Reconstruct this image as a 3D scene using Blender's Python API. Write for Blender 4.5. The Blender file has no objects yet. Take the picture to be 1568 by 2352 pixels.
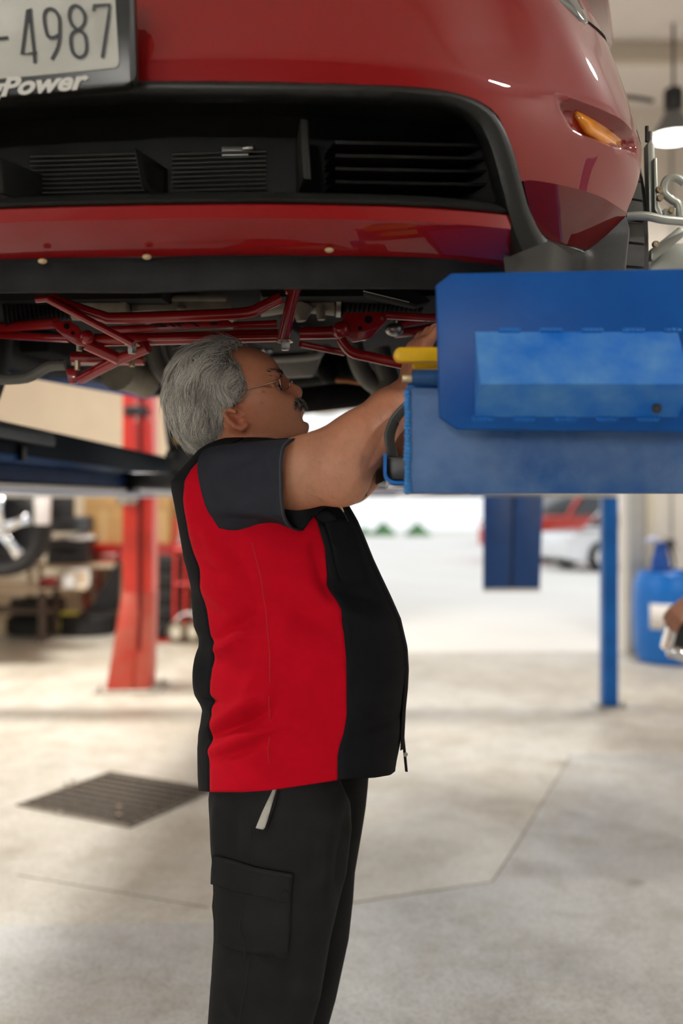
import bpy, bmesh, math, random
import numpy as np
from mathutils import Vector, Matrix

sc = bpy.context.scene
COL = sc.collection
PI = math.pi
random.seed(7)
RNG = np.random.default_rng(7)

# ------------------------------------------------------------------ camera
F, CX, HY, CH = 35.0 / 36.0 * 2352.0, 784.0, 1155.0, 1.45
cam_d = bpy.data.cameras.new('camera')
cam_d.lens = 35.0
cam_d.sensor_width = 36.0
cam_d.sensor_fit = 'AUTO'
cam_d.shift_y = -(1176.0 - HY) / 2352.0
cam_d.clip_start = 0.02
cam_d.clip_end = 400
cam_d.dof.use_dof = True
cam_d.dof.focus_distance = 1.80
cam_d.dof.aperture_fstop = 1.7
cam = bpy.data.objects.new('camera', cam_d)
cam.location = (0, 0, CH)
cam.rotation_euler = (PI / 2, 0, 0)
COL.objects.link(cam)
sc.camera = cam

# ------------------------------------------------------------------ world, exposure
SKY = 1.35
w = bpy.data.worlds.new('overcast_sky')
sc.world = w
w.use_nodes = True
bgn = w.node_tree.nodes['Background']
bgn.inputs[0].default_value = (0.95, 0.98, 1.0, 1)
bgn.inputs[1].default_value = SKY
sc.view_settings.view_transform = 'Standard'
sc.view_settings.look = 'None'
sc.view_settings.gamma = 1.0
sc.view_settings.use_curve_mapping = False
sc.view_settings.exposure = -0.18
sc.cycles.max_bounces = 8
sc.cycles.diffuse_bounces = 5
sc.cycles.glossy_bounces = 4
sc.cycles.transmission_bounces = 6
sc.cycles.sample_clamp_indirect = 6.0
sc.cycles.caustics_reflective = False
sc.cycles.caustics_refractive = False


# ------------------------------------------------------------------ helpers
def P(px, py, Y):
    """The point at distance Y in front of the camera seen at photo pixel (px, py)."""
    return Vector(((px - CX) / F * Y, Y, CH + (HY - py) / F * Y))


def floor_at(px, py):
    Y = CH * F / (py - HY)
    return Vector(((px - CX) / F * Y, Y, 0))


MATS = {}


def M(name, col, rough=0.5, metal=0.0, coat=0.0, col2=None, var=0.0, scale=6.0, bump=0.0, bscale=80.0,
      spec=0.5, emit=None, es=0.0, trans=0.0, ior=1.45, sss=0.0, attr=None, sheen=0.0, rough2=None, detail=5.0, crough=0.03):
    if name in MATS:
        return MATS[name]
    m = bpy.data.materials.new(name)
    m.use_nodes = True
    nt = m.node_tree
    b = nt.nodes['Principled BSDF']
    b.inputs['Base Color'].default_value = (*col, 1)
    b.inputs['Roughness'].default_value = rough
    b.inputs['Metallic'].default_value = metal
    b.inputs['Coat Weight'].default_value = coat
    b.inputs['Coat Roughness'].default_value = crough
    b.inputs['Specular IOR Level'].default_value = spec
    b.inputs['Transmission Weight'].default_value = trans
    b.inputs['IOR'].default_value = ior
    b.inputs['Sheen Weight'].default_value = sheen
    if sss:
        b.inputs['Subsurface Weight'].default_value = sss
        b.inputs['Subsurface Radius'].default_value = (0.012, 0.005, 0.003)
        b.inputs['Subsurface Scale'].default_value = 0.5
    if emit:
        b.inputs['Emission Color'].default_value = (*emit, 1)
        b.inputs['Emission Strength'].default_value = es
    tc = nt.nodes.new('ShaderNodeTexCoord')
    L = nt.links.new
    colsock = None
    if attr:
        a = nt.nodes.new('ShaderNodeAttribute')
        a.attribute_name = attr
        colsock = a.outputs['Color']
    if var > 0 or col2:
        n = nt.nodes.new('ShaderNodeTexNoise')
        n.inputs['Scale'].default_value = scale
        n.inputs['Detail'].default_value = detail
        n.inputs['Roughness'].default_value = 0.6
        L(tc.outputs['Object'], n.inputs['Vector'])
        r = nt.nodes.new('ShaderNodeValToRGB')
        r.color_ramp.elements[0].position = 0.35
        r.color_ramp.elements[1].position = 0.68
        c2 = col2 if col2 else tuple(min(1, c * (1 + var)) for c in col)
        c1 = col if col2 else tuple(c * (1 - var) for c in col)
        r.color_ramp.elements[0].color = (*c1, 1)
        r.color_ramp.elements[1].color = (*c2, 1)
        L(n.outputs['Fac'], r.inputs['Fac'])
        if colsock is not None:
            mx = nt.nodes.new('ShaderNodeMix')
            mx.data_type = 'RGBA'
            mx.blend_type = 'MULTIPLY'
            mx.inputs[0].default_value = 1.0
            L(colsock, mx.inputs[6])
            L(r.outputs['Color'], mx.inputs[7])
            colsock = mx.outputs[2]
        else:
            colsock = r.outputs['Color']
        if rough2 is not None:
            mr = nt.nodes.new('ShaderNodeMapRange')
            mr.inputs[3].default_value = rough
            mr.inputs[4].default_value = rough2
            mr.inputs[1].default_value = 0.35
            mr.inputs[2].default_value = 0.68
            L(n.outputs['Fac'], mr.inputs[0])
            L(mr.outputs[0], b.inputs['Roughness'])
    if colsock is not None:
        L(colsock, b.inputs['Base Color'])
    if bump > 0:
        n2 = nt.nodes.new('ShaderNodeTexNoise')
        n2.inputs['Scale'].default_value = bscale
        n2.inputs['Detail'].default_value = 3
        L(tc.outputs['Object'], n2.inputs['Vector'])
        bp = nt.nodes.new('ShaderNodeBump')
        bp.inputs['Strength'].default_value = bump
        bp.inputs['Distance'].default_value = 0.01
        L(n2.outputs['Fac'], bp.inputs['Height'])
        L(bp.outputs['Normal'], b.inputs['Normal'])
    MATS[name] = m
    return m


class G:
    """Collects vertices and faces (world coordinates) of one mesh."""

    def __init__(s):
        s.v, s.f, s.mi = [], [], []

    def add(s, vs, fs, mi=0):
        o = len(s.v)
        s.v += [tuple(v) for v in vs]
        s.f += [tuple(i + o for i in f) for f in fs]
        s.mi += [mi] * len(fs)
        return s

    def box(s, lo, hi, mi=0, rz=0.0, c=None):
        x0, y0, z0 = lo
        x1, y1, z1 = hi
        vs = [(x0, y0, z0), (x1, y0, z0), (x1, y1, z0), (x0, y1, z0), (x0, y0, z1), (x1, y0, z1), (x1, y1, z1), (x0, y1, z1)]
        if rz:
            cx, cy = c if c else ((x0 + x1) / 2, (y0 + y1) / 2)
            ca, sa = math.cos(rz), math.sin(rz)
            vs = [(cx + (x - cx) * ca - (y - cy) * sa, cy + (x - cx) * sa + (y - cy) * ca, z) for x, y, z in vs]
        return s.add(vs, [(0, 3, 2, 1), (4, 5, 6, 7), (0, 1, 5, 4), (1, 2, 6, 5), (2, 3, 7, 6), (3, 0, 4, 7)], mi)

    def loft(s, rows, closed=False, caps=False, mi=0, flip=False):
        n = len(rows[0])
        vs = [p for r in rows for p in r]
        fs = []
        for i in range(len(rows) - 1):
            for j in range(n if closed else n - 1):
                a, b_ = i * n + j, i * n + (j + 1) % n
                q = (a, b_, b_ + n, a + n)
                fs.append(q[::-1] if flip else q)
        if caps and closed:
            c0 = tuple(range(n))
            c1 = tuple(range((len(rows) - 1) * n, len(rows) * n))
            fs.append(c0 if flip else c0[::-1])
            fs.append(c1[::-1] if flip else c1)
        return s.add(vs, fs, mi)

    def tube(s, pts, r, seg=10, caps=True, mi=0, smooth=0, flat=1.0):
        pts = [Vector(p) for p in pts]
        if smooth:
            pts = spline(pts, smooth)
        n = len(pts)
        rr = r if callable(r) else ((lambda t: r[0] + (r[1] - r[0]) * t) if isinstance(r, (tuple, list)) else (lambda t: r))
        rows = []
        up = None
        for i, p in enumerate(pts):
            d = (pts[min(i + 1, n - 1)] - pts[max(i - 1, 0)])
            if d.length < 1e-9:
                d = Vector((0, 0, 1))
            d.normalize()
            if up is None:
                up = Vector((0, 0, 1)) if abs(d.z) < 0.9 else Vector((0, 1, 0))
            a = d.cross(up)
            if a.length < 1e-6:
                a = d.orthogonal()
            a.normalize()
            up = a.cross(d).normalized()
            R = rr(i / max(1, n - 1))
            rows.append([p + (a * math.cos(2 * PI * k / seg) + up * flat * math.sin(2 * PI * k / seg)) * R for k in range(seg)])
        return s.loft(rows, closed=True, caps=caps, mi=mi, flip=True)

    def cyl(s, a, b, r, seg=16, caps=True, mi=0):
        return s.tube([a, b], r, seg, caps, mi)

    def lathe(s, prof, c, axis='z', seg=24, mi=0, dirv=None, caps=False):
        """prof: (radius, height along the axis) pairs."""
        d = Vector(dirv).normalized() if dirv is not None else Vector({'x': (1, 0, 0), 'y': (0, 1, 0), 'z': (0, 0, 1)}[axis])
        a = d.orthogonal().normalized()
        b_ = d.cross(a)
        c = Vector(c)
        rows = [[c + d * h + (a * math.cos(2 * PI * k / seg) + b_ * math.sin(2 * PI * k / seg)) * r for k in range(seg)] for r, h in prof]
        return s.loft(rows, closed=True, caps=caps, mi=mi)

    def prism(s, poly, off, mi=0):
        """poly: 3D polygon; off: extrusion vector."""
        off = Vector(off)
        n = len(poly)
        vs = [Vector(p) for p in poly] + [Vector(p) + off for p in poly]
        fs = [tuple(range(n))[::-1], tuple(range(n, 2 * n))]
        fs += [(i, (i + 1) % n, (i + 1) % n + n, i + n) for i in range(n)]
        return s.add(vs, fs, mi)

    def ball(s, c, r, seg=16, rings=10, mi=0):
        r = r if isinstance(r, (tuple, list)) else (r, r, r)
        c = Vector(c)
        rows = []
        for i in range(rings + 1):
            t = PI * i / rings
            rows.append([c + Vector((r[0] * math.sin(t) * math.cos(2 * PI * k / seg), r[1] * math.sin(t) * math.sin(2 * PI * k / seg), -r[2] * math.cos(t))) for k in range(seg)])
        return s.loft(rows, closed=True, mi=mi)


def spline(pts, k=6):
    """Catmull-Rom through the points, k steps per span."""
    pts = [Vector(p) for p in pts]
    out = []
    n = len(pts)
    for i in range(n - 1):
        p0, p1, p2, p3 = pts[max(i - 1, 0)], pts[i], pts[i + 1], pts[min(i + 2, n - 1)]
        for j in range(k):
            t = j / k
            out.append(0.5 * ((2 * p1) + (p2 - p0) * t + (2 * p0 - 5 * p1 + 4 * p2 - p3) * t * t + (3 * p1 - p0 - 3 * p2 + p3) * t ** 3))
    out.append(pts[-1])
    return out


def resample(pts, n):
    pts = [Vector(p) for p in pts]
    d = [0.0]
    for a, b_ in zip(pts, pts[1:]):
        d.append(d[-1] + (b_ - a).length)
    T = d[-1]
    out = []
    j = 0
    for i in range(n):
        t = T * i / (n - 1)
        while j < len(d) - 2 and d[j + 1] < t:
            j += 1
        s = d[j + 1] - d[j]
        out.append(pts[j].lerp(pts[j + 1], 0 if s < 1e-12 else min(1, (t - d[j]) / s)))
    return out


def root_loc(o):
    v = Vector((0, 0, 0))
    while o is not None:
        v = v + o.location
        o = o.parent
    return v


def tag(o, label, cat, group=None, kind=None):
    if label:
        o['label'] = label
    if cat:
        o['category'] = cat
    if group:
        o['group'] = group
    if kind:
        o['kind'] = kind
    return o


def thing(name, loc, label, cat, group=None):
    o = bpy.data.objects.new(name, None)
    o.empty_display_size = 0.1
    COL.objects.link(o)
    o.location = loc
    return tag(o, label, cat, group)


def mk(name, g, mats, parent=None, label=None, cat=None, group=None, kind=None, smooth=35, bevel=0, bseg=2, merge=False, recalc=True, color=None, solid=0, solid_off=-1, subsurf=0, flatshade=False):
    """Link the collected geometry as one mesh object."""
    mats = mats if isinstance(mats, (list, tuple)) else [mats]
    if isinstance(g, G):
        v, f, mi = g.v, g.f, g.mi
    else:
        v, f = g
        mi = None
    v = np.asarray(v, dtype=np.float64).reshape(-1, 3)
    if parent is None:
        org = np.array([(v[:, 0].min() + v[:, 0].max()) / 2, (v[:, 1].min() + v[:, 1].max()) / 2, v[:, 2].min()])
    else:
        org = np.array(root_loc(parent))
    me = bpy.data.meshes.new(name)
    if isinstance(f, np.ndarray):
        nf, k = f.shape
        lv = v - org
        me.vertices.add(len(lv))
        me.vertices.foreach_set('co', lv.astype('f4').ravel())
        me.loops.add(nf * k)
        me.loops.foreach_set('vertex_index', f.astype('i4').ravel())
        me.polygons.add(nf)
        me.polygons.foreach_set('loop_start', np.arange(0, nf * k, k, dtype='i4'))
        me.update(calc_edges=True)
        me.validate()
    else:
        me.from_pydata((v - org).tolist(), [], f)
        me.update()
    for m in mats:
        me.materials.append(m)
    if mi and len(mats) > 1 and len(mi) == len(me.polygons):
        me.polygons.foreach_set('material_index', np.array(mi, dtype='i4'))
    if color is not None:
        at = me.color_attributes.new('Col', 'FLOAT_COLOR', 'POINT')
        cc = np.ones((len(v), 4), 'f4')
        cc[:, :3] = color
        at.data.foreach_set('color', cc.ravel())
    if merge or recalc or bevel:
        bm = bmesh.new()
        bm.from_mesh(me)
        if merge:
            bmesh.ops.remove_doubles(bm, verts=bm.verts, dist=1e-5)
        if recalc:
            bmesh.ops.recalc_face_normals(bm, faces=bm.faces)
        if bevel:
            es = [e for e in bm.edges if len(e.link_faces) == 2 and e.calc_face_angle(0) > math.radians(40)]
            bmesh.ops.bevel(bm, geom=es, offset=bevel, segments=bseg, affect='EDGES', clamp_overlap=True, profile=0.5)
        bm.to_mesh(me)
        bm.free()
    if smooth and not flatshade:
        me.shade_smooth()
        if smooth < 180:
            me.set_sharp_from_angle(angle=math.radians(smooth))
    o = bpy.data.objects.new(name, me)
    COL.objects.link(o)
    if parent is None:
        o.location = org
    else:
        o.parent = parent
    if solid:
        md = o.modifiers.new('thickness', 'SOLIDIFY')
        md.thickness = solid
        md.offset = solid_off
    if subsurf:
        md = o.modifiers.new('subdivision', 'SUBSURF')
        md.levels = subsurf
        md.render_levels = subsurf
    tag(o, label, cat, group, kind)
    return o


def copy_tree(o, parent=None, offset=None):
    c = o.copy()
    COL.objects.link(c)
    c.parent = parent
    if offset is not None:
        c.location = o.location + Vector(offset)
    for ch in list(o.children):
        copy_tree(ch, c)
    return c


def rect_px(x0, y0, x1, y1, Y):
    return [P(x0, y1, Y), P(x1, y1, Y), P(x1, y0, Y), P(x0, y0, Y)]


def boxpx(g, x0, y0, x1, y1, Y, depth, mi=0):
    """An upright box whose front face is seen at the given pixels, reaching depth behind Y."""
    a, b_ = P(x0, y1, Y), P(x1, y0, Y)
    return g.box((a.x, Y, a.z), (b_.x, Y + depth, b_.z), mi)


def text_mesh(txt, size, shear=0.0, bold=0.0, extrude=0.001, xs=1.0):
    cu = bpy.data.curves.new('t', 'FONT')
    cu.body = txt
    cu.size = size
    cu.shear = shear
    cu.offset = bold
    cu.extrude = extrude
    cu.resolution_u = 4
    ob = bpy.data.objects.new('t', cu)
    COL.objects.link(ob)
    dg = bpy.context.evaluated_depsgraph_get()
    dg.update()
    me = ob.evaluated_get(dg).to_mesh()
    vs = [(v.co.x * xs, v.co.y, v.co.z) for v in me.vertices]
    fs = [tuple(p.vertices) for p in me.polygons]
    ob.evaluated_get(dg).to_mesh_clear()
    bpy.data.objects.remove(ob)
    bpy.data.curves.remove(cu)
    return vs, fs


# ------------------------------------------------------------------ signed-distance modelling
class SDF:
    def __init__(s, xs, ys, zs):
        s.ax = [np.asarray(a, 'f4') for a in (xs, ys, zs)]
        s.v = np.full([len(a) for a in s.ax], 0.2, 'f4')

    def reg(s, lo, hi):
        sl = []
        for a, l, h in zip(s.ax, lo, hi):
            i0 = max(0, int(np.searchsorted(a, l)) - 1)
            i1 = min(len(a), int(np.searchsorted(a, h)) + 1)
            sl.append(slice(i0, max(i1, i0)))
        return tuple(sl)

    def put(s, fn, lo, hi, k=0.01, op='u'):
        mg = 0.03 + k
        sl = s.reg([l - mg for l in lo], [h + mg for h in hi])
        X = s.ax[0][sl[0]][:, None, None]
        Y = s.ax[1][sl[1]][None, :, None]
        Z = s.ax[2][sl[2]][None, None, :]
        if X.size == 0 or Y.size == 0 or Z.size == 0:
            return
        d = fn(X, Y, Z)
        a = s.v[sl]
        if op == 'u':
            h = np.maximum(k - np.abs(a - d), 0) / k
            s.v[sl] = np.minimum(a, d) - h * h * k * 0.25
        else:
            h = np.maximum(k - np.abs(a + d), 0) / k
            s.v[sl] = np.maximum(a, -d) + h * h * k * 0.25

    def ball(s, c, r, k=0.01, op='u'):
        c = tuple(c)
        s.put(lambda X, Y, Z: np.sqrt((X - c[0]) ** 2 + (Y - c[1]) ** 2 + (Z - c[2]) ** 2) - r, [q - r for q in c], [q + r for q in c], k, op)

    def ell(s, c, r, R=None, k=0.01, op='u'):
        """Ellipsoid; R rotates world offsets into its own axes (rows are its axes)."""
        c = tuple(c)
        R = np.eye(3) if R is None else np.asarray(R)
        m = max(r)

        def fn(X, Y, Z):
            dx, dy, dz = X - c[0], Y - c[1], Z - c[2]
            q = [R[i][0] * dx + R[i][1] * dy + R[i][2] * dz for i in range(3)]
            k0 = np.sqrt(sum((q[i] / r[i]) ** 2 for i in range(3))) + 1e-9
            k1 = np.sqrt(sum((q[i] / r[i] ** 2) ** 2 for i in range(3))) + 1e-9
            return k0 * (k0 - 1) / k1
        s.put(fn, [q - m for q in c], [q + m for q in c], k, op)

    def cone(s, a, b, ra, rb, k=0.01, op='u'):
        a, b = Vector(a), Vector(b)
        ab = b - a
        L2 = max(ab.length_squared, 1e-9)
        m = max(ra, rb)

        def fn(X, Y, Z):
            t = ((X - a.x) * ab.x + (Y - a.y) * ab.y + (Z - a.z) * ab.z) / L2
            t = np.clip(t, 0, 1)
            return np.sqrt((X - a.x - t * ab.x) ** 2 + (Y - a.y - t * ab.y) ** 2 + (Z - a.z - t * ab.z) ** 2) - (ra + (rb - ra) * t)
        s.put(fn, [min(a[i], b[i]) - m for i in range(3)], [max(a[i], b[i]) + m for i in range(3)], k, op)

    def mesh(s, smooth=2):
        v = s.v
        neg = v < 0
        nx, ny, nz = v.shape
        c = np.zeros((nx - 1, ny - 1, nz - 1), 'u1')
        for i in (0, 1):
            for j in (0, 1):
                for k in (0, 1):
                    c += neg[i:nx - 1 + i, j:ny - 1 + j, k:nz - 1 + k]
        act = (c > 0) & (c < 8)
        idx = np.full(act.shape, -1, 'i4')
        cells = np.argwhere(act)
        idx[act] = np.arange(len(cells))
        I, J, K = cells.T
        acc = np.zeros((len(cells), 3))
        cnt = np.zeros(len(cells))
        ax = s.ax
        for d in range(3):
            for p in (0, 1):
                for q in (0, 1):
                    o0 = [0, 0, 0]
                    e = [x for x in range(3) if x != d]
                    o0[e[0]], o0[e[1]] = p, q
                    o1 = list(o0)
                    o1[d] = 1
                    a = v[I + o0[0], J + o0[1], K + o0[2]]
                    b = v[I + o1[0], J + o1[1], K + o1[2]]
                    x = (a < 0) != (b < 0)
                    t = np.where(x, a / np.where(x, a - b, 1), 0)
                    pos = np.stack([ax[0][I + o0[0]], ax[1][J + o0[1]], ax[2][K + o0[2]]], 1).astype('f8')
                    end = np.stack([ax[0][I + o1[0]], ax[1][J + o1[1]], ax[2][K + o1[2]]], 1)
                    pt = pos + (end - pos) * t[:, None]
                    acc += pt * x[:, None]
                    cnt += x
        V = acc / np.maximum(cnt, 1)[:, None]
        quads = []
        for d in range(3):
            sa = [slice(None)] * 3
            sb = [slice(None)] * 3
            sa[d] = slice(0, -1)
            sb[d] = slice(1, None)
            n0, n1 = neg[tuple(sa)], neg[tuple(sb)]
            ed = np.argwhere(n0 != n1)
            e = [x for x in range(3) if x != d]
            ok = np.ones(len(ed), bool)
            for x in e:
                ok &= (ed[:, x] > 0) & (ed[:, x] < v.shape[x] - 1)
            ed = ed[ok]
            inside = n0[tuple(ed.T)]
            q = []
            for p1, p2 in ((0, 0), (1, 0), (1, 1), (0, 1)):
                cc = ed.copy()
                cc[:, e[0]] -= p1
                cc[:, e[1]] -= p2
                q.append(idx[tuple(cc.T)])
            q = np.stack(q, 1)
            fl = inside if d != 1 else ~inside
            q[~fl] = q[~fl][:, ::-1]
            quads.append(q)
        Q = np.concatenate(quads)
        for _ in range(smooth):
            sm = np.zeros_like(V)
            ct = np.zeros(len(V))
            for a in range(4):
                i, j = Q[:, a], Q[:, (a + 1) % 4]
                for x in range(3):
                    sm[:, x] += np.bincount(i, V[j, x], len(V)) + np.bincount(j, V[i, x], len(V))
                ct += np.bincount(i, minlength=len(V)) + np.bincount(j, minlength=len(V))
            V = V * 0.5 + 0.5 * sm / np.maximum(ct, 1)[:, None]
        return V, Q

    def sample(s, p):
        """Value and gradient at points p (n x 3), from the nearest grid cells."""
        ii = []
        for d in range(3):
            ii.append(np.clip(np.searchsorted(s.ax[d], p[:, d]), 1, len(s.ax[d]) - 2))
        i, j, k = ii
        g = np.stack([s.v[i + 1, j, k] - s.v[i - 1, j, k], s.v[i, j + 1, k] - s.v[i, j - 1, k], s.v[i, j, k + 1] - s.v[i, j, k - 1]], 1)
        g /= np.linalg.norm(g, axis=1)[:, None] + 1e-9
        near = np.stack([s.ax[0][i], s.ax[1][j], s.ax[2][k]], 1)
        return s.v[i, j, k] + ((p - near) * g).sum(1), g


def grid(a, b, h):
    return np.linspace(a, b, int(round((b - a) / h)) + 1)


# ================================================================== materials
m_wall = M('painted_wall_beige', (0.80, 0.70, 0.54), 0.7, var=0.05, scale=2)
m_wall_w = M('painted_wall_pale', (0.70, 0.66, 0.60), 0.7, var=0.04, scale=2)
m_ceil = M('ceiling_white_steel', (0.74, 0.71, 0.68), 0.6, var=0.03, scale=1.5)
m_beam = M('steel_beam_tan', (0.55, 0.50, 0.42), 0.5)
m_jamb = M('galvanised_grey', (0.42, 0.42, 0.41), 0.45, metal=0.3, var=0.1, scale=5)
m_door = M('grey_white_door_panel', (0.78, 0.76, 0.73), 0.4)
m_black = M('black_plastic', (0.012, 0.012, 0.013), 0.45, var=0.2, scale=20)
m_black_r = M('black_rubber', (0.018, 0.018, 0.018), 0.75, var=0.3, scale=30, bump=0.1, bscale=300)
m_chrome = M('chrome', (0.85, 0.85, 0.86), 0.12, metal=1.0)
m_steel = M('bare_steel', (0.42, 0.41, 0.39), 0.35, metal=0.9, var=0.15, scale=25)
m_blue_f = M('flange_blue', (0.006, 0.035, 0.13), 0.55, var=0.2, scale=5, spec=0.25)
m_blue = M('lift_blue_paint', (0.003, 0.105, 0.42), 0.34, col2=(0.004, 0.14, 0.52), scale=7, bump=0.03, bscale=150, spec=0.35)
m_blue_d = M('lift_blue_dark', (0.002, 0.008, 0.020), 0.6, var=0.2, scale=3, spec=0.15)  # much darker than the runway blue, for the rail and turn plate
m_yellow = M('safety_yellow', (0.72, 0.42, 0.0), 0.4, var=0.08, scale=30)
m_red_lift = M('lift_red_paint', (0.78, 0.035, 0.018), 0.32, var=0.10, scale=4, coat=0.3)
m_brass = M('worn_brass', (0.55, 0.45, 0.30), 0.35, metal=0.9)
m_white = M('white_plastic', (0.80, 0.80, 0.80), 0.35)


def concrete(name='sealed_concrete', cool=False):
    m = bpy.data.materials.new(name)
    m.use_nodes = True
    nt = m.node_tree
    L = nt.links.new
    b = nt.nodes['Principled BSDF']
    tc = nt.nodes.new('ShaderNodeTexCoord')

    def noise(s, det, rough=0.6, dist=0.0):
        n = nt.nodes.new('ShaderNodeTexNoise')
        n.inputs['Scale'].default_value = s
        n.inputs['Detail'].default_value = det
        n.inputs['Roughness'].default_value = rough
        n.inputs['Distortion'].default_value = dist
        L(tc.outputs['Object'], n.inputs['Vector'])
        return n.outputs['Fac']

    def ramp(fac, stops):
        r = nt.nodes.new('ShaderNodeValToRGB')
        while len(r.color_ramp.elements) < len(stops):
            r.color_ramp.elements.new(0.5)
        for e, (p, c) in zip(r.color_ramp.elements, stops):
            e.position = p
            e.color = (*c, 1)
        L(fac, r.inputs['Fac'])
        return r.outputs['Color']

    def mul(a, c, f=1.0):
        x = nt.nodes.new('ShaderNodeMix')
        x.data_type = 'RGBA'
        x.blend_type = 'MULTIPLY'
        x.inputs[0].default_value = f
        L(a, x.inputs[6])
        L(c, x.inputs[7])
        return x.outputs[2]
    if cool:
        base = ramp(noise(1.3, 6, 0.62, 0.6), [(0.28, (0.44, 0.40, 0.335)), (0.42, (0.50, 0.48, 0.44)), (0.56, (0.53, 0.53, 0.52)), (0.75, (0.60, 0.585, 0.55))])
    else:
        base = ramp(noise(0.9, 6, 0.62, 0.6), [(0.30, (0.46, 0.405, 0.325)), (0.5, (0.58, 0.54, 0.465)), (0.72, (0.66, 0.635, 0.58))])
    mid = ramp(noise(5.0, 8, 0.7, 0.4), [(0.32, (0.72, 0.69, 0.63)), (0.55, (1, 1, 1)), (0.8, (1.0, 1.0, 1.0))])
    fine = ramp(noise(75, 4, 0.7), [(0.34, (0.50, 0.48, 0.44)), (0.52, (1, 1, 1)), (0.74, (1.2, 1.2, 1.18))])
    spots = ramp(noise(2.2, 3, 0.5, 0.2), [(0.22, (0.45, 0.38, 0.30)), (0.30, (1, 1, 1))])
    c = mul(mul(mul(base, mid, 0.8), fine, 0.55), spots, 0.8)
    L(c, b.inputs['Base Color'])
    rg = nt.nodes.new('ShaderNodeMapRange')
    rg.inputs[1].default_value = 0.3
    rg.inputs[2].default_value = 0.7
    rg.inputs[3].default_value = 0.30
    rg.inputs[4].default_value = 0.55
    L(noise(3.0, 6, 0.6), rg.inputs[0])
    L(rg.outputs[0], b.inputs['Roughness'])
    bp = nt.nodes.new('ShaderNodeBump')
    bp.inputs['Strength'].default_value = 0.25
    bp.inputs['Distance'].default_value = 0.004
    L(noise(110, 5, 0.75), bp.inputs['Height'])
    L(bp.outputs['Normal'], b.inputs['Normal'])
    return m


m_floor = concrete()
m_floor_c = concrete('sealed_concrete_grey', True)
m_pave = M('bright_outdoor_concrete', (0.80, 0.775, 0.74), 0.8, var=0.04, scale=0.5)

# ================================================================== room shell
XL, XR, YB, YD, YW, ZC = -7.0, 4.6, -4.6, 9.7, 12.6, 5.3
DX0, DX1, DZ = -1.05, 2.76, 3.7     # the open roll-up door at the back


def struct(name, g, m, parent=None, **kw):
    return mk(name, g, m, parent, kind=None if parent else 'structure', **kw)


gp = G()
gp.add([(XL, YB, 0), (XR, YB, 0), (XR, YD, 0), (DX0, YD, 0), (DX0, YW, 0), (XL, YW, 0)], [(0, 1, 2, 3, 4, 5)])
gp.add([(XL, YB, -0.15), (XR, YB, -0.15), (XR, YD, -0.15), (DX0, YD, -0.15), (DX0, YW, -0.15), (XL, YW, -0.15)], [(5, 4, 3, 2, 1, 0)])
floor = struct('floor', gp, m_floor, smooth=0)
m_joint = M('joint_filler', (0.20, 0.17, 0.13), 0.9)


def joint(pts, wd):
    g = G()
    for a, b_ in zip(pts, pts[1:]):
        d = (b_ - a).normalized()
        n = Vector((-d.y, d.x, 0)) * wd / 2
        z = Vector((0, 0, 0.0012))
        g.add([a - n, b_ - n, b_ + n, a + n, a - n + z, b_ - n + z, b_ + n + z, a + n + z],
              [(0, 3, 2, 1), (4, 5, 6, 7), (0, 1, 5, 4), (1, 2, 6, 5), (2, 3, 7, 6), (3, 0, 4, 7)])
    return mk('slab_joint', g, m_joint, floor, smooth=0)


K_, J_ = floor_at(1310, 1735), floor_at(1130, 2026)
L_ = floor_at(560, 2118)
g = G()
pl = [K_, J_, L_, Vector((-1.6, L_.y - 0.05, 0)), Vector((-1.6, 0.2, 0)), Vector((XR - 0.01, 0.2, 0)), Vector((XR - 0.01, K_.y + 0.4, 0))]
g.prism(pl, (0, 0, 0.0008))
mk('newer_slab', g, m_floor_c, floor, smooth=0)
joint([floor_at(560, 2118), floor_at(820, 2072), floor_at(1130, 2026)], 0.006)
joint([floor_at(1130, 2026), floor_at(1190, 1935), floor_at(1310, 1735)], 0.006)
joint([floor_at(40, 2010), floor_at(480, 2085)], 0.005)

LY0, LY1, LZ = 1.0, 5.6, 3.6        # open bay door in the left-hand wall
g = G().box((XL - 0.2, YB, 0), (XL, LY0, ZC))
g.box((XL - 0.2, LY1, 0), (XL, YW + 0.2, ZC))
g.box((XL - 0.2, LY0, LZ), (XL, LY1, ZC))
struct('wall_left', g, m_wall, smooth=0)
g = G().box((XR, YB, 0), (XR + 0.2, YD + 0.2, ZC))
struct('wall_right', g, m_wall_w, smooth=0)
g = G().box((XL, YW, 0), (DX0 - 0.2, YW + 0.2, ZC))
wall_bl = struct('wall_back', g, m_wall, smooth=0)
g = G().box((DX0 - 0.2, YD, 0), (DX0, YW + 0.2, ZC))
struct('wall_return', g, m_wall, smooth=0)
g = G().box((DX1, YD, 0), (XR, YD + 0.2, ZC))
g.box((DX0, YD, DZ), (DX1, YD + 0.2, ZC))
struct('wall_door_side', g, m_wall_w, smooth=0)
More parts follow.
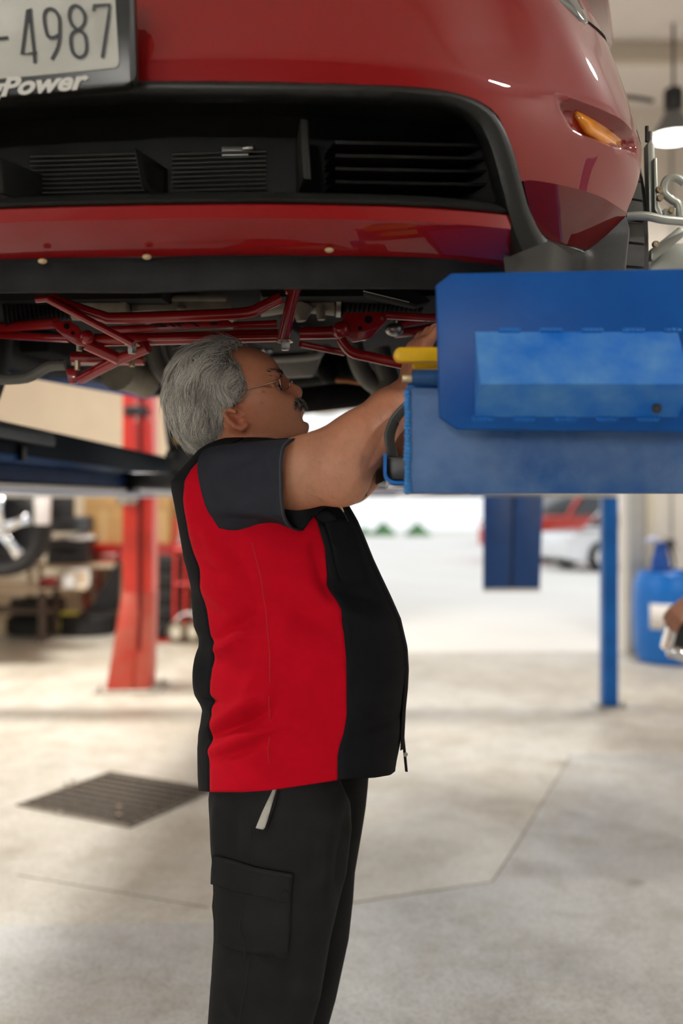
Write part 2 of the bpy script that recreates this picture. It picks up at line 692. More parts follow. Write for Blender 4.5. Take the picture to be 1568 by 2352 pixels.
# the wall behind the camera: an open bay on one side, a white panelled door on the other
BX0, BX1, BZ = -6.8, -2.2, 3.9
WZ0, WZ1 = 0.0, 4.2
CX0, CX1 = 0.0, 4.0
g = G()
g.box((XL, YB - 0.2, 0), (BX0, YB, ZC))
g.box((BX1, YB - 0.2, 0), (CX0, YB, ZC))
g.box((CX1, YB - 0.2, 0), (XR, YB, ZC))
g.box((BX0, YB - 0.2, WZ1), (BX1, YB, ZC))
g.box((CX0, YB - 0.2, BZ), (CX1, YB, ZC))
struct('wall_front', g, M('dark_block_wall', (0.10, 0.085, 0.075), 0.7, var=0.2, scale=3), smooth=0)
door = bpy.data.objects.new('door_1', None)
COL.objects.link(door)
door.location = ((CX0 + CX1) / 2, YB - 0.1, 0)
door['kind'] = 'structure'
for i in range(7):
    z0 = i * BZ / 7
    mk('door_panel', G().box((CX0, YB - 0.14, z0 + 0.022), (CX1, YB - 0.08, z0 + BZ / 7 - 0.022)), m_door, door, bevel=0.01)
mk('door_backing', G().box((CX0, YB - 0.18, 0), (CX1, YB - 0.15, BZ)), M('door_seam_grey', (0.02, 0.02, 0.02), 0.6), door, smooth=0)

g = G().box((XL, YB - 0.2, ZC), (XR + 0.2, YW + 0.2, ZC + 0.15))
ceil = struct('ceiling', g, m_ceil, smooth=0)
for i, y in enumerate((-2.5, 0.2, 2.9, 5.6, 8.3)):
    mk('purlin', G().box((XL, y, ZC - 0.16), (XR, y + 0.1, ZC)), m_beam, ceil, bevel=0.006)
# grey jamb and post at the side of the open door
g = G().box((DX1, YD - 0.16, 0), (DX1 + 0.15, YD, DZ + 0.1))
struct('trim_1', g, m_jamb, bevel=0.008)
g = G().box((DX1 + 0.19, YD - 0.05, 0), (DX1 + 0.27, YD, DZ + 0.1))
struct('trim_2', g, M('cream_trim', (0.72, 0.66, 0.52), 0.5), bevel=0.005)

# ================================================================== lamps
m_shade = M('lamp_shade_grey', (0.16, 0.17, 0.17), 0.4, metal=0.4)
m_lens = M('lamp_lens_lit', (1, 1, 1), 0.4, emit=(0.97, 1.0, 0.93), es=9.0)


def high_bay(x, y, z, label, power, k=1.0):
    t = thing('high_bay_lamp', (x, y, z), label, 'lamp', 'high bay lamps')
    mk('shade', G().lathe([(r_ * k, h_) for r_, h_ in ((0.055, 0.22), (0.075, 0.20), (0.10, 0.14), (0.185, 0.02), (0.19, 0.0), (0.18, 0.004), (0.095, 0.13), (0.05, 0.2))], (x, y, z), seg=28), m_shade, t)
    mk('lens', G().lathe([(r_ * k, h_) for r_, h_ in ((0.001, -0.012), (0.10, -0.010), (0.172, 0.004), (0.172, 0.012), (0.001, 0.012))], (x, y, z), seg=28), m_lens, t)
    mk('ballast', G().lathe([(0.001, 0.40), (0.06, 0.40), (0.075, 0.38), (0.075, 0.25), (0.055, 0.22), (0.001, 0.22)], (x, y, z), seg=20), m_black, t)
    mk('hanging_rod', G().cyl((x, y, z + 0.4), (x, y, ZC), 0.012, 8), m_black, t)
    g_ = G()
    g_.tube([(x - 0.16, y, z + 0.30), (x - 0.40, y + 0.02, z + 0.34), (x - 0.55, y + 0.02, z + 0.24)], 0.018, 8, smooth=4)
    mk('cable', g_, m_black, t)
    ld = bpy.data.lights.new('bulb', 'AREA')
    ld.shape = 'DISK'
    ld.size = 0.34 * k
    ld.energy = power
    ld.color = (1.0, 0.965, 0.90)
    lo = bpy.data.objects.new('bulb', ld)
    COL.objects.link(lo)
    lo.parent = t
    lo.location = (0, 0, -0.02)
    return t


p = P(1546, 318, 8.0)
high_bay(p.x, 8.0, p.z, 'lit round high bay lamp hanging beyond the red car', 90)
high_bay(-2.3, 7.6, 4.6, 'lit high bay lamp over the tyre corner', 420, 2.6)
high_bay(-3.6, 2.6, 4.5, 'lit high bay lamp over the red lift bay', 150, 2.6)
high_bay(-2.6, -1.4, 4.4, 'lit high bay lamp over the entrance bay', 25, 2.6)
high_bay(3.3, 0.2, 4.6, 'lit high bay lamp in front of the white panelled door', 95)
high_bay(3.2, 3.2, 4.5, 'lit high bay lamp over the bay beside the blue lift', 60)



def added_fill_lamp(x, z, label, power):  # lamp added behind the camera to fill light onto the mechanic's face
    t = thing('added_fill_lamp', (x, YB, z), label, 'lamp', 'added fill lamps on the front wall')
    mk('housing', G().box((x - 0.62, YB, z - 0.16), (x + 0.62, YB + 0.06, z + 0.16)), m_shade, t, bevel=0.01)
    mk('diffuser', G().box((x - 0.58, YB + 0.06, z - 0.13), (x + 0.58, YB + 0.085, z + 0.13)), m_lens, t, bevel=0.01)
    ld = bpy.data.lights.new('tube', 'AREA')
    ld.shape = 'RECTANGLE'
    ld.size = 1.16
    ld.size_y = 0.26
    ld.energy = power
    ld.color = (1.0, 0.95, 0.88)
    lo = bpy.data.objects.new('tube', ld)
    COL.objects.link(lo)
    lo.parent = t
    lo.location = (0, 0.10, 0)
    lo.rotation_euler = (PI / 2, 0, PI)


added_fill_lamp(-1.35, 2.15, 'added fill lamp on the dark wall beside the open bay', 225)
added_fill_lamp(-1.35, 2.75, 'upper added fill lamp on the dark wall beside the open bay', 70)

# ================================================================== outdoors
g = G()
g.add([(-60, YD, -0.02), (60, YD, -0.02), (60, 46, -0.02), (-60, 46, -0.02)], [(0, 1, 2, 3)])
g.add([(-60, YD, -0.3), (60, YD, -0.3), (60, 46, -0.3), (-60, 46, -0.3)], [(3, 2, 1, 0)])
tag(mk('ground_lot', g, m_pave, smooth=0), None, None, kind='structure')
g = G()
g.box((-60, -60, -0.3), (60, YB - 0.2, -0.02))
g.box((-60, YB - 0.2, -0.3), (XL, YD, -0.02))
tag(mk('ground_forecourt', g, m_pave, smooth=0), None, None, kind='structure')
g = G().box((-60, 46, -0.3), (60, 52, 0.02))
tag(mk('grass_verge', g, M('pale_verge', (0.72, 0.72, 0.66), 0.9, var=0.05, scale=3), smooth=0), None, None, kind='structure')

m_leaf = M('leaf_green', (0.10, 0.24, 0.09), 0.7, var=0.35, scale=3)
m_bark = M('bark_brown', (0.16, 0.11, 0.07), 0.9)


def tree(px, py_top, wpx, label):
    Y = 44.5
    b0 = P(px, 1236, Y)
    b0.z = 0
    h = P(px, py_top, Y).z
    t = thing('evergreen_shrub', (b0.x, Y, 0), label, 'shrub', 'evergreen shrubs across the lot')
    mk('trunk', G().tube([(b0.x, Y, -0.02), (b0.x, Y, h * 0.35)], (0.12, 0.08), 8), m_bark, t)
    R = wpx / 2 / F * Y
    gg = G()
    rr = random.Random(int(px))
    for i in range(260):
        u = rr.random() ** 0.7
        z = h * (0.10 + 0.86 * (1 - u))
        rad = R * u * (0.55 + 0.5 * rr.random())
        a = rr.random() * 2 * PI
        s = 0.08 + 0.12 * u
        gg.ball((b0.x + rad * math.cos(a), Y + rad * math.sin(a), z - 0.1), (s, s, s * 0.7), 6, 4)
    mk('foliage', gg, m_leaf, t, recalc=False)


tree(836, 1206, 24, 'small evergreen shrub nearest the mechanic\'s chest, across the lot')
tree(880, 1194, 48, 'evergreen shrub across the lot, middle of the three')
tree(958, 1196, 48, 'evergreen shrub across the lot, nearest the hanging blue ramp')

m_glass = M('car_glass', (0.02, 0.025, 0.03), 0.05, spec=0.8)
m_headlamp = M('clear_lamp', (0.8, 0.8, 0.8), 0.1, spec=0.8)


def parked_car(x, y, length, width, height, colr, label, rz=0.0, truck=False):
    t = thing('parked_car', (x, y, -0.02), label, 'car', 'vehicles parked in the lot')
    t.rotation_euler.z = rz
    mb = M('paint_%.2f_%.2f_%.2f' % colr, colr, 0.25, coat=0.8)
    L2, W2 = length / 2, width / 2
    prof = [(-L2, 0.28), (-L2, 0.62), (-L2 + 0.15, 0.78), (-L2 + 0.9, 0.86), (L2 - 0.4, 0.88), (L2, 0.78), (L2, 0.3), (L2 - 0.2, 0.22), (-L2 + 0.2, 0.22)]
    if truck:
        prof = [(-L2, 0.4), (-L2, 0.95), (-L2 + 0.15, 1.05), (-L2 + 1.2, 1.1), (L2, 1.1), (L2, 0.45), (L2 - 0.2, 0.38), (-L2 + 0.2, 0.38)]
    zb = prof[4][1]

    def sl(q, wds):
        return [[Vector((x + u, y + s * W2 * k, z)) for u, z in q] for s, k in wds]
    g1 = G().loft(sl(prof, [(-1, 0.92), (-1, 1.0), (1, 1.0), (1, 0.92)]), closed=True, caps=True)
    mk('body', g1, mb, t, bevel=0.03)
    cab = [(-L2 * 0.42, zb - 0.02), (-L2 * 0.18, height), (L2 * 0.25 if truck else L2 * 0.45, height), (L2 * 0.32 if truck else L2 * 0.75, zb - 0.02)]
    mk('roof', G().loft(sl(cab, [(-1, 0.86), (-1, 0.93), (1, 0.93), (1, 0.86)]), closed=True, caps=True), mb, t, bevel=0.03)
    win = [(-L2 * 0.36, zb + 0.06), (-L2 * 0.17, height - 0.10), (L2 * 0.22 if truck else L2 * 0.42, height - 0.10), (L2 * 0.27 if truck else L2 * 0.62, zb + 0.06)]
    for s in (-1, 1):
        mk('side_window', G().prism([Vector((x + u, y + s * W2 * 0.93, z)) for u, z in win], (0, s * 0.012, 0)), m_glass, t)
    mk('windscreen', G().loft([[Vector((x - L2 * 0.40 - 0.02, y - W2 * 0.8, zb + 0.05)), Vector((x - L2 * 0.40 - 0.02, y + W2 * 0.8, zb + 0.05))], [Vector((x - L2 * 0.20 - 0.02, y - W2 * 0.76, height - 0.08)), Vector((x - L2 * 0.20 - 0.02, y + W2 * 0.76, height - 0.08))]]), m_glass, t, solid=0.01)
    r = 0.40 if truck else 0.33
    for u in (-L2 * 0.62, L2 * 0.62):
        for s in (-1, 1):
            c = Vector((x + u, y + s * (W2 - 0.10), r - 0.02))
            wl = mk('wheel', G().lathe([(r * 0.6, -0.11), (r * 0.95, -0.11), (r, -0.07), (r, 0.07), (r * 0.95, 0.11), (r * 0.6, 0.11)], c, 'y', 20, caps=True), m_black_r, t)
            mk('rim', G().lathe([(0.001, -0.115), (r * 0.55, -0.118), (r * 0.62, -0.10), (r * 0.62, 0.10), (r * 0.55, 0.118), (0.001, 0.115)], c, 'y', 16), m_chrome, wl)
    for s in (-1, 1):
        mk('headlamp', G().box((x - L2 - 0.01, y + s * W2 * 0.72 - 0.18, zb - 0.30), (x - L2 + 0.06, y + s * W2 * 0.72 + 0.18, zb - 0.14)), m_headlamp, t, bevel=0.02)


q = floor_at(1090, 1244)
parked_car(q.x + 2.4, 36.0, 4.4, 1.8, 1.35, (0.10, 0.11, 0.13), 'dark car parked far across the lot behind the hanging ramp')
q = P(1330, 1290, 24)
parked_car(q.x + 0.2, 25.5, 4.6, 1.9, 1.75, (0.62, 0.05, 0.03), 'red pickup truck parked in the lot', rz=0.5, truck=True)
parked_car(q.x + 0.9, 22.3, 4.3, 1.8, 1.38, (0.75, 0.76, 0.78), 'silver car parked in front of the red truck', rz=0.25)
parked_car(q.x + 2.0, 33.0, 4.5, 1.8, 2.05, (0.80, 0.80, 0.80), 'white van parked behind the red truck', rz=0.1, truck=True)

# ================================================================== floor drain
A_, B_, C_, D_ = floor_at(28, 1848), floor_at(245, 1774), floor_at(492, 1815), floor_at(326, 1906)
org = (A_ + B_ + C_ + D_) / 4
ex = ((C_ - B_) + (D_ - A_)).normalized()
ey = Vector((-ex.y, ex.x, 0))
HWX, HWY = (C_ - B_).length / 2 * 0.99, (B_ - A_).length / 2 * 1.02
m_grate = M('rusty_grate_steel', (0.16, 0.135, 0.11), 0.7, col2=(0.26, 0.21, 0.165), scale=30, spec=0.2)
t = thing('floor_drain_grate', org, 'dark steel drain grate set in the concrete floor', 'drain')


def drain_box(gg, u0, u1, v0, v1, z0, z1):
    c = [org + ex * u + ey * v for u, v in ((u0, v0), (u1, v0), (u1, v1), (u0, v1))]
    return gg.add([c_ + Vector((0, 0, z0)) for c_ in c] + [c_ + Vector((0, 0, z1)) for c_ in c],
                  [(0, 3, 2, 1), (4, 5, 6, 7), (0, 1, 5, 4), (1, 2, 6, 5), (2, 3, 7, 6), (3, 0, 4, 7)])


mk('drain_pit', drain_box(G(), -HWX, HWX, -HWY, HWY, 0.0005, 0.0025), M('pit_black', (0.004, 0.0038, 0.0035), 1.0, spec=0.0), t, smooth=0)
g = G()
for a in ((-HWX, HWX, -HWY, -HWY + 0.012), (-HWX, HWX, HWY - 0.012, HWY), (-HWX, -HWX + 0.012, -HWY, HWY), (HWX - 0.012, HWX, -HWY, HWY)):
    drain_box(g, *a, 0.0005, 0.008)
mk('grate_frame', g, m_grate, t, smooth=0)
NB = 27
for i in range(NB):
    u = -HWX + 0.012 + (2 * HWX - 0.024) * (i + 0.5) / NB
    mk('bearing_bar', drain_box(G(), u - 0.0020, u + 0.0020, -HWY + 0.01, HWY - 0.01, 0.003, 0.0046), m_grate, t, smooth=0)
for i in range(10):
    v = -HWY + 2 * HWY * (i + 0.5) / 10
    mk('cross_bar', drain_box(G(), -HWX + 0.01, HWX - 0.01, v - 0.008, v + 0.008, 0.003, 0.0050), m_grate, t, smooth=0)
m_nut = M('galvanised_bright', (0.8, 0.8, 0.8), 0.2, metal=1.0)
for i, (px, py) in enumerate(((150, 1806), (166, 1799), (275, 1858), (273, 1877), (140, 1870), (380, 1797))):
    q = floor_at(px, py)
    q.z = 0.0051
    o = mk('bolt_nut', G().lathe([(0.006, 0), (0.012, 0), (0.013, 0.004), (0.012, 0.010), (0.006, 0.010)], q, seg=6, caps=True), m_nut, None,
           ['bright steel nut on the far left edge of the drain grate', 'steel nut next to the brightest nut on the grate edge', 'steel nut near the middle of the drain grate', 'steel nut between the grate middle and its near corner',
            'steel nut on the near left edge of the drain grate', 'steel nut near the far right edge of the drain grate'][i], 'nut', 'nuts on the drain grate')

# ================================================================== red two-post lift column
b0 = floor_at(300, 1588)
YC_ = b0.y
m_red_grime = M('lift_red_scuffed', (0.62, 0.05, 0.03), 0.5, col2=(0.55, 0.14, 0.09), scale=5)
t = thing('lift_column', (b0.x, YC_, 0), 'red two-post lift column standing on the concrete behind the mechanic', 'lift column')


def colx(px):
    return (px - CX) / F * YC_


x0, x1, x2 = colx(281), colx(322), colx(349)
ztop = 4.2
g = G()
g.box((x0, YC_, 0.75), (x1, YC_ + 0.10, ztop))
g.box((x1, YC_ + 0.02, 0.75), (x2, YC_ + 0.26, ztop))
g.box((x0, YC_ + 0.10, 0.75), (x0 + 0.012, YC_ + 0.26, ztop))
mk('column_body', g, m_red_lift, t, bevel=0.006)
g = G()
zg = 0.76
for (pa, pb, qa, qb, yo) in ((246, 306, 281, 322, 0.0), (306, 343, 322, 349, 0.02)):
    g.loft([[Vector((colx(pa), YC_ + yo - 0.05, 0.02)), Vector((colx(pb), YC_ + yo - 0.05, 0.02)), Vector((colx(pb), YC_ + 0.28, 0.02)), Vector((colx(pa), YC_ + 0.28, 0.02))],
            [Vector((colx(qa), YC_ + yo - 0.004, zg)), Vector((colx(qb), YC_ + yo - 0.004, zg)), Vector((colx(qb), YC_ + 0.262, zg)), Vector((colx(qa), YC_ + 0.262, zg))]], closed=True, caps=True)
mk('column_gusset', g, m_red_grime, t, bevel=0.006)
mk('slide_channel', G().box((colx(316), YC_ - 0.012, 0.1), (colx(325), YC_ + 0.03, ztop)), M('lift_red_dark', (0.22, 0.01, 0.008), 0.5), t, bevel=0.003)
g = G().box((colx(222), YC_ - 0.12, 0), (colx(372), YC_ + 0.36, 0.02))
mk('base_plate', g, M('dusty_steel', (0.42, 0.38, 0.32), 0.6, var=0.2, scale=12), t, bevel=0.003)
for px in (234, 360):
    for dy in (-0.07, 0.28):
        mk('anchor_bolt', G().lathe([(0.018, 0.02), (0.018, 0.035), (0.009, 0.035), (0.009, 0.06), (0.001, 0.06)], (colx(px), YC_ + dy, 0), seg=8), m_steel, t)
mk('lift_carriage', G().box((colx(288), YC_ - 0.06, P(0, 956, YC_).z), (colx(340), YC_ + 0.02, P(0, 934, YC_).z)), m_black, t, bevel=0.008)
mk('arm_pivot', G().lathe([(0.001, -0.06), (0.07, -0.06), (0.085, -0.03), (0.085, 0.05), (0.001, 0.05)], (colx(296), YC_ - 0.06, P(0, 1140, YC_).z), 'z', 18), m_steel, t)

# vehicle standing on that lift: its wheel shows at the edge of the picture
YV = 8.7
wc = P(-2, 1216, YV)
m_silver = M('silver_body_paint', (0.50, 0.46, 0.47), 0.25, metal=0.4, coat=0.6)
t = thing('raised_vehicle', (wc.x, YV, 0.8), 'vehicle raised on the red lift, chrome five-spoke wheel showing', 'vehicle')
R = 0.405
tw = mk('tire', G().lathe([(0.29, -0.12), (0.36, -0.135), (R - 0.012, -0.11), (R, -0.08), (R, 0.08), (R - 0.012, 0.11), (0.36, 0.135), (0.29, 0.12)], wc + Vector((0, 0.12, 0)), 'y', 44), m_black_r, t)
g = G()
for i in range(44):
    a = 2 * PI * i / 44
    c = wc + Vector((math.cos(a) * R, 0.03, math.sin(a) * R))
    g.box((c.x - 0.012, c.y - 0.02, c.z - 0.012), (c.x + 0.012, c.y + 0.17, c.z + 0.012))
mk('tread_block', g, m_black_r, tw, smooth=0, kind='stuff')
wh = mk('wheel_rim', G().lathe([(0.29, -0.01), (0.30, 0.02), (0.275, 0.05), (0.26, 0.20), (0.20, 0.2)], wc, 'y', 40), m_chrome, t)
mk('rim_backing', G().lathe([(0.001, 0.16), (0.26, 0.16), (0.26, 0.17), (0.001, 0.17)], wc, 'y', 30), m_black, wh)
for k in range(5):
    a = 2 * PI * k / 5 + 0.35
    d = Vector((math.cos(a), 0, math.sin(a)))
    n = Vector((-math.sin(a), 0, math.cos(a)))
    gg = G().loft([[wc + d * 0.05 + n * 0.045 + Vector((0, 0.0, 0)), wc + d * 0.05 - n * 0.045, wc + d * 0.05 - n * 0.045 + Vector((0, 0.06, 0)), wc + d * 0.05 + n * 0.045 + Vector((0, 0.06, 0))],
                   [wc + d * 0.18 + n * 0.035 + Vector((0, -0.012, 0)), wc + d * 0.18 - n * 0.035 + Vector((0, -0.012, 0)), wc + d * 0.18 - n * 0.035 + Vector((0, 0.05, 0)), wc + d * 0.18 + n * 0.035 + Vector((0, 0.05, 0))],
                   [wc + d * 0.29 + n * 0.055, wc + d * 0.29 - n * 0.055, wc + d * 0.29 - n * 0.055 + Vector((0, 0.05, 0)), wc + d * 0.29 + n * 0.055 + Vector((0, 0.05, 0))]], closed=True, caps=True)
    mk('spoke', gg, m_chrome, wh, bevel=0.008)
mk('hub_cap', G().lathe([(0.001, -0.045), (0.03, -0.042), (0.05, -0.02), (0.055, 0.03)], wc, 'y', 20), m_chrome, wh)
g = G()
px0 = wc.x - 3.6
prof = [(px0, 1.05), (px0, 1.9), (px0 + 0.9, 2.35), (wc.x - 0.6, 2.35), (wc.x + 0.05, 1.98), (wc.x + 0.28, 1.86), (wc.x + 0.30, 1.74), (wc.x + 0.1, 1.72), (wc.x - 0.28, 1.70), (wc.x - 0.42, 1.45), (wc.x - 0.45, 1.10)]
g.prism([Vector((a, YV + 0.14, z)) for a, z in prof], (0, 1.7, 0))
mk('body_shell', g, m_silver, t, bevel=0.05)
mk('inner_arch', G().box((wc.x - 0.30, YV + 0.35, 1.2), (wc.x + 0.30, YV + 0.6, 1.74)), m_black, t, bevel=0.03)
mk('lift_arm_pad', G().box((wc.x + 0.2, YV + 0.5, 1.30), (wc.x + 0.5, YV + 0.62, 1.62)), m_black, t, bevel=0.02)
a = P(97, 1160, 8.6)
mk('white_plastic_bottle', G().lathe([(0.001, 0.0), (0.06, 0.0), (0.068, 0.02), (0.076, 0.24), (0.082, 0.30), (0.082, 0.33), (0.001, 0.33)], (a.x, a.y, P(0, 1205, 8.6).z), seg=20), m_white, None,
   'white tapered plastic container hanging beside the raised chrome wheel', 'container')

# ================================================================== clutter along the back wall
m_card = M('cardboard', (0.52, 0.32, 0.13), 0.8, var=0.08, scale=6)
m_redb = M('red_bench_paint', (0.48, 0.015, 0.012), 0.35, coat=0.3)
m_wood = M('plywood', (0.62, 0.50, 0.36), 0.6, var=0.12, scale=10)
m_case = M('slate_case', (0.045, 0.05, 0.06), 0.45)

Yb = 11.9
t = thing('workbench', (P(330, 1300, Yb).x, Yb, 0), 'red steel workbench along the back wall behind the red column', 'workbench')
zt = P(0, 1250, Yb).z
bx0, bx1 = P(185, 0, Yb).x, P(520, 0, Yb).x
mk('bench_top', G().box((bx0, Yb, zt - 0.05), (bx1, Yb + 0.64, zt)), m_redb, t, bevel=0.006)
for k in range(3):
    xa = bx0 + (bx1 - bx0) * k / 3
    dr = mk('drawer', G().box((xa + 0.02, Yb + 0.02, zt - 0.22), (xa + (bx1 - bx0) / 3 - 0.02, Yb + 0.6, zt - 0.07)), m_redb, t, bevel=0.006)
    mk('handle', G().box((xa + 0.15, Yb - 0.01, zt - 0.15), (xa + 0.42, Yb + 0.02, zt - 0.12)), m_steel, dr, bevel=0.004)
for xa in (bx0 + 0.03, bx1 - 0.09):
    for ya in (Yb + 0.03, Yb + 0.56):
        mk('leg', G().box((xa, ya, 0), (xa + 0.06, ya + 0.06, zt - 0.05)), m_redb, t)
mk('lower_shelf', G().box((bx0, Yb + 0.03, 0.35), (bx1, Yb + 0.62, 0.38)), m_steel, t)
for (a0, y0, a1, y1, lab) in ((192, 1138, 284, 1248, 'tall tan cardboard box on the red bench, left of the red column'), (352, 1142, 392, 1232, 'tan cardboard box on the red bench, right of the red column')):
    Yc = Yb + 0.12
    pa, pb = P(a0, y1, Yc), P(a1, y0, Yc)
    t = thing('cardboard_box', ((pa.x + pb.x) / 2, Yc + 0.2, zt), lab, 'box', 'cardboard boxes on the bench')
    mk('carton', G().box((pa.x, Yc, zt), (pb.x, Yc + 0.4, pb.z)), m_card, t, bevel=0.006)
    mk('tape', G().box(((pa.x + pb.x) / 2 - 0.03, Yc - 0.002, zt + 0.02), ((pa.x + pb.x) / 2 + 0.03, Yc + 0.402, pb.z + 0.002)), M('packing_tape', (0.60, 0.43, 0.22), 0.3), t)
    mk('top_flap', G().box((pa.x + 0.01, Yc - 0.006, pb.z - 0.16), (pb.x - 0.01, Yc + 0.004, pb.z + 0.01)), m_card, t)
g = G()
g.box((P(402, 0, Yb).x, Yb + 0.05, zt), (P(444, 0, Yb).x, Yb + 0.25, zt + 0.05))
g.cyl((P(410, 0, Yb).x, Yb + 0.1, zt + 0.05), (P(410, 0, Yb).x, Yb + 0.1, zt + 0.10), 0.03, 10)
g.cyl((P(434, 0, Yb).x, Yb + 0.1, zt + 0.05), (P(434, 0, Yb).x, Yb + 0.1, zt + 0.09), 0.04, 10)
mk('bench_vise', g, m_jamb, None, 'small grey bench vise on the red bench', 'vise', bevel=0.004)

# two slate cases with a white bag between them, on a low storage rack
Ys = 11.45
zs = P(0, 1296, Ys).z
t = thing('storage_rack', (P(150, 0, Ys).x, Ys, 0), 'low plywood rack along the wall carrying two slate cases', 'rack')
mk('rack_board', G().box((P(60, 0, Ys).x, Ys - 0.05, zs - 0.04), (P(268, 0, Ys).x, Ys + 0.45, zs)), m_wood, t, bevel=0.004)
for px in (64, 160, 258):
    for dy in (-0.02, 0.36):
        mk('leg', G().box((P(px, 0, Ys).x, Ys + dy, 0), (P(px, 0, Ys).x + 0.05, Ys + dy + 0.05, zs - 0.04)), m_wood, t)


def case(x0, y0, x1, y1, Y, label, zb):
    pa, pb = P(x0, y1, Y), P(x1, y0, Y)
    t = thing('tool_case', ((pa.x + pb.x) / 2, Y + 0.15, zb), label, 'case', 'slate tool cases')
    h = pb.z - zb
    mk('case_body', G().box((pa.x, Y, zb), (pb.x, Y + 0.3, zb + h * 0.6)), m_case, t, bevel=0.02)
    mk('case_lid', G().box((pa.x, Y - 0.008, zb + h * 0.61), (pb.x, Y + 0.308, zb + h)), m_case, t, bevel=0.025)
    mk('handle', G().tube([(pa.x + 0.15, Y - 0.01, zb + h * 0.55), (pa.x + 0.17, Y - 0.05, zb + h * 0.5), (pb.x - 0.17, Y - 0.05, zb + h * 0.5), (pb.x - 0.15, Y - 0.01, zb + h * 0.55)], 0.012, 8), m_black, t)
    return zb + h


zc_ = case(106, 1238, 200, 1296, Ys, 'lower slate tool case on the plywood rack', zs)
a, b_ = P(126, 1254, Ys - 0.06), P(214, 1230, Ys - 0.06)
g = G()
rows = []
for i in range(9):
    u = i / 8
    rows.append([Vector((a.x + (b_.x - a.x) * u, Ys - 0.05 + 0.34 * v, zc_ + 0.012 + 0.05 * math.sin(PI * v) * math.sin(PI * (u * 0.9 + 0.05)) + 0.012 * math.sin(7 * u + 5 * v))) for v in [j / 8 for j in range(9)]])
g.loft(rows)
mk('plastic_bag', g, m_white, None, 'white plastic bag lying between the two slate cases', 'bag', solid=0.02)
case(110, 1186, 204, 1232, Ys, 'upper slate tool case above the white bag', zc_ + 0.075)

# front table with boards
Yt = 10.3
ztb = P(0, 1352, Yt).z
t = thing('work_table', (P(80, 0, Yt).x, Yt, 0), 'plywood-topped table cluttered with parts at the edge of the picture', 'table')
tx0, tx1 = P(-160, 0, Yt).x, P(112, 0, Yt).x
for k in range(4):
    mk('top_board', G().box((tx0, Yt + 0.16 * k, ztb - 0.03), (tx1 + (0.34 if k == 1 else 0), Yt + 0.16 * k + 0.15, ztb + 0.004 * (k % 2))), m_wood, t, bevel=0.003)
for xa in (tx0 + 0.05, tx1 - 0.12):
    for ya in (Yt + 0.03, Yt + 0.54):
        mk('leg', G().box((xa, ya, 0), (xa + 0.07, ya + 0.07, ztb - 0.03)), M('dark_wood', (0.09, 0.06, 0.045), 0.6), t)
mk('lower_shelf', G().box((tx0, Yt + 0.02, 0.30), (tx1, Yt + 0.6, 0.33)), M('dark_wood', (0.09, 0.06, 0.045), 0.6), t)
q = P(104, 1346, Yt)
t = thing('tail_lamp', (q.x, Yt + 0.12, ztb), 'glossy red tail lamp lying on the plywood table', 'lamp part')
mk('lens', G().ball((q.x, Yt + 0.12, ztb + 0.062), (0.115, 0.08, 0.062), 18, 10), M('red_lens', (0.28, 0.01, 0.012), 0.08, coat=1.0), t)
mk('housing', G().box((q.x - 0.10, Yt + 0.06, ztb), (q.x + 0.11, Yt + 0.19, ztb + 0.035)), m_black, t, bevel=0.012)
q = P(152, 1350, Yt)
t = thing('small_carton', (q.x, Yt + 0.1, ztb), 'small white carton beside the red tail lamp', 'box')
mk('carton', G().box((q.x - 0.05, Yt + 0.05, ztb), (q.x + 0.06, Yt + 0.17, ztb + 0.12)), m_white, t, bevel=0.004)
mk('lid', G().box((q.x - 0.054, Yt + 0.046, ztb + 0.09), (q.x + 0.064, Yt + 0.174, ztb + 0.125)), m_white, t, bevel=0.003)
pa, pb = P(152, 1348, Yt + 0.3), P(206, 1306, Yt + 0.3)
t = thing('framed_panel', ((pa.x + pb.x) / 2, Yt + 0.3, ztb), 'pale framed panel standing at the back of the plywood table', 'panel')
mk('panel_sheet', G().box((pa.x + 0.01, Yt + 0.305, ztb), (pb.x - 0.01, Yt + 0.315, pb.z)), m_wood, t)
g = G()
for lo, hi in (((pa.x, Yt + 0.295, ztb), (pa.x + 0.025, Yt + 0.325, pb.z)), ((pb.x - 0.025, Yt + 0.295, ztb), (pb.x, Yt + 0.325, pb.z)), ((pa.x, Yt + 0.295, pb.z - 0.025), (pb.x, Yt + 0.325, pb.z)), ((pa.x, Yt + 0.295, ztb), (pb.x, Yt + 0.325, ztb + 0.02))):
    g.box(lo, hi)
mk('panel_frame', g, m_white, t, bevel=0.003)


def tire(cx_, cy_, z, R, wd, label, group, sticker=None, rim=True):
    t = thing('tire', (cx_, cy_, z), label, 'tire', group)
    h = wd / 2
    mk('rubber', G().lathe([(R * 0.62, 0.0), (R * 0.72, -0.0), (R * 0.93, 0.006), (R, 0.03), (R, wd - 0.03), (R * 0.93, wd - 0.006), (R * 0.72, wd), (R * 0.62, wd), (R * 0.60, h), (R * 0.62, 0.0)], (cx_, cy_, z), seg=36), m_black_r, t)
    for dz in (0.3, 0.5, 0.7):
        mk('tread_groove', G().lathe([(R + 0.0015, wd * dz - 0.006), (R + 0.003, wd * dz), (R + 0.0015, wd * dz + 0.006)], (cx_, cy_, z), seg=36), M('groove_black', (0.006, 0.006, 0.006), 0.9), t)
    if sticker:
        for (ang, zz) in sticker:
            rows = []
            for j in range(5):
                aa = ang + (j - 2) * 0.05
                rows.append([Vector((cx_ + math.cos(aa) * (R + 0.005), cy_ + math.sin(aa) * (R + 0.005), z + wd * zz0)) for zz0 in (zz - 0.28, zz + 0.28)])
            mk('sticker', G().loft(rows), M('sticker_yellow', (0.78, 0.68, 0.12), 0.5), t, solid=0.003, label='yellow paper sticker')
    return t


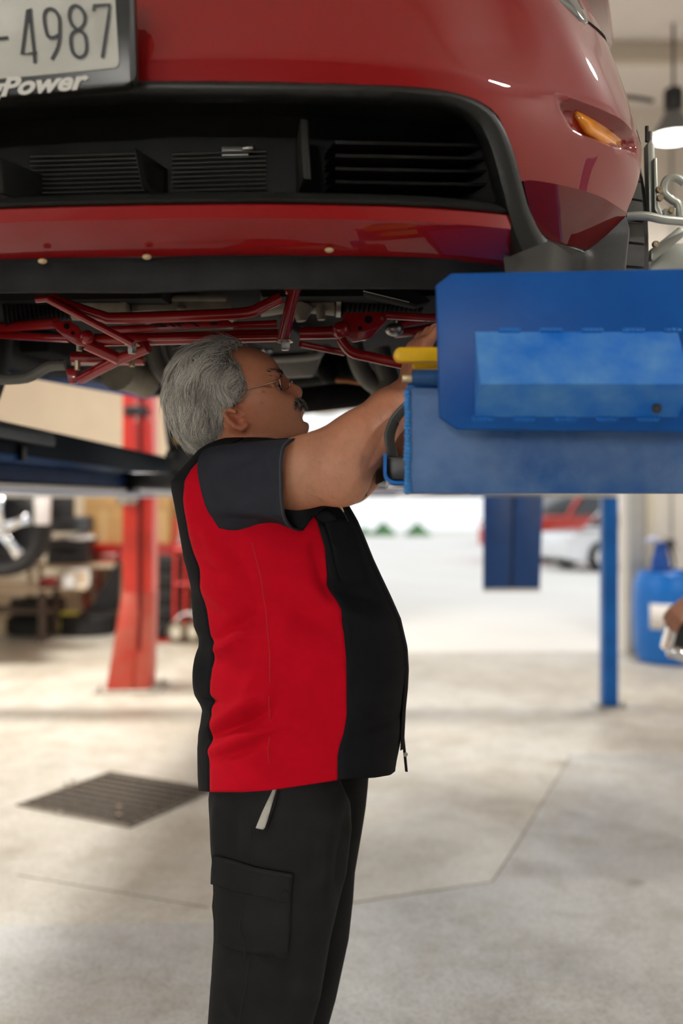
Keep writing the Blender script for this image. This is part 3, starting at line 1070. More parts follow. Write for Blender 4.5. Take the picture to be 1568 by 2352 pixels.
q = P(200, 1448, 11.05)
tire(q.x, 11.05, 0, 0.325, 0.225, 'black tire lying flat on the floor with yellow stickers', 'tires on the floor', sticker=[(-PI / 2 - 0.90, 0.5)])
q = P(80, 1437, 11.05)
tire(q.x, 11.06, 0, 0.31, 0.20, 'black tire lying flat on the floor under the table end', 'tires on the floor')
tire(q.x + 0.03, 11.07, 0.205, 0.30, 0.19, 'dusty tire lying on top of another beside the table', 'tires on the floor')
mk('tire_ticket', G().box((P(142, 0, 10.9).x, 10.84, 0.226), (P(180, 0, 10.9).x, 10.96, 0.262)), M('sticker_yellow', (0.78, 0.68, 0.12), 0.5), None, 'yellow paper ticket pack lying on the stickered tire', 'ticket', bevel=0.004)
# black liner leaning on the flat tyre
Yl = 11.28
g = G()
poly = [P(272, 1262, Yl), P(262, 1300, Yl), P(236, 1345, Yl), P(214, 1385, Yl), P(200, 1394, Yl), P(192, 1402, Yl), P(225, 1402, Yl), P(270, 1402, Yl), P(276, 1330, Yl)]
g.prism(poly, (0, 0.05, 0))
mk('fender_liner', g, m_black, None, 'black curved fender liner leaning behind the stickered tire', 'car part', bevel=0.008)

# hand truck with a stack of tyres behind the red column
qh = floor_at(372, 1474)
Yh = qh.y
for k in range(5):
    tire(P(368, 0, Yh).x, Yh + 0.32, 0.03 + 0.172 * k, 0.30, 0.168, ['bottom tire of the stack on the red hand truck', 'second tire up in the stack on the red hand truck', 'middle tire of the stack on the red hand truck',
         'fourth tire up in the stack on the red hand truck', 'top tire of the stack on the red hand truck'][k], 'tires stacked on the hand truck')
t = thing('hand_truck', (P(405, 0, Yh).x, Yh, 0), 'red tubular hand truck beside the tire stack', 'hand truck')
xa, xb = P(400, 0, Yh).x, P(452, 0, Yh).x
for xx in (xa, P(424, 0, Yh).x, xb):
    mk('upright_rail', G().cyl((xx, Yh, 0.1), (xx, Yh + 0.1, P(0, 1190 if xx != P(424, 0, Yh).x else 1270, Yh).z), 0.02, 10), m_redb, t)
for py in (1262, 1342, 1420):
    mk('rung', G().cyl((xa, Yh + 0.03, P(0, py, Yh).z), (xb, Yh + 0.03, P(0, py, Yh).z), 0.018, 8), m_redb, t)
mk('toe_plate', G().box((P(345, 0, Yh).x, Yh - 0.08, 0.004), (xb, Yh + 0.05, 0.024)), m_redb, t)
for xx, rr in ((P(408, 0, Yh - 0.1).x, 0.115), (P(446, 0, Yh - 0.1).x, 0.115)):
    c = Vector((xx, Yh - 0.12, rr))
    wl = mk('wheel', G().lathe([(rr * 0.55, -0.03), (rr * 0.9, -0.035), (rr, -0.015), (rr, 0.015), (rr * 0.9, 0.035), (rr * 0.55, 0.03)], c, dirv=(0.5, 1, 0), seg=24, caps=True), M('wheel_tan', (0.17, 0.13, 0.09), 0.7), t)
    mk('hub', G().lathe([(0.001, -0.042), (rr * 0.5, -0.04), (rr * 0.56, -0.03), (0.001, -0.03)], c, dirv=(0.5, 1, 0), seg=18), M('hub_cream', (0.6, 0.55, 0.45), 0.4), wl)
mk('axle', G().cyl((xa, Yh - 0.12, 0.115), (xb, Yh - 0.12, 0.115), 0.012, 8), m_steel, t)
mk('wheel_guard', G().lathe([(0.13, -0.05), (0.15, -0.05), (0.15, 0.05), (0.13, 0.05)], (P(432, 0, Yh).x, Yh + 0.02, 0.16), 'y', 24), m_white, t)
q = P(448, 1395, Yh + 0.6)
g = G().lathe([(0.001, 0), (0.10, 0), (0.11, 0.02), (0.12, 0.5), (0.13, 0.52), (0.13, 0.55), (0.001, 0.55)], (q.x, q.y, 0), seg=20)
mk('white_bucket', g, m_white, None, 'white plastic bucket standing behind the red hand truck', 'bucket')

# ================================================================== drum corner
YQ = 9.05
m_drum = M('drum_blue_plastic', (0.005, 0.15, 0.55), 0.35)
q = floor_at(1542, 1521)
dc = Vector((P(1544, 0, YQ).x, YQ + 0.05, 0))
t = thing('plastic_drum', dc, 'blue plastic drum with a white hazard label by the door', 'drum')
hd = P(0, 1312, YQ).z
mk('drum_body', G().lathe([(0.001, 0), (0.27, 0), (0.30, 0.03), (0.30, 0.06), (0.325, 0.10), (0.335, 0.30), (0.34, hd * 0.5), (0.335, hd - 0.22), (0.325, hd - 0.10), (0.30, hd - 0.05), (0.30, hd - 0.02), (0.285, hd), (0.26, hd), (0.26, hd - 0.02), (0.001, hd - 0.02)], dc, seg=44), m_drum, t)
for dx in (-0.12, 0.12):
    mk('bung', G().lathe([(0.001, hd + 0.005), (0.03, hd + 0.005), (0.032, hd - 0.02)], dc + Vector((dx, -0.02, 0)), seg=14), m_black, t)
za, zb_ = P(0, 1448, YQ - 0.3).z, P(0, 1390, YQ - 0.3).z
rows = []
for j in range(9):
    aa = -PI / 2 - 0.86 + 0.72 * j / 8
    rows.append([dc + Vector((math.cos(aa) * 0.3425, math.sin(aa) * 0.3425, z_)) for z_ in (za, zb_)])
lb = mk('drum_label', G().loft(rows), M('label_paper', (0.82, 0.80, 0.78), 0.5), t, solid=0.002, label='white paper label')
rows = []
aa0 = -PI / 2 - 0.36
for k in range(12):
    f_ = 2 * PI * k / 12
    aa = aa0 + math.cos(f_) * 0.10
    zz = (za * 0.62 + zb_ * 0.38) + math.sin(f_) * 0.045
    rows.append(dc + Vector((math.cos(aa) * 0.3455, math.sin(aa) * 0.3455, zz)))
mk('hazard_mark', G().prism(rows, (0, -0.002, 0)), M('hazard_red', (0.75, 0.12, 0.06), 0.5), lb)
jc = Vector((P(1512, 0, YQ).x, YQ - 0.05, hd + 0.0))
t = thing('fluid_jug', jc, 'blue spouted fluid jug standing on the blue drum', 'jug')
mk('jug_body', G().lathe([(0.001, 0), (0.085, 0), (0.095, 0.015), (0.085, 0.10), (0.062, 0.18), (0.055, 0.25), (0.06, 0.27), (0.001, 0.27)], jc, seg=22), M('jug_blue', (0.004, 0.06, 0.30), 0.3), t)
mk('spout', G().tube([jc + Vector((0, 0, 0.22)), jc + Vector((-0.05, -0.02, 0.285)), jc + Vector((-0.10, -0.03, 0.29)), jc + Vector((-0.125, -0.03, 0.26))], (0.035, 0.024), 12, smooth=4), M('jug_pale', (0.45, 0.50, 0.70), 0.3), t)
mk('handle', G().tube([jc + Vector((0.05, -0.01, 0.25)), jc + Vector((0.09, -0.02, 0.20)), jc + Vector((0.12, -0.02, 0.06)), jc + Vector((0.09, -0.02, 0.02))], 0.012, 10, smooth=5), m_black, t)
mk('hose', G().tube([jc + Vector((-0.10, -0.03, 0.27)), jc + Vector((-0.125, -0.03, 0.15)), jc + Vector((-0.13, -0.03, 0.005))], 0.009, 8, smooth=4), m_jamb, t)
q = P(1536, 1248, YD)
t = thing('wall_outlet', (q.x, YD, q.z), 'small grey outlet box on the pale wall above the drum', 'outlet')
mk('box_body', G().box((q.x - 0.05, YD - 0.05, q.z - 0.06), (q.x + 0.05, YD, q.z + 0.06)), m_jamb, t, bevel=0.006)
mk('conduit', G().cyl((q.x + 0.02, YD - 0.02, q.z + 0.06), (q.x + 0.02, YD - 0.02, ZC), 0.012, 8), m_jamb, t)
mk('cover_plate', G().box((q.x - 0.03, YD - 0.056, q.z - 0.04), (q.x + 0.03, YD - 0.05, q.z + 0.04)), m_black, t)


# ================================================================== four-post lift
TH = math.radians(2.1)
LS, LC = math.sin(TH), math.cos(TH)
lift = thing('vehicle_lift', (0.3, 4.0, 0), 'blue four-post alignment lift holding up the red car', 'vehicle lift')
m_lip = M('galvanised_lip', (0.70, 0.70, 0.70), 0.4, metal=0.2)


def lrun(Y, off=0.0):
    return -0.96 + (Y - 2.8) * math.tan(TH) + off


def rrun(Y, off=0.0):
    return 0.135 + (Y - 1.5) * math.tan(TH) + off


def along(g, fx, Y0, Y1, o0, o1, z0, z1, z0b=None, z1b=None, mi=0):
    z0b = z0 if z0b is None else z0b
    z1b = z1 if z1b is None else z1b
    vs = [(fx(Y0, o0), Y0, z0), (fx(Y0, o1), Y0, z0), (fx(Y1, o1), Y1, z0b), (fx(Y1, o0), Y1, z0b),
          (fx(Y0, o0), Y0, z1), (fx(Y0, o1), Y0, z1), (fx(Y1, o1), Y1, z1b), (fx(Y1, o0), Y1, z1b)]
    return g.add(vs, [(0, 3, 2, 1), (4, 5, 6, 7), (0, 1, 5, 4), (1, 2, 6, 5), (2, 3, 7, 6), (3, 0, 4, 7)], mi)


# far runway (seen along its inner side)
RY0, RY1 = 1.45, 6.95
rl = mk('runway', along(G(), lrun, RY0, RY1, -0.52, -0.03, 1.555, 1.60), m_blue, lift, bevel=0.004)
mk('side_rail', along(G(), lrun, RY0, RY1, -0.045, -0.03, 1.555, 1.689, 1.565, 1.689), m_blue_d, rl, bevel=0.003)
mk('lower_flange', along(G(), lrun, RY0, RY1 - 0.6, -0.03, 0.0, 1.507, 1.556, 1.520, 1.575), m_blue_f, rl, bevel=0.004)
mk('flange_lip', along(G(), lrun, RY0, RY1, -0.06, 0.012, 1.491, 1.507, 1.500, 1.518), m_lip, rl, bevel=0.003)
mk('outer_rail', along(G(), lrun, RY0, RY1, -0.52, -0.505, 1.50, 1.66), m_blue, rl, bevel=0.003)
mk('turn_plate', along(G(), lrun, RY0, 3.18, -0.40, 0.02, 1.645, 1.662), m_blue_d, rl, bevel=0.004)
mk('turn_plate_edge', along(G(), lrun, RY0, 3.20, 0.0, 0.03, 1.628, 1.672), m_black, rl, bevel=0.012)
mk('latch', along(G(), lrun, 3.02, 3.06, -0.03, -0.015, 1.58, 1.625), m_black, rl, bevel=0.004)

# near runway
rr_ = mk('runway', along(G(), rrun, 1.52, RY1, 0.10, 0.56, 1.555, 1.60), m_blue, lift, bevel=0.004)
mk('side_rail', along(G(), rrun, 2.4, RY1, 0.085, 0.10, 1.50, 1.66), m_blue, rr_, bevel=0.003)
mk('outer_rail', along(G(), rrun, 1.52, RY1, 0.56, 0.575, 1.50, 1.66), m_blue, rr_, bevel=0.003)
mk('flange_lip', along(G(), rrun, 1.9, RY1, 0.05, 0.14, 1.491, 1.507), m_lip, rr_, bevel=0.003)
# end plate of the near runway
YE = 1.48
a, b_ = P(934, 1133, YE), P(1790, 890, YE)
g = G().box((a.x, YE, a.z), (b_.x, YE + 0.012, b_.z))
g.box((a.x + 0.002, YE + 0.0125, a.z), (b_.x - 0.002, YE + 0.09, a.z + 0.012))
ep = mk('end_plate', g, M('lift_blue_dusty', (0.010, 0.085, 0.30), 0.42, col2=(0.10, 0.20, 0.42), scale=9, bump=0.03, bscale=150, rough2=0.6), lift, bevel=0.004)
g = G()
rr2 = random.Random(3)
for i in range(26):
    py = 900 + 228 * i / 25
    q = P(934 + rr2.uniform(-1, 1), py, YE)
    g.ball((q.x + 0.001, YE - 0.001, q.z), (0.0045 + rr2.random() * 0.002, 0.004, 0.0048), 8, 6)
mk('weld_bead', g, M('weld_blue_lit', (0.03, 0.20, 0.55), 0.3), ep, kind='stuff')  # light along the weld edge is put into this brighter blue
# wheel-stop plate with its folded bracket
YP = 1.405
poly = [P(1001, 655, YP), P(1036, 628, YP), P(1806, 612, YP), P(1838, 640, YP), P(1842, 965, YP), P(1805, 994, YP), P(1050, 986, YP), P(1009, 958, YP)]
ws = mk('wheel_stop', G().prism(poly, (0, 0.012, 0)), M('lift_blue_deep', (0.002, 0.060, 0.27), 0.40, col2=(0.003, 0.080, 0.33), scale=8, bump=0.02, bscale=120, spec=0.22), lift, bevel=0.0018, bseg=2)
pts = []
for px in (1090, 1556):
    pts.append([P(px, 762, YP), P(px - (px - 1320) * 0.004, 884, YP - 0.062) + Vector((0, 0, 0)), P(px, 958, YP)])
prof = []
xl, xr = P(1090, 0, YP).x, P(1556, 0, YP).x
z1_, z2_, z3_ = P(0, 762, YP).z, P(0, 882, YP - 0.055).z, P(0, 958, YP).z
g = G().loft([[Vector((x_, YP, z1_)), Vector((x_, YP - 0.055, z2_)), Vector((x_, YP - 0.050, z2_ - 0.004)), Vector((x_, YP, z3_))] for x_ in (xl, xr)], closed=False)
g.add([(xl, YP, z1_), (xl, YP - 0.055, z2_), (xl, YP, z3_)], [(0, 1, 2)])
g.add([(xr, YP, z1_), (xr, YP - 0.055, z2_), (xr, YP, z3_)], [(0, 1, 2)])
mk('folded_bracket', g, M('bracket_blue_dusty_lit', (0.003, 0.13, 0.55), 0.45, col2=(0.08, 0.26, 0.62), scale=14, spec=0.3, rough2=0.6), ws, smooth=20)  # dusty patches; the brighter blue also stands for light on the top face
g = G()
for i in range(40):
    px = 1092 + 462 * i / 39
    if (i // 4) % 2 == 0:
        q = P(px, 962, YP)
        g.ball((q.x, YP, q.z), (0.006, 0.003, 0.0045), 8, 5)
        q = P(px + 60, 759, YP)
        g.ball((min(q.x, xr), YP, q.z), (0.006, 0.003, 0.004), 8, 5)
mk('weld_bead', g, m_blue, ws, kind='stuff')
mk('bolt_hole', G().lathe([(0.001, -0.0015), (0.006, -0.0015), (0.007, 0.0)], P(1508, 938, YP - 0.022), 'y', 12), m_black, ws)
# yellow release levers, pin and brass bolt behind the plate
for (x0, y0, x1, y1, Y) in ((904, 797, 1070, 831, 1.47), (948, 826, 1070, 846, 1.50)):
    za, zb_ = P(0, y1, Y).z, P(0, y0, Y).z
    r_ = (zb_ - za) / 2
    xa, xb = P(x0, 0, Y).x, P(x1, 0, Y).x
    poly = [Vector((xa + r_ - r_ * math.sin(PI * k / 10), Y, (za + zb_) / 2 + r_ * math.cos(PI * k / 10))) for k in range(11)] + [Vector((xb, Y, za)), Vector((xb, Y, zb_))]
    mk('release_lever', G().prism(poly, (0, 0.02, 0)), m_yellow, lift, bevel=0.003)
a = P(946, 867, 1.47)
b_ = P(1070, 867, 1.47)
mk('pivot_pin', G().cyl(a, b_, 0.0115, 18), M('lift_blue_pin', (0.004, 0.05, 0.17), 0.35), lift)
mk('brass_bolt', G().lathe([(0.001, -0.014), (0.006, -0.014), (0.007, -0.011), (0.007, 0.0), (0.005, 0.0)], P(945, 869, 1.47), dirv=(1, 0, 0), seg=14), m_brass, lift)
mk('pivot_bracket', G().box((P(935, 0, 1.485).x, 1.485, P(0, 895, 1.485).z), (P(1070, 0, 1.485).x, 1.50, P(0, 880, 1.485).z)), m_blue, lift, bevel=0.002)
# bent channel at the runway's inner edge
Yu = 1.56
path = [P(940, 1112, Yu), P(905, 1112, Yu), P(890, 1106, Yu), P(882, 1096, Yu), P(880, 1082, Yu), P(880, 1040, Yu)]
path = spline(path, 4)
outer = [p_ for p_ in path]
inner = []
cc = P(930, 1060, Yu)
for p_ in path:
    d = (cc - p_)
    d.y = 0
    inner.append(p_ + d.normalized() * 0.0055)
rows = [outer + inner[::-1], [p_ + Vector((0.03, 0.7, 0)) for p_ in outer + inner[::-1]]]
mk('edge_channel', G().loft(rows, closed=True, caps=True), m_blue, lift, smooth=50)
g = G().box((P(884, 0, 1.60).x, 1.60, P(0, 1104, 1.60).z), (P(960, 0, 1.60).x + 0.02, 2.2, P(0, 1048, 1.60).z))
mk('channel_core', g, m_black, lift, bevel=0.004)
mk('channel_lit_underside', G().box((P(892, 0, Yu).x, Yu + 0.01, P(0, 1122, Yu).z), (P(936, 0, Yu).x, Yu + 0.1, P(0, 1114, Yu).z)), m_lip, lift, bevel=0.001)  # pale strip standing for the lit underside of the channel
# crossbeam, columns, hanging approach ramp
cb = floor_at(1398, 1622)
YCB = cb.y
mk('crossbeam', G().box((-2.70, YCB - 0.08, 1.490), (cb.x + 0.05, YCB + 0.08, 1.555)), m_lip, lift, bevel=0.006)
mk('cable_tray', G().box((-2.6, YCB - 0.11, 1.512), (cb.x, YCB - 0.08, 1.520)), M('tray_grey', (0.3, 0.3, 0.32), 0.5), lift)
for (x_, y_) in ((cb.x, YCB), (-2.68, YCB), (cb.x + 0.02, 1.75), (-2.72, 1.75)):
    cl = mk('column', G().box((x_ - 0.053, y_ - 0.06, 0.012), (x_ + 0.053, y_ + 0.06, 2.2)), m_blue, lift, bevel=0.008)
    mk('base_plate', G().box((x_ - 0.10, y_ - 0.10, 0), (x_ + 0.10, y_ + 0.10, 0.012)), m_steel, cl, bevel=0.003)
    for sx in (-0.08, 0.08):
        mk('anchor_bolt', G().lathe([(0.016, 0.014), (0.016, 0.028), (0.008, 0.028), (0.008, 0.05), (0.001, 0.05)], (x_ + sx, y_ - 0.08, 0), seg=8), m_steel, cl)
YR = 6.98
pr = [P(1110, 1140, YR), P(1247, 1140, YR), P(1240, 1352, YR - 0.05), P(1109, 1352, YR - 0.05)]
mid_t, mid_b = (pr[0] + pr[1]) / 2, (pr[2] + pr[3]) / 2
m_ramp = M('ramp_blue', (0.012, 0.060, 0.22), 0.45, var=0.12, scale=10)
rp = mk('approach_ramp', G().prism([pr[0], mid_t - Vector((0.008, 0, 0)), mid_b - Vector((0.008, 0, 0)), pr[3]], (0, 0.02, 0)), m_ramp, lift, bevel=0.004)
mk('ramp_half', G().prism([mid_t + Vector((0.008, 0, 0)), pr[1], pr[2], mid_b + Vector((0.008, 0, 0))], (0, 0.02, 0)), m_ramp, rp, bevel=0.004)
mk('ramp_seam', G().prism([mid_t + Vector((-0.01, 0.01, 0)), mid_t + Vector((0.01, 0.01, 0)), mid_b + Vector((0.01, 0.01, 0)), mid_b + Vector((-0.01, 0.01, 0))], (0, 0.02, 0)), m_black, rp)
mk('ramp_lip', G().box((pr[3].x, YR - 0.06, pr[3].z - 0.022), (pr[2].x, YR - 0.02, pr[3].z + 0.002)), m_lip, rp, bevel=0.003)
# rolling bridge jack across the two runways, black with a yellow label
Yk = 4.2
t = thing('bridge_jack', (0.0 - 0.35, Yk, 1.505), 'black rolling jack with a yellow label spanning the lift runways', 'jack')
mk('jack_beam', G().box((lrun(Yk) - 0.02, Yk, 1.512), (rrun(Yk) + 0.12, Yk + 0.12, 1.578)), m_black, t, bevel=0.008)
a, b_ = P(386, 1046, Yk), P(476, 990, Yk)
bx_ = mk('jack_body', G().box((a.x, Yk - 0.01, 1.578), (b_.x, Yk + 0.13, b_.z)), m_black, t, bevel=0.008)
a, b_ = P(400, 1019, Yk), P(446, 1003, Yk)
mk('yellow_label', G().box((a.x, Yk - 0.012, a.z), (b_.x, Yk - 0.01, b_.z)), m_yellow, bx_)
mk('clamp_knob', G().lathe([(0.001, -0.03), (0.020, -0.03), (0.024, -0.02), (0.024, 0.0), (0.001, 0.0)], P(394, 1046, Yk - 0.01), 'y', 14), m_black, t)
mk('cable', G().tube([P(400, 1050, Yk), P(420, 1052, Yk), P(435, 1066, Yk), P(455, 1078, Yk)], 0.007, 8, smooth=4), m_black, t)
mk('side_shoe', G().box((lrun(Yk) - 0.06, Yk - 0.03, 1.495), (lrun(Yk) + 0.03, Yk + 0.15, 1.512)), m_black, t, bevel=0.003)
mk('side_shoe', G().box((rrun(Yk) + 0.06, Yk - 0.03, 1.508), (rrun(Yk) + 0.13, Yk + 0.15, 1.516)), m_black, t, bevel=0.003)

# ================================================================== red car
CT = math.radians(3.5)
CR = Vector((math.cos(CT), -math.sin(CT), 0))
CD = Vector((math.sin(CT), math.cos(CT), 0))
C0 = Vector((-0.307, 1.45, 0))
SA, SB, SN = 0.885, 0.76, 2.4


def carpt(u, w_, z):
    q = C0 + CR * u + CD * w_
    return Vector((q.x, q.y, z))


def surf(t, z, e=0.0):
    s, c = math.sin(t), math.cos(t)
    u = (SA - e) * math.copysign(abs(s) ** (2 / SN), s)
    w_ = SB - (SB - e) * abs(c) ** (2 / SN)
    return carpt(u, w_, z)


def hit(px, py, e=0.0):
    """Where the camera's ray through a pixel meets the car's nose surface: (t, z)."""
    Y = np.linspace(0.9, 2.6, 1700)
    X = (px - CX) / F * Y
    Z = CH + (HY - py) / F * Y
    dx, dy = X - C0.x, Y - C0.y
    u = dx * CR.x + dy * CR.y
    w_ = dx * CD.x + dy * CD.y
    E = e(Z) if callable(e) else e
    f = np.abs(u / (SA - E)) ** SN + np.abs(np.clip(SB - w_, 0, None) / (SB - E)) ** SN - 1
    k = np.argmax(f < 0) if (f < 0).any() else int(np.argmin(f))
    Ee = float(E[k]) if isinstance(E, np.ndarray) else E
    s = min(1.0, abs(u[k]) / (SA - Ee)) ** (SN / 2)
    c = min(1.0, max(0.0, (SB - w_[k])) / (SB - Ee)) ** (SN / 2)
    return math.copysign(math.atan2(s, c), u[k]), float(Z[k])


def hit2(px, py, fe):
    e = 0.02
    for _ in range(6):
        t_, z = hit(px, py, e)
        e = 0.5 * e + 0.5 * max(0.0, min(0.2, fe(t_, z)))
    return t_, z


def trace(poly, e=0.0, n=None, sm=0):
    pts = [Vector((a_, b_, 0)) for a_, b_ in poly]
    if sm:
        pts = spline(pts, sm)
    if n:
        pts = resample(pts, n)
    return [hit(q.x, q.y, e) for q in pts]


def clip_poly(poly, ax, val, keep_less):
    out = []
    n = len(poly)
    for i in range(n):
        a, b_ = poly[i], poly[(i + 1) % n]
        ia = (a[ax] <= val) if keep_less else (a[ax] >= val)
        ib = (b_[ax] <= val) if keep_less else (b_[ax] >= val)
        if ia:
            out.append(a)
        if ia != ib:
            t_ = (val - a[ax]) / (b_[ax] - a[ax])
            out.append((a[0] + (b_[0] - a[0]) * t_, a[1] + (b_[1] - a[1]) * t_))
    return out


def patch(poly, fn, su, sv):
    """Fill a 2D outline with small cells and map each vertex by fn(u, v) to space."""
    g = G()
    us = [p_[0] for p_ in poly]
    vs = [p_[1] for p_ in poly]
    i0, i1 = math.floor(min(us) / su), math.ceil(max(us) / su)
    j0, j1 = math.floor(min(vs) / sv), math.ceil(max(vs) / sv)
    for i in range(i0, i1):
        col_ = clip_poly(clip_poly(poly, 0, i * su, False), 0, (i + 1) * su, True)
        if len(col_) < 3:
            continue
        for j in range(j0, j1):
            c = clip_poly(clip_poly(col_, 1, j * sv, False), 1, (j + 1) * sv, True)
            cc = []
            for q in c:
                if not cc or abs(q[0] - cc[-1][0]) + abs(q[1] - cc[-1][1]) > 1e-7:
                    cc.append(q)
            if len(cc) > 2 and abs(cc[0][0] - cc[-1][0]) + abs(cc[0][1] - cc[-1][1]) < 1e-7:
                cc.pop()
            if len(cc) < 3:
                continue
            g.add([fn(*q) for q in cc], [tuple(range(len(cc)))])
    return g


def mirror_t(pts):
    return [(-t_, z) for t_, z in pts]


def pair(name, poly, fn, su, sv, m, **kw):
    """One object on each side of the car."""
    for pl_ in (poly, mirror_t(poly)):
        mk(name, patch(pl_, fn, su, sv), m, car, merge=True, **kw)


def both(poly, fn, su, sv):
    """The patch and its mirror image across the car's centre line, as one mesh."""
    g = patch(poly, fn, su, sv)
    g2 = patch(mirror_t(poly), fn, su, sv)
    g.add(g2.v, g2.f)
    return g


m_red = M('candy_red_paint', (0.20, 0.002, 0.003), 0.45, coat=1.0, spec=0.15, crough=0.015)
m_trim = M('textured_black_trim', (0.010, 0.0105, 0.010), 0.42, bump=0.05, bscale=500, spec=0.25)
m_trim_g = M('charcoal_trim', (0.030, 0.031, 0.029), 0.45, bump=0.05, bscale=500)
m_dam = M('air_dam_rubber', (0.008, 0.008, 0.0085), 0.6, var=0.35, scale=14, bump=0.05, bscale=200, spec=0.12)
m_under = M('underbody_black', (0.006, 0.006, 0.006), 0.8, var=0.4, scale=10, spec=0.2)
m_redtube = M('powder_coat_red', (0.32, 0.006, 0.009), 0.35, coat=1.0, crough=0.08, spec=0.3)
m_alu = M('cast_aluminium_grimy', (0.23, 0.21, 0.165), 0.55, metal=0.3, col2=(0.36, 0.33, 0.27), scale=18, bump=0.12, bscale=60)
m_exh = M('exhaust_grey', (0.16, 0.16, 0.145), 0.6, metal=0.3, var=0.15, scale=12)
m_pan = M('transmission_pan_grey', (0.34, 0.34, 0.31), 0.5, metal=0.4, var=0.15, scale=10)

car = thing('car', C0 + CD * 2.2 + Vector((0, 0, 1.6)), 'glossy red car raised on the blue lift, front end towards the viewer', 'car')


def e_up(z):
    z = np.asarray(z)
    zz = np.maximum(z - 2.10, 0)
    return 0.22 * zz + 0.35 * zz ** 2 + 0.55 * np.maximum(2.06 - z, 0) ** 1.6


low = trace([(300, 186), (600, 188), (900, 197), (1010, 207), (1080, 224), (1130, 252), (1158, 290), (1178, 340), (1190, 385), (1200, 412)], 0.0, 40, 5)
low[0] = (0.0, low[0][1])
crease = trace([(1200, 412), (1250, 418), (1300, 428), (1345, 440), (1385, 455), (1438, 488)], e_up, 16, 4)
TMAX = 1.36
zc_end = crease[-1][1]
TC = crease[-1][0]
EDGE = [(TC + 0.02, zc_end + 0.03), (TC + 0.06, zc_end + 0.09), (TC + 0.13, zc_end + 0.17), (TC + 0.22, zc_end + 0.25), (TMAX, zc_end + 0.33)]
mk_c = [trace([(1282, 226), (1340, 238), (1395, 262), (1440, 300), (1452, 330)], 0.0, 12), ]


def crz(t_):
    return float(np.interp(t_, [c[0] for c in crease], [c[1] for c in crease]))


# marker-lamp recess outline
mark = trace([(1276, 224), (1330, 234), (1390, 262), (1436, 300), (1456, 322), (1452, 356), (1400, 340), (1340, 312), (1306, 290)], 0.0)


def in_poly(t_, z, poly):
    c = False
    n = len(poly)
    for i in range(n):
        a, b_ = poly[i], poly[(i + 1) % n]
        if (a[1] > z) != (b_[1] > z) and t_ < (b_[0] - a[0]) * (z - a[1]) / (b_[1] - a[1]) + a[0]:
            c = not c
    return c


mt = sum(q[0] for q in mark) / len(mark)
mz = sum(q[1] for q in mark) / len(mark)


mk_lo = (min(q[0] for q in mark), min(q[1] for q in mark))
mk_hi = (max(q[0] for q in mark), max(q[1] for q in mark))


def edge_dist(t_, z, poly):
    d = 9.0
    for i in range(len(poly)):
        a, b_ = poly[i], poly[(i + 1) % len(poly)]
        ax_, ay_ = (b_[0] - a[0]) * 0.8, b_[1] - a[1]
        px_, py_ = (t_ - a[0]) * 0.8, z - a[1]
        s = max(0, min(1, (px_ * ax_ + py_ * ay_) / (ax_ * ax_ + ay_ * ay_ + 1e-12)))
        d = min(d, math.hypot(px_ - s * ax_, py_ - s * ay_))
    return d


def f_up(t_, z):
    e = float(e_up(z))
    # soft shoulder above the grille corner and a hollow around the marker lamp
    at = abs(t_)
    # raised shoulder running down from the headlamp towards the marker lamp
    tr = 0.80 + (2.24 - z) * 1.15
    e -= 0.010 * math.exp(-((at - tr) / 0.14) ** 2) * min(1, max(0, (z - 1.98) / 0.1))
    e += 0.012 * math.exp(-((at - 0.62) / 0.10) ** 2) * min(1, max(0, (z - 2.08) / 0.08))
    if mk_lo[0] < at < mk_hi[0] and mk_lo[1] < z < mk_hi[1] and in_poly(at, z, mark):
        e += 0.020 * min(1.0, edge_dist(at, z, mark) / 0.014)
    return surf(t_, z, e)


upper = low + crease[1:] + EDGE + [(1.30, 2.40), (0.9, 2.42), (0.0, 2.44)]
bump_o = mk('bumper_cover', both(upper, f_up, 0.0125, 0.0075), m_red, car, merge=True, smooth=50)
# lower corner facet turning under, below the crease
def e_facet(t_, z):
    return float(e_up(z)) + max(0.0, 0.75 * (crz(abs(t_)) - z))


BND = [hit2(a_, b_, e_facet) for a_, b_ in ((1208, 448), (1217, 484), (1228, 512), (1240, 532), (1262, 551), (1300, 562), (1345, 575), (1368, 560), (1390, 542), (1415, 518), (1437, 496))]
facet = BND + crease[::-1]
pair('bumper_corner', facet, lambda t_, z: surf(t_, z, e_facet(t_, z)), 0.02, 0.01, m_red, smooth=40)


def rows_strip(specs, n, sm=4):
    """Loft between pixel curves; each spec is (curve, inset). Mirrored across the centre."""
    rows = []
    for poly, e in specs:
        tr = trace(poly, max(0.0, e) if not callable(e) else e, n, sm)
        tr[0] = (0.0, tr[0][1])
        R_ = [surf(t_, z, e) for t_, z in tr]
        Lf = [surf(-t_, z, e) for t_, z in tr[1:]][::-1]
        rows.append(Lf + R_)
    return G().loft(rows)


def sh(poly, dx, dy):
    return [(a_ + dx, b_ + dy) for a_, b_ in poly]


O_ = [(300, 187), (600, 189), (900, 198), (1010, 208), (1080, 226), (1128, 255), (1156, 294), (1177, 345), (1190, 395), (1202, 440), (1216, 485), (1240, 534), (1258, 552)]
I_ = [(300, 236), (600, 237), (900, 243), (990, 249), (1045, 264), (1085, 296), (1106, 345), (1121, 400), (1134, 450), (1146, 500), (1156, 540), (1164, 575), (1168, 590)]


def mixc(a, b_, f_):
    A2 = resample([Vector((x, y, 0)) for x, y in a], 30)
    B2 = resample([Vector((x, y, 0)) for x, y in b_], 30)
    return [tuple(p_.lerp(q, f_))[:2] for p_, q in zip(A2, B2)]


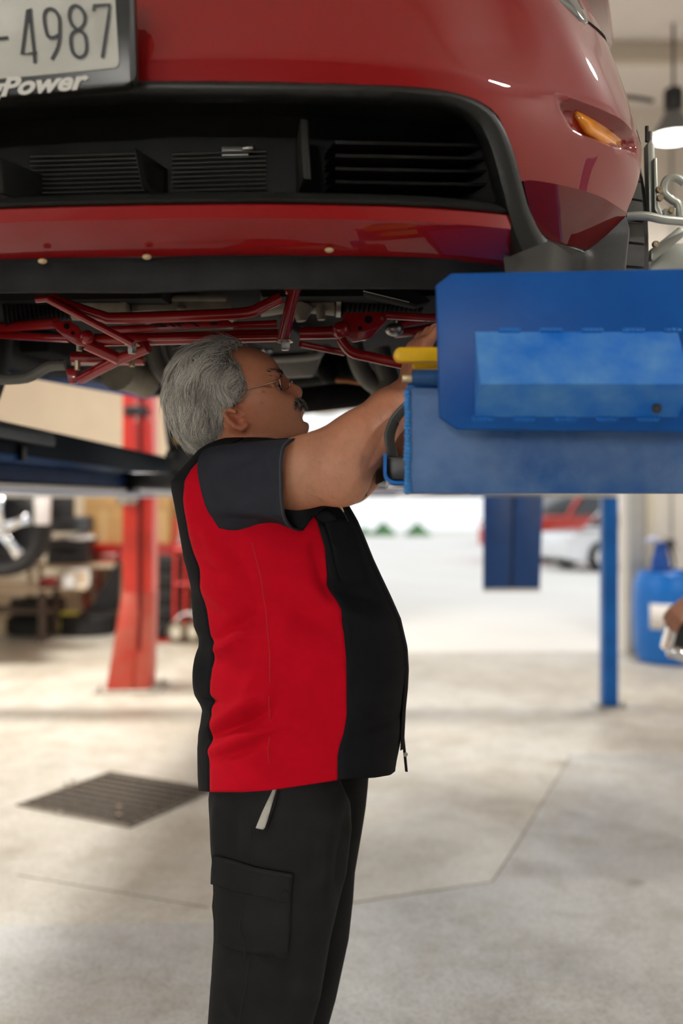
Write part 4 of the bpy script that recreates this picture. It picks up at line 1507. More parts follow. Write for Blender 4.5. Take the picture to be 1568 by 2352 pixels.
mk('grille_surround', rows_strip([(O_, 0.012), (O_, 0.0), (mixc(O_, I_, 0.15), -0.008), (mixc(O_, I_, 0.4), -0.009), (mixc(O_, I_, 0.65), 0.0), (mixc(O_, I_, 0.9), 0.022), (I_, 0.05), (I_, 0.09)], 60), m_trim, car, smooth=60)
# charcoal lower corner: a ledge that juts out under the red facet, then drops
bt = sorted(BND[4:])


def zbnd(t_):
    return float(np.interp(t_, [q[0] for q in bt], [q[1] for q in bt]))


def f_corner(t_, z):
    at = abs(t_)
    zb_ = zbnd(at)
    d = max(0.0, zb_ - z)
    eb = e_facet(at, zb_)
    kx = 1.0 - 0.9 * min(1.0, max(0.0, (at - 0.80) / 0.20))
    return surf(t_, z, eb - 1.9 * kx * min(d, 0.020) + 0.10 * max(0.0, d - 0.020) + (0.004 if d < 0.002 else 0))


corner = BND[4:] + [(BND[-1][0] + 0.02, BND[-1][1] - 0.03), (BND[-1][0] + 0.02, BND[-1][1] - 0.12)] + [hit(a_, b_, 0.03) for a_, b_ in ((1300, 655), (1178, 650), (1166, 590), (1180, 556), (1235, 545))]
pair('lower_corner_trim', corner, f_corner, 0.02, 0.006, m_trim_g, smooth=50)
# red lip below the grille
T_ = [(320, 470), (600, 467), (900, 473), (1050, 481), (1172, 492)]
lipo = mk('front_lip', rows_strip([(sh(T_, 0, -4), 0.05), (sh(T_, 0, -1), 0.012), (sh(T_, 0, 4), 0.004), (sh(T_, 0, 34), 0.002), (sh(T_, 0, 42), 0.006), (sh(T_, 0, 80), 0.030), (sh(T_, 0, 118), 0.058), (sh(T_, 0, 126), 0.070)], 50), m_red, car, smooth=35)
for (px, py) in ((100, 601), (338, 591), (755, 575), (862, 540)):
    t_, z = hit(px, py, 0.045)
    q = surf(t_, z, 0.043)
    if py > 560:
        mk('push_clip', G().ball(q, (0.007, 0.006, 0.004), 12, 8), M('clip_tan', (0.55, 0.42, 0.25), 0.5), lipo)
# bead and air dam
B_t = [(320, 462), (600, 459), (900, 465), (1050, 473), (1168, 484)]
mk('grille_lower_bead', rows_strip([(sh(B_t, 0, 12), 0.02), (sh(B_t, 0, 6), 0.006), (sh(B_t, 0, -2), 0.003), (sh(B_t, 0, -12), 0.012), (sh(B_t, 0, -16), 0.05), (sh(B_t, 0, -18), 0.12)], 50), m_trim, car, smooth=60)
D_t = [(320, 590), (600, 582), (900, 580), (1050, 584), (1175, 590)]
mk('air_dam', rows_strip([(sh(D_t, 0, 2), 0.060), (sh(D_t, 0, 12), 0.056), (sh(D_t, 0, 22), 0.062), (sh(D_t, 0, 50), 0.066), (sh(D_t, 0, 82), 0.070), (sh(D_t, 0, 84), 0.076), (sh(D_t, 0, 60), 0.090)], 50), m_dam, car, smooth=45)
t_, z = hit(908, 612, 0.066)
# intake: recess, dividers, slats
g = G()
zt_, zb2 = hit(600, 236, 0.06)[1] + 0.02, hit(600, 455, 0.06)[1] - 0.01
rows = []
for e in (0.05, 0.16):
    rows.append([surf(tt, zt_, e) for tt in np.linspace(-0.66, 0.66, 30)])
g.loft(rows)
g.loft([[surf(tt, zt_, 0.16) for tt in np.linspace(-0.66, 0.66, 30)], [surf(tt, zb2, 0.16) for tt in np.linspace(-0.66, 0.66, 30)]])
g.loft([[surf(tt, zb2, 0.16) for tt in np.linspace(-0.66, 0.66, 30)], [surf(tt, zb2, 0.06) for tt in np.linspace(-0.66, 0.66, 30)]])
for s in (-1, 1):
    g.loft([[surf(s * 0.66, zt_, 0.05), surf(s * 0.66, zb2, 0.05)], [surf(s * 0.66, zt_, 0.16), surf(s * 0.66, zb2, 0.16)]])
intake = mk('intake_duct', g, m_under, car, smooth=0, recalc=False)
m_slat = M('intake_slat_black', (0.006, 0.006, 0.006), 0.5, spec=0.25)
for (x0, y0, x1, y1) in ((695, 275, 728, 412), (330, 340, 352, 432), (-2, 358, 20, 446)):
    ta, za = hit(x0, y1, 0.06)
    tb, zb_ = hit(x1, y0, 0.06)
    g = G().loft([[surf(ta, za, 0.055), surf(tb - 0.01, za, 0.06), surf(tb, za, 0.155), surf(ta + 0.01, za, 0.155)],
                  [surf(ta - 0.006, zb_, 0.055), surf(tb - 0.016, zb_, 0.06), surf(tb, zb_, 0.155), surf(ta + 0.01, zb_, 0.155)]], closed=True, caps=True)
    mk('intake_divider', g, M('divider_charcoal', (0.014, 0.0145, 0.014), 0.5, spec=0.3), intake, bevel=0.003)
for i in range(4):
    ya = 326 + i * 30
    a = [hit(x, ya + (x - 770) * 0.02, 0.09) for x in np.linspace(768, 1112, 12)]
    g = G().loft([[surf(t_, z, 0.085) for t_, z in a], [surf(t_, z - 0.004, 0.088) for t_, z in a], [surf(t_, z - 0.006, 0.15) for t_, z in a], [surf(t_, z, 0.15) for t_, z in a]] + [[surf(t_, z, 0.085) for t_, z in a]])
    mk('grille_slat', g, m_slat, intake, smooth=30)
for (x0, x1) in ((62, 328), (392, 612)):
    for i in range(9):
        ya = 350 + i * 10.5 + (6 if x0 < 100 else 0)
        a = [hit(x, ya - (x - x0) * 0.03, 0.14) for x in np.linspace(x0, x1, 8)]
        g = G().tube([surf(t_, z, 0.148) for t_, z in a], 0.0016, 6)
        mk('radiator_fin', g, M('fin_grey', (0.06, 0.06, 0.055), 0.4, metal=0.6), intake)
q = P(540, 344, 1.60)
g = G().box((q.x - 0.022, q.y, q.z - 0.010), (q.x + 0.022, q.y + 0.02, q.z + 0.006))
g.cyl((q.x + 0.012, q.y - 0.004, q.z), (q.x + 0.03, q.y - 0.004, q.z + 0.002), 0.005, 10)
mk('bonnet_latch', g, m_steel, intake, bevel=0.002)
# marker lamp: amber lens in the recess
lens = trace([(1322, 256), (1360, 276), (1412, 312), (1424, 322), (1420, 346), (1390, 336), (1348, 306), (1336, 284)], 0.01)
m_amber = M('amber_lens', (0.80, 0.28, 0.01), 0.15, coat=0.8)
pair('marker_lamp', lens, lambda t_, z: surf(t_, z, 0.008), 0.05, 0.03, m_amber, solid=0.01, smooth=40)
pair('marker_recess', [q for q in trace([(1300, 234), (1345, 246), (1398, 274), (1440, 308), (1448, 322), (1424, 320), (1412, 310), (1360, 274), (1322, 252)], 0.01)], lambda t_, z: surf(t_, z, 0.013), 0.05, 0.03, m_under, solid=0.004)
# headlamp corner and panel gap
hl = trace([(1300, -60), (1378, -60), (1388, 10), (1384, 40), (1368, 34), (1338, 6), (1310, -20)], 0.02)
pair('headlamp', hl, lambda t_, z: surf(t_, z, float(e_up(z)) - 0.006), 0.05, 0.03, M('headlamp_glass', (0.10, 0.12, 0.12), 0.05, coat=1.0, spec=0.9), solid=0.02, smooth=40)
gapc = trace([(1388, 18), (1420, 42), (1452, 68), (1482, 94)], 0.01)
for s in (-1, 1):
    mk('panel_gap', G().tube([surf(s * t_, z, float(e_up(z)) - 0.0005) for t_, z in gapc], 0.0025, 6, smooth=3), m_under, car)
# sides with wheel arches, bonnet, cabin
WW, WZ, WR = 0.885, 1.945, 0.345


def side(s):
    pts = [(0.50, 1.93)]
    ztop_ = 2.42
    arch = [(WW + 0.385 * math.cos(a), WZ + 0.385 * math.sin(a)) for a in np.linspace(PI * 0.80, -0.1, 18)]
    arch2 = [(WW + 2.95 + 0.385 * math.cos(a), WZ + 0.12 + 0.385 * math.sin(a)) for a in np.linspace(PI * 1.05, -0.05, 18)]
    poly = [(0.50, ztop_)] + [(0.50, 2.24)] + arch + [(1.45, 1.86), (3.1, 1.95)] + arch2 + [(4.35, 2.04), (4.6, 2.06), (4.72, 2.2), (4.72, 2.55), (2.9, 2.56), (1.4, 2.50)]

    def fn(a, z):
        k = float(e_up(z)) * 1.1 + 0.022
        bulge = 0.0 * math.exp(-((a - WW) / 0.45) ** 2)
        return carpt(s * (SA - k - bulge - 0.006), a, z)
    return patch(poly, fn, 0.12, 0.05)


for s in (-1, 1):
    mk('body_side', side(s), m_red, car, merge=True, solid=0.012, smooth=40)
g = G()
rows = []
for w_, z, hw in ((0.10, 2.43, 0.62), (0.35, 2.47, 0.78), (0.8, 2.53, 0.86), (1.5, 2.60, 0.88)):
    rows.append([carpt(u * hw, w_ + (0.12 * u * u if w_ < 0.5 else 0), z - 0.05 * u * u) for u in np.linspace(-1, 1, 11)])
g.loft(rows)
mk('bonnet', g, m_red, car, solid=0.02, smooth=40)
g = G()
rows = []
for w_, z, hw in ((1.5, 2.58, 0.82), (2.15, 2.98, 0.62), (3.1, 3.0, 0.60), (4.0, 2.66, 0.74), (4.72, 2.62, 0.82)):
    rows.append([carpt(-0.90, w_, 2.5), carpt(-hw, w_, z), carpt(0, w_, z + 0.03), carpt(hw, w_, z), carpt(0.90, w_, 2.5)])
g.loft(rows)
mk('cabin', g, m_red, car, solid=0.02, smooth=40)
mk('windscreen', G().loft([[carpt(-0.74, 1.50, 2.64), carpt(0.74, 1.50, 2.64)], [carpt(-0.58, 2.10, 2.98), carpt(0.58, 2.10, 2.98)]]), m_glass, car, solid=0.01)
mk('rear_panel', G().loft([[carpt(-0.86, 4.72, 2.02), carpt(0.86, 4.72, 2.02)], [carpt(-0.88, 4.74, 2.62), carpt(0.88, 4.74, 2.62)]]), m_red, car, solid=0.02)


def zf(Y):
    return 1.845 + (Y - 3.0) * 0.058


# floor pan and rockers
g = G()
rows = []
for w_ in (0.30, 0.55, 0.62, 1.2, 1.9, 3.0, 4.0, 4.7):
    Y = 1.45 + w_
    zz = 2.02 if w_ < 0.6 else zf(Y) + 0.10
    kx = 0.55 if w_ < 0.6 else (0.72 if w_ < 1.25 else 1.0)
    rows.append([carpt(u * kx, w_, zz + (0.05 if abs(u) < 0.15 and w_ > 0.6 else 0)) for u in (-0.86, -0.5, -0.16, -0.13, 0.13, 0.16, 0.5, 0.86)])
g.loft(rows)
mk('floor_pan', g, m_under, car, solid=0.02, smooth=0)
for s in (-1, 1):
    rows = []
    for w_ in (1.28, 2.2, 3.0, 3.25):
        Y = 1.45 + w_
        rows.append([carpt(s * 0.74, w_, zf(Y) + 0.11), carpt(s * 0.76, w_, zf(Y) + 0.012), carpt(s * 0.82, w_, zf(Y)), carpt(s * 0.875, w_, zf(Y) + 0.03), carpt(s * 0.88, w_, zf(Y) + 0.14)])
    mk('rocker_sill', G().loft(rows), M('sill_satin_black', (0.05, 0.05, 0.05), 0.4), car, solid=0.01)
    rows = []
    for w_ in (3.25, 3.8, 4.4, 4.7):
        Y = 1.45 + w_
        rows.append([carpt(s * 0.70, w_, zf(Y) + 0.10), carpt(s * 0.80, w_, zf(Y) + 0.02), carpt(s * 0.86, w_, zf(Y) + 0.06)])
    mk('rear_valance', G().loft(rows), m_under, car, solid=0.01)
    # subframe rail beside the tunnel
    mk('chassis_rail', G().loft([[carpt(s * 0.52, w_, zf(1.45 + w_) + 0.02), carpt(s * 0.60, w_, zf(1.45 + w_) + 0.02), carpt(s * 0.60, w_, zf(1.45 + w_) + 0.10), carpt(s * 0.52, w_, zf(1.45 + w_) + 0.10)] for w_ in (1.1, 3.2)], closed=True, caps=True), m_under, car, bevel=0.01)


def wheel(s, w_, zc_, name):
    c = carpt(s * (0.765 if w_ < 2 else 0.69), w_, zc_)
    d = CR * s
    h = 0.118
    wl = mk(name, G().lathe([(0.235, -h + 0.01), (0.26, -h), (0.31, -h + 0.002), (0.328, -h + 0.018), (0.334, -h + 0.03), (0.334, h - 0.03), (0.328, h - 0.018), (0.31, h - 0.002), (0.26, h), (0.235, h - 0.01)], c, dirv=d, seg=56), m_black_r, car, smooth=40)
    g = G()
    a1 = Vector((0, 0, 1))
    a2 = d.cross(a1).normalized()
    nb = 46
    for i in range(nb):
        for (o0, o1, ph, sk) in ((-h + 0.016, -0.050, 0.0, -0.4), (-0.044, -0.004, 0.3, 0.0), (0.004, 0.044, 0.6, 0.0), (0.050, h - 0.016, 0.2, 0.4)):
            vs = []
            for rr in (0.330, WR):
                for (oo, aa) in ((o0, 0.06), (o1, 0.06), (o1, 0.94), (o0, 0.94)):
                    an = 2 * PI * (i + ph + aa + sk * (abs(oo) - 0.05) * 8 * 0.5) / nb
                    r3 = rr - (0.010 if abs(oo) > 0.09 else 0)
                    vs.append(c + d * oo + (a1 * math.cos(an) + a2 * math.sin(an)) * r3)
            g.add(vs, [(0, 1, 2, 3), (7, 6, 5, 4), (0, 4, 5, 1), (1, 5, 6, 2), (2, 6, 7, 3), (3, 7, 4, 0)])
    mk('tread_block', g, M('tire_tread', (0.075, 0.075, 0.070), 0.7, var=0.25, scale=25), wl, smooth=0, kind='stuff')
    mk('rim', G().lathe([(0.235, h - 0.012), (0.228, h), (0.215, h - 0.02), (0.20, -0.02), (0.04, 0.06), (0.001, 0.06)], c, dirv=d, seg=40), m_steel, wl)
    return wl


for s in (-1, 1):
    wheel(s, WW, WZ, 'front_wheel')
    wheel(s, WW + 2.95, WZ, 'rear_wheel')

# ---------------------------------------------------------------- number plate and its frame
def plate_pt(px, py, off=0.0):
    Y = 1.415 + (275 - px) / 275 * 0.036 - off
    return P(px, py, Y)


frame_out = [(-330, 252), (285, 197), (300, 190), (306, 178), (300, -40), (-330, 0)]
g = G().prism([plate_pt(a, b_, 0.004) for a, b_ in frame_out], (0, 0.022, 0))
pf = mk('plate_frame', g, M('plate_frame_black', (0.016, 0.017, 0.016), 0.35), car, bevel=0.004)
g = G().prism([plate_pt(a, b_, 0.009) for a, b_ in ((306, 186), (312, 170), (306, -40), (298, -40), (298, 182))], (0, 0.02, 0))
mk('frame_rim', g, M('plate_frame_black', (0.02, 0.02, 0.02), 0.4), pf)
pl_out = [(-330, 206), (-100, 190), (100, 172), (262, 156), (270, 152), (274, 143), (268, 60), (262, -40), (-330, 0)]
plate = mk('license_plate', G().prism([plate_pt(a, b_, 0.007) for a, b_ in pl_out], (0, 0.002, 0)), M('plate_cream', (0.55, 0.56, 0.52), 0.35, var=0.04, scale=30), car, bevel=0.0008)


def stroke(pts, wd, sm=0, z=0.009):
    """A raised character stroke of given pixel width on the plate."""
    v = [Vector((a, b_, 0)) for a, b_ in pts]
    if sm:
        v = spline(v, sm)
    Lr, Rr = [], []
    for i, q in enumerate(v):
        d = (v[min(i + 1, len(v) - 1)] - v[max(i - 1, 0)]).normalized()
        n = Vector((-d.y, d.x, 0)) * wd / 2
        Lr.append(q + n)
        Rr.append(q - n)
    rows = [[plate_pt(q.x, q.y, 0.0085) for q in Lr], [plate_pt(q.x, q.y, 0.0105) for q in Lr], [plate_pt(q.x, q.y, 0.0105) for q in Rr], [plate_pt(q.x, q.y, 0.0085) for q in Rr]]
    return rows


m_ink = M('plate_ink', (0.006, 0.006, 0.010), 0.4)


def digit(strokes):
    g = G()
    for pts, sm in strokes:
        g.loft(stroke(pts, 7.5, sm))
    mk('plate_character', g, m_ink, plate, smooth=30)


def k(pts):
    return [(a / 4.752, b_ / 4.752) for a, b_ in pts]


digit([(k([(-60, 425), (85, 412)]), 0)])
digit([(k([(345, 105), (300, 110), (240, 590), (400, 575)]), 0), (k([(325, 105), (345, 330), (372, 560), (380, 690)]), 0), (k([(315, 110), (325, 250)]), 0)])
digit([(k([(640, 380), (580, 410), (525, 395), (500, 330), (480, 200), (495, 120), (545, 95), (600, 120), (645, 200), (650, 330), (645, 440), (620, 540), (565, 650)]), 4)])
digit([(k([(835, 320), (785, 270), (755, 180), (770, 90), (820, 60), (880, 90), (925, 170), (915, 260), (860, 320), (800, 350), (770, 420), (790, 560), (855, 625), (920, 600), (945, 520), (930, 400), (890, 345), (835, 320)]), 4)])
digit([(k([(1022, 115), (1020, 62), (1195, 50), (1180, 200), (1115, 630)]), 0)])
vs, fs = text_mesh('gPower', 1.0, shear=0.30, bold=0.035, extrude=0.0)
xs_ = [v[0] for v in vs]
i0 = 0.0
gw = max(xs_)
vP, _ = text_mesh('g', 1.0, shear=0.30, bold=0.035, extrude=0.0)
g_end = max(v[0] for v in vP)
sx = 193.0 / (gw - g_end + 0.02)
sy = 58.0
g = G()
g.add([plate_pt(12 + (x - g_end) * sx, 219 - 0.092 * (x - g_end) * sx - y * sy, 0.0085) for x, y, z in vs], fs)
mk('frame_lettering', g, M('lettering_white', (0.70, 0.70, 0.68), 0.4), pf, solid=0.001, recalc=False, flatshade=True)

# ---------------------------------------------------------------- front subframe of red tubes
YK = 2.02
sub = mk('subframe', G().tube([P(118, 684, YK - 0.06), P(160, 702, YK - 0.06), P(235, 727, YK - 0.06), P(270, 731, YK - 0.06), P(480, 724, YK - 0.06), P(568, 718, YK - 0.06), P(600, 706, YK - 0.06), P(645, 684, YK - 0.06)], 0.0115, 14, smooth=5), m_redtube, car)


def tb(pts, rpx, Y, sm=0, seg=12, flat=1.0):
    r_ = rpx / F * (Y if not isinstance(Y, (list, tuple)) else Y[0])
    pp = []
    for i, (a, b_) in enumerate(pts):
        y_ = Y[i] if isinstance(Y, (list, tuple)) else Y
        pp.append(P(a, b_, y_))
    return mk('tube', G().tube(pp, r_, seg, smooth=sm, flat=flat), m_redtube, sub)


tb([(112, 688), (306, 790)], 9, YK - 0.08)
tb([(82, 688), (118, 685)], 8, YK - 0.06)
tb([(246, 758), (400, 751)], 9, YK)
tb([(535, 748), (636, 743)], 9, YK)
tb([(208, 781), (320, 779), (640, 770)], 15, YK + 0.02)
tb([(688, 765), (775, 763)], 15, YK + 0.02)
tb([(676, 664), (648, 788)], 14, [YK - 0.05, YK - 0.03])
tb([(0, 752), (130, 742)], 12, [YK + 0.18, YK + 0.05])
tb([(-20, 768), (160, 778)], 9, [YK + 0.2, YK + 0.06])
tb([(196, 790), (272, 824)], 14, [YK, YK + 0.03])
tb([(278, 822), (186, 870)], 13, [YK + 0.03, YK + 0.10])
tb([(275, 824), (340, 798)], 13, [YK + 0.03, YK + 0.0])
tb([(165, 822), (330, 825)], 13, YK + 0.12)
tb([(690, 790), (790, 810)], 8, [YK, YK + 0.06])
tb([(780, 778), (806, 808), (850, 820), (935, 838), (1010, 850)], 12, YK + 0.02, 4)
tb([(885, 724), (1010, 731)], 9, YK)
tb([(898, 752), (960, 735), (1010, 728)], 10, YK + 0.08, 3)
tb([(905, 765), (960, 760), (1010, 750)], 11, YK + 0.12, 3)
tb([(340, 777), (640, 771)], 6, YK - 0.02)
# gusset plates with holes, joint balls
for poly, Y in (([(118, 740), (160, 736), (182, 752), (190, 768), (205, 785), (195, 796), (175, 792), (150, 778), (130, 760)], YK + 0.0),
                ([(790, 718), (885, 716), (893, 730), (880, 745), (850, 778), (812, 785), (795, 775), (778, 760)], YK + 0.0),
                ([(652, 660), (692, 660), (690, 668), (680, 674), (655, 674)], YK - 0.05),
                ([(150, 846), (176, 846), (176, 880), (158, 882)], YK + 0.10),
                ([(160, 812), (335, 820), (330, 838), (162, 838)], YK + 0.14)):
    mk('gusset_plate', G().prism([P(a, b_, Y) for a, b_ in poly], (0, 0.012, 0)), m_redtube, sub, bevel=0.002)
for (px, py, r_, Y) in ((153, 749, 7, YK - 0.001), (167, 765, 4, YK - 0.001), (846, 734, 9, YK - 0.001), (827, 754, 5, YK - 0.001)):
    mk('gusset_hole', G().lathe([(0.0005, -0.0006), (r_ / F * Y, -0.0006), (r_ / F * Y, 0.002)], P(px, py, Y), 'y', 16), m_under, sub)
for (px, py, r_) in ((200, 775, 17), (782, 758, 20)):
    mk('tube_end', G().ball(P(px, py, YK - 0.005), r_ / F * YK, 16, 10), m_redtube, sub)
for (px, py) in ((303, 794), (655, 786)):
    q = P(px, py, YK - 0.035)
    b_ = mk('washer', G().lathe([(0.002, 0.0), (0.016, 0.0), (0.016, 0.003), (0.002, 0.003)], q, 'z', 18), m_brass, sub)
    mk('hex_nut', G().lathe([(0.001, -0.016), (0.008, -0.016), (0.0095, -0.012), (0.0095, 0.0), (0.001, 0.0)], q, 'z', 6), m_steel, sub)
# lettered rail plate: cut-outs read as in the photograph
poly = [(345, 743), (372, 741), (500, 737), (520, 733), (548, 750), (520, 752), (365, 757)]
lp = mk('lettered_plate', G().prism([P(a, b_, YK - 0.01) for a, b_ in poly], (0, 0.008, 0)), m_redtube, sub, bevel=0.001)
m_cut = M('cutout_dark', (0.012, 0.004, 0.004), 0.7)


def cutouts(polys):
    for poly in polys:
        mk('letter_cutout', G().prism([P(150 + a / 3.136, 650 + b_ / 3.136, YK - 0.0115) for a, b_ in poly], (0, 0.003, 0)), m_cut, lp, smooth=0)


cutouts([[(596, 296), (690, 292), (720, 300), (735, 316), (650, 320), (640, 312), (690, 309), (680, 303), (612, 306)],
         [(738, 290), (762, 289), (800, 315), (775, 317)],
         [(772, 289), (850, 286), (865, 296), (800, 299)], [(800, 299), (822, 298), (845, 313), (822, 315)],
         [(870, 286), (925, 284), (968, 314), (948, 316), (912, 292), (884, 294)],
         [(1040, 284), (1090, 280), (1092, 300), (1052, 303)]])

# ---------------------------------------------------------------- engine, rack, exhaust seen from below
def under(name, g, m, **kw):
    return mk(name, g, m, car, **kw)


Y2 = 2.16
g = G().tube([P(168, 700, Y2), P(230, 702, Y2), P(296, 698, Y2)], lambda t_: 0.034 + 0.006 * math.sin(6 * t_), 16)
g.lathe([(0.002, 0), (0.042, 0), (0.042, 0.012), (0.002, 0.012)], P(285, 698, Y2), dirv=(1, 0, 0), seg=20)
under('steering_rack', g, m_alu)
g = G()
boxpx(g, 300, 684, 525, 716, Y2, 0.22)
boxpx(g, 304, 676, 520, 690, Y2 - 0.012, 0.25)
boxpx(g, 405, 700, 425, 714, Y2 - 0.008, 0.02)
under('oil_pan', g, m_alu, bevel=0.005)
g = G()
g.tube([P(600, 690, Y2), P(680, 690, Y2), P(768, 692, Y2)], lambda t_: 0.030 + 0.006 * math.cos(5 * t_), 16)
g.tube([P(700, 700, Y2 - 0.02), P(690, 725, Y2 - 0.02), P(692, 738, Y2 - 0.02)], (0.022, 0.010), 12)
g.tube([P(735, 700, Y2 - 0.02), P(738, 735, Y2 - 0.02)], (0.012, 0.008), 10)
under('rack_housing', g, m_alu)
under('boot_clamp', G().lathe([(0.030, 0), (0.036, 0), (0.036, 0.010), (0.030, 0.010)], P(772, 690, Y2 - 0.005), dirv=(1, 0.02, -0.02), seg=20), m_steel)
for (xa, ya, xb, yb, n_) in ((784, 690, 965, 694, 17), (10, 712, 160, 708, 15)):
    pr_ = []
    Ld = (P(xb, yb, Y2 + 0.03) - P(xa, ya, Y2))
    for i in range(n_ * 4 + 1):
        h_ = Ld.length * i / (n_ * 4)
        rr = 0.031 + 0.0055 * math.cos(2 * PI * i / 4) - 0.006 * (i / (n_ * 4))
        pr_.append((rr, h_))
    under('steering_boot', G().lathe(pr_, P(xa, ya, Y2), dirv=Ld, seg=22), m_black_r, smooth=60)
# control-arm shield, stub shafts
under('splash_shield', G().prism([P(835, 662, 1.98), P(950, 664, 1.98), P(990, 690, 1.98), P(960, 700, 1.98), P(835, 672, 1.98)], (0, 0.10, 0.01)), m_under, bevel=0.003)
under('shield_edge', G().tube([P(834, 668, 1.975), P(940, 694, 1.975)], 0.0012, 6), m_steel)
g = G().ball(P(905, 757, YK + 0.06), (0.02, 0.02, 0.014), 14, 8)
g.cyl(P(905, 757, YK + 0.06), P(905, 735, YK + 0.06), 0.008, 10)
under('ball_joint', g, m_steel)
for px in (975, 988):
    under('sway_link', G().cyl(P(px, 765, YK + 0.05), P(px, 800, YK + 0.05), 0.004, 8), m_chrome)
for (px, y0, y1) in ((182, 794, 806), (178, 828, 850), (303, 825, 842)):
    under('long_bolt', G().cyl(P(px, y0, YK + 0.06), P(px, y1, YK + 0.06), 0.006, 10), m_brass)
# exhaust headers
for pts, r_, Y in (([(345, 770), (352, 810), (372, 855), (420, 900)], 19, 2.42), ([(395, 775), (402, 820), (430, 868), (470, 905)], 19, 2.46),
                   ([(812, 790), (822, 830), (840, 865), (868, 888), (905, 905)], 22, 2.40), ([(872, 800), (880, 838), (890, 862), (893, 880), (886, 905)], 24, 2.38),
                   ([(440, 780), (450, 830), (480, 880)], 16, 2.6)):
    under('exhaust_pipe', G().tube([P(a, b_, Y) for a, b_ in pts], r_ / F * Y, 18, smooth=5), m_exh)
# gearbox and pans
rows = []
for i in range(9):
    v = i / 8
    rows.append([P(478 + 148 * u, 800 + 34 * math.sin(PI * min(1, v * 0.8)) * (0.55 + 0.45 * math.sin(PI * u)) - 12 * v, 2.40 + 0.22 * v) for u in [j / 12 for j in range(13)]])
under('bell_housing', G().loft(rows), M('polished_cast', (0.30, 0.31, 0.33), 0.22, metal=0.8, var=0.3, scale=30), solid=0.006)
for i in range(5):
    under('cast_rib', G().tube([P(500 + i * 26, 800, 2.395), P(520 + i * 24, 822 + (i % 2) * 4, 2.42), P(540 + i * 18, 828, 2.5)], 0.004, 8, smooth=3), M('polished_cast', (0.3, 0.31, 0.33), 0.22, metal=0.8))
g = G()
g.loft([[P(612, 818, 2.5), P(742, 812, 2.5), P(720, 866, 2.5), P(600, 872, 2.5)], [P(610, 810, 2.9), P(730, 806, 2.9), P(716, 850, 2.9), P(604, 856, 2.9)]], closed=True, caps=True)
under('transmission_pan', g, m_pan, bevel=0.008)
under('pan_rail', G().tube([P(600, 826, 2.49), P(690, 822, 2.49), P(728, 816, 2.49), P(738, 806, 2.49)], 0.010, 10, smooth=4), m_pan)
under('crossmember', G().tube([P(560, 905, 2.95), P(680, 893, 2.95), P(760, 878, 2.95), P(800, 868, 2.95)], 0.035, 14, smooth=4, flat=0.7), m_exh)
under('catalytic_pipe', G().tube([P(600, 925, 2.7), P(700, 918, 2.7), P(780, 910, 2.7), P(850, 905, 2.7)], lambda t_: 0.030 + 0.006 * math.sin(PI * t_), 18, smooth=4), m_under)
under('brake_line', G().tube([P(770, 872, 2.6), P(800, 874, 2.6), P(835, 880, 2.6)], 0.007, 8), M('copper_orange', (0.45, 0.18, 0.07), 0.4, metal=0.5))
g = G()
for (px, py, r_) in ((760, 850, 0.04), (745, 820, 0.035), (790, 840, 0.045)):
    g.ball(P(px, py, 2.8), r_, 14, 9)
under('starter_motor', g, m_under)
g = G()
g.tube([P(600, 925, 5.4), P(760, 915, 5.4), P(930, 900, 5.4)], 0.045, 12)
g.ball(P(745, 918, 5.4), (0.15, 0.13, 0.085), 16, 10)
under('rear_axle', g, m_steel)
under('tail_pipe', G().tube([P(690, 942, 4.6), P(760, 936, 4.6), P(850, 930, 4.6)], 0.022, 12), m_chrome)
for (pa, pb, pc) in (((190, 845), (300, 850), (330, 875)),):
    under('catalytic_shell', G().tube([P(270, 850, 2.4), P(300, 862, 2.45), P(345, 885, 2.5)], (0.05, 0.035), 16, smooth=4), m_alu)
under('sway_bar', G().tube([P(-20, 872, 2.2), P(60, 868, 2.2), P(110, 842, 2.2), P(150, 838, 2.2)], 0.012, 10, smooth=4), m_exh)

# ---------------------------------------------------------------- wheel-alignment clamp on the wheel at the edge
m_clamp = M('clamp_grey_alloy', (0.46, 0.48, 0.44), 0.38, metal=0.55)
Yc = 2.02
t = thing('wheel_clamp', P(1520, 520, Yc), 'grey alloy alignment clamp gripping the front wheel', 'clamp')


def cl(name, poly, Y, d, m=m_clamp, bev=0.003):
    return mk(name, G().prism([P(a, b_, Y) for a, b_ in poly], (0, d, 0)), m, t, bevel=bev)


cl('upright_bar', [(1487, 330), (1494, 318), (1503, 330), (1507, 440), (1500, 492), (1491, 492)], Yc - 0.03, 0.03)
mk('claw_tip', G().cyl(P(1485, 290, Yc - 0.02), P(1485, 326, Yc - 0.02), 0.004, 10), m_black, t)
mk('claw_tip', G().cyl(P(1494, 302, Yc - 0.02), P(1494, 328, Yc - 0.02), 0.004, 10), m_clamp, t)
cl('guide_bar', [(1501, 362), (1509, 360), (1512, 465), (1522, 490), (1530, 500), (1516, 502), (1503, 480)], Yc - 0.05, 0.03)
mk('cross_arm', G().tube([P(1436, 498, Yc - 0.09), P(1480, 496, Yc - 0.09), P(1520, 504, Yc - 0.08), P(1560, 508, Yc - 0.06), P(1600, 512, Yc - 0.04)], 0.011, 12, smooth=4, flat=0.75), m_clamp, t)
mk('hook_arm', G().tube([P(1570, 420, Yc), P(1550, 408, Yc), P(1530, 414, Yc), P(1524, 440, Yc), P(1540, 458, Yc), P(1556, 470, Yc), P(1561, 500, Yc)], 0.0085, 12, smooth=5), m_clamp, t)
cl('brace', [(1494, 572), (1560, 520), (1575, 530), (1568, 545), (1500, 600), (1494, 596)], Yc - 0.02, 0.03)
cl('lower_plate', [(1494, 590), (1512, 560), (1600, 555), (1600, 640), (1494, 640)], Yc + 0.03, 0.02)
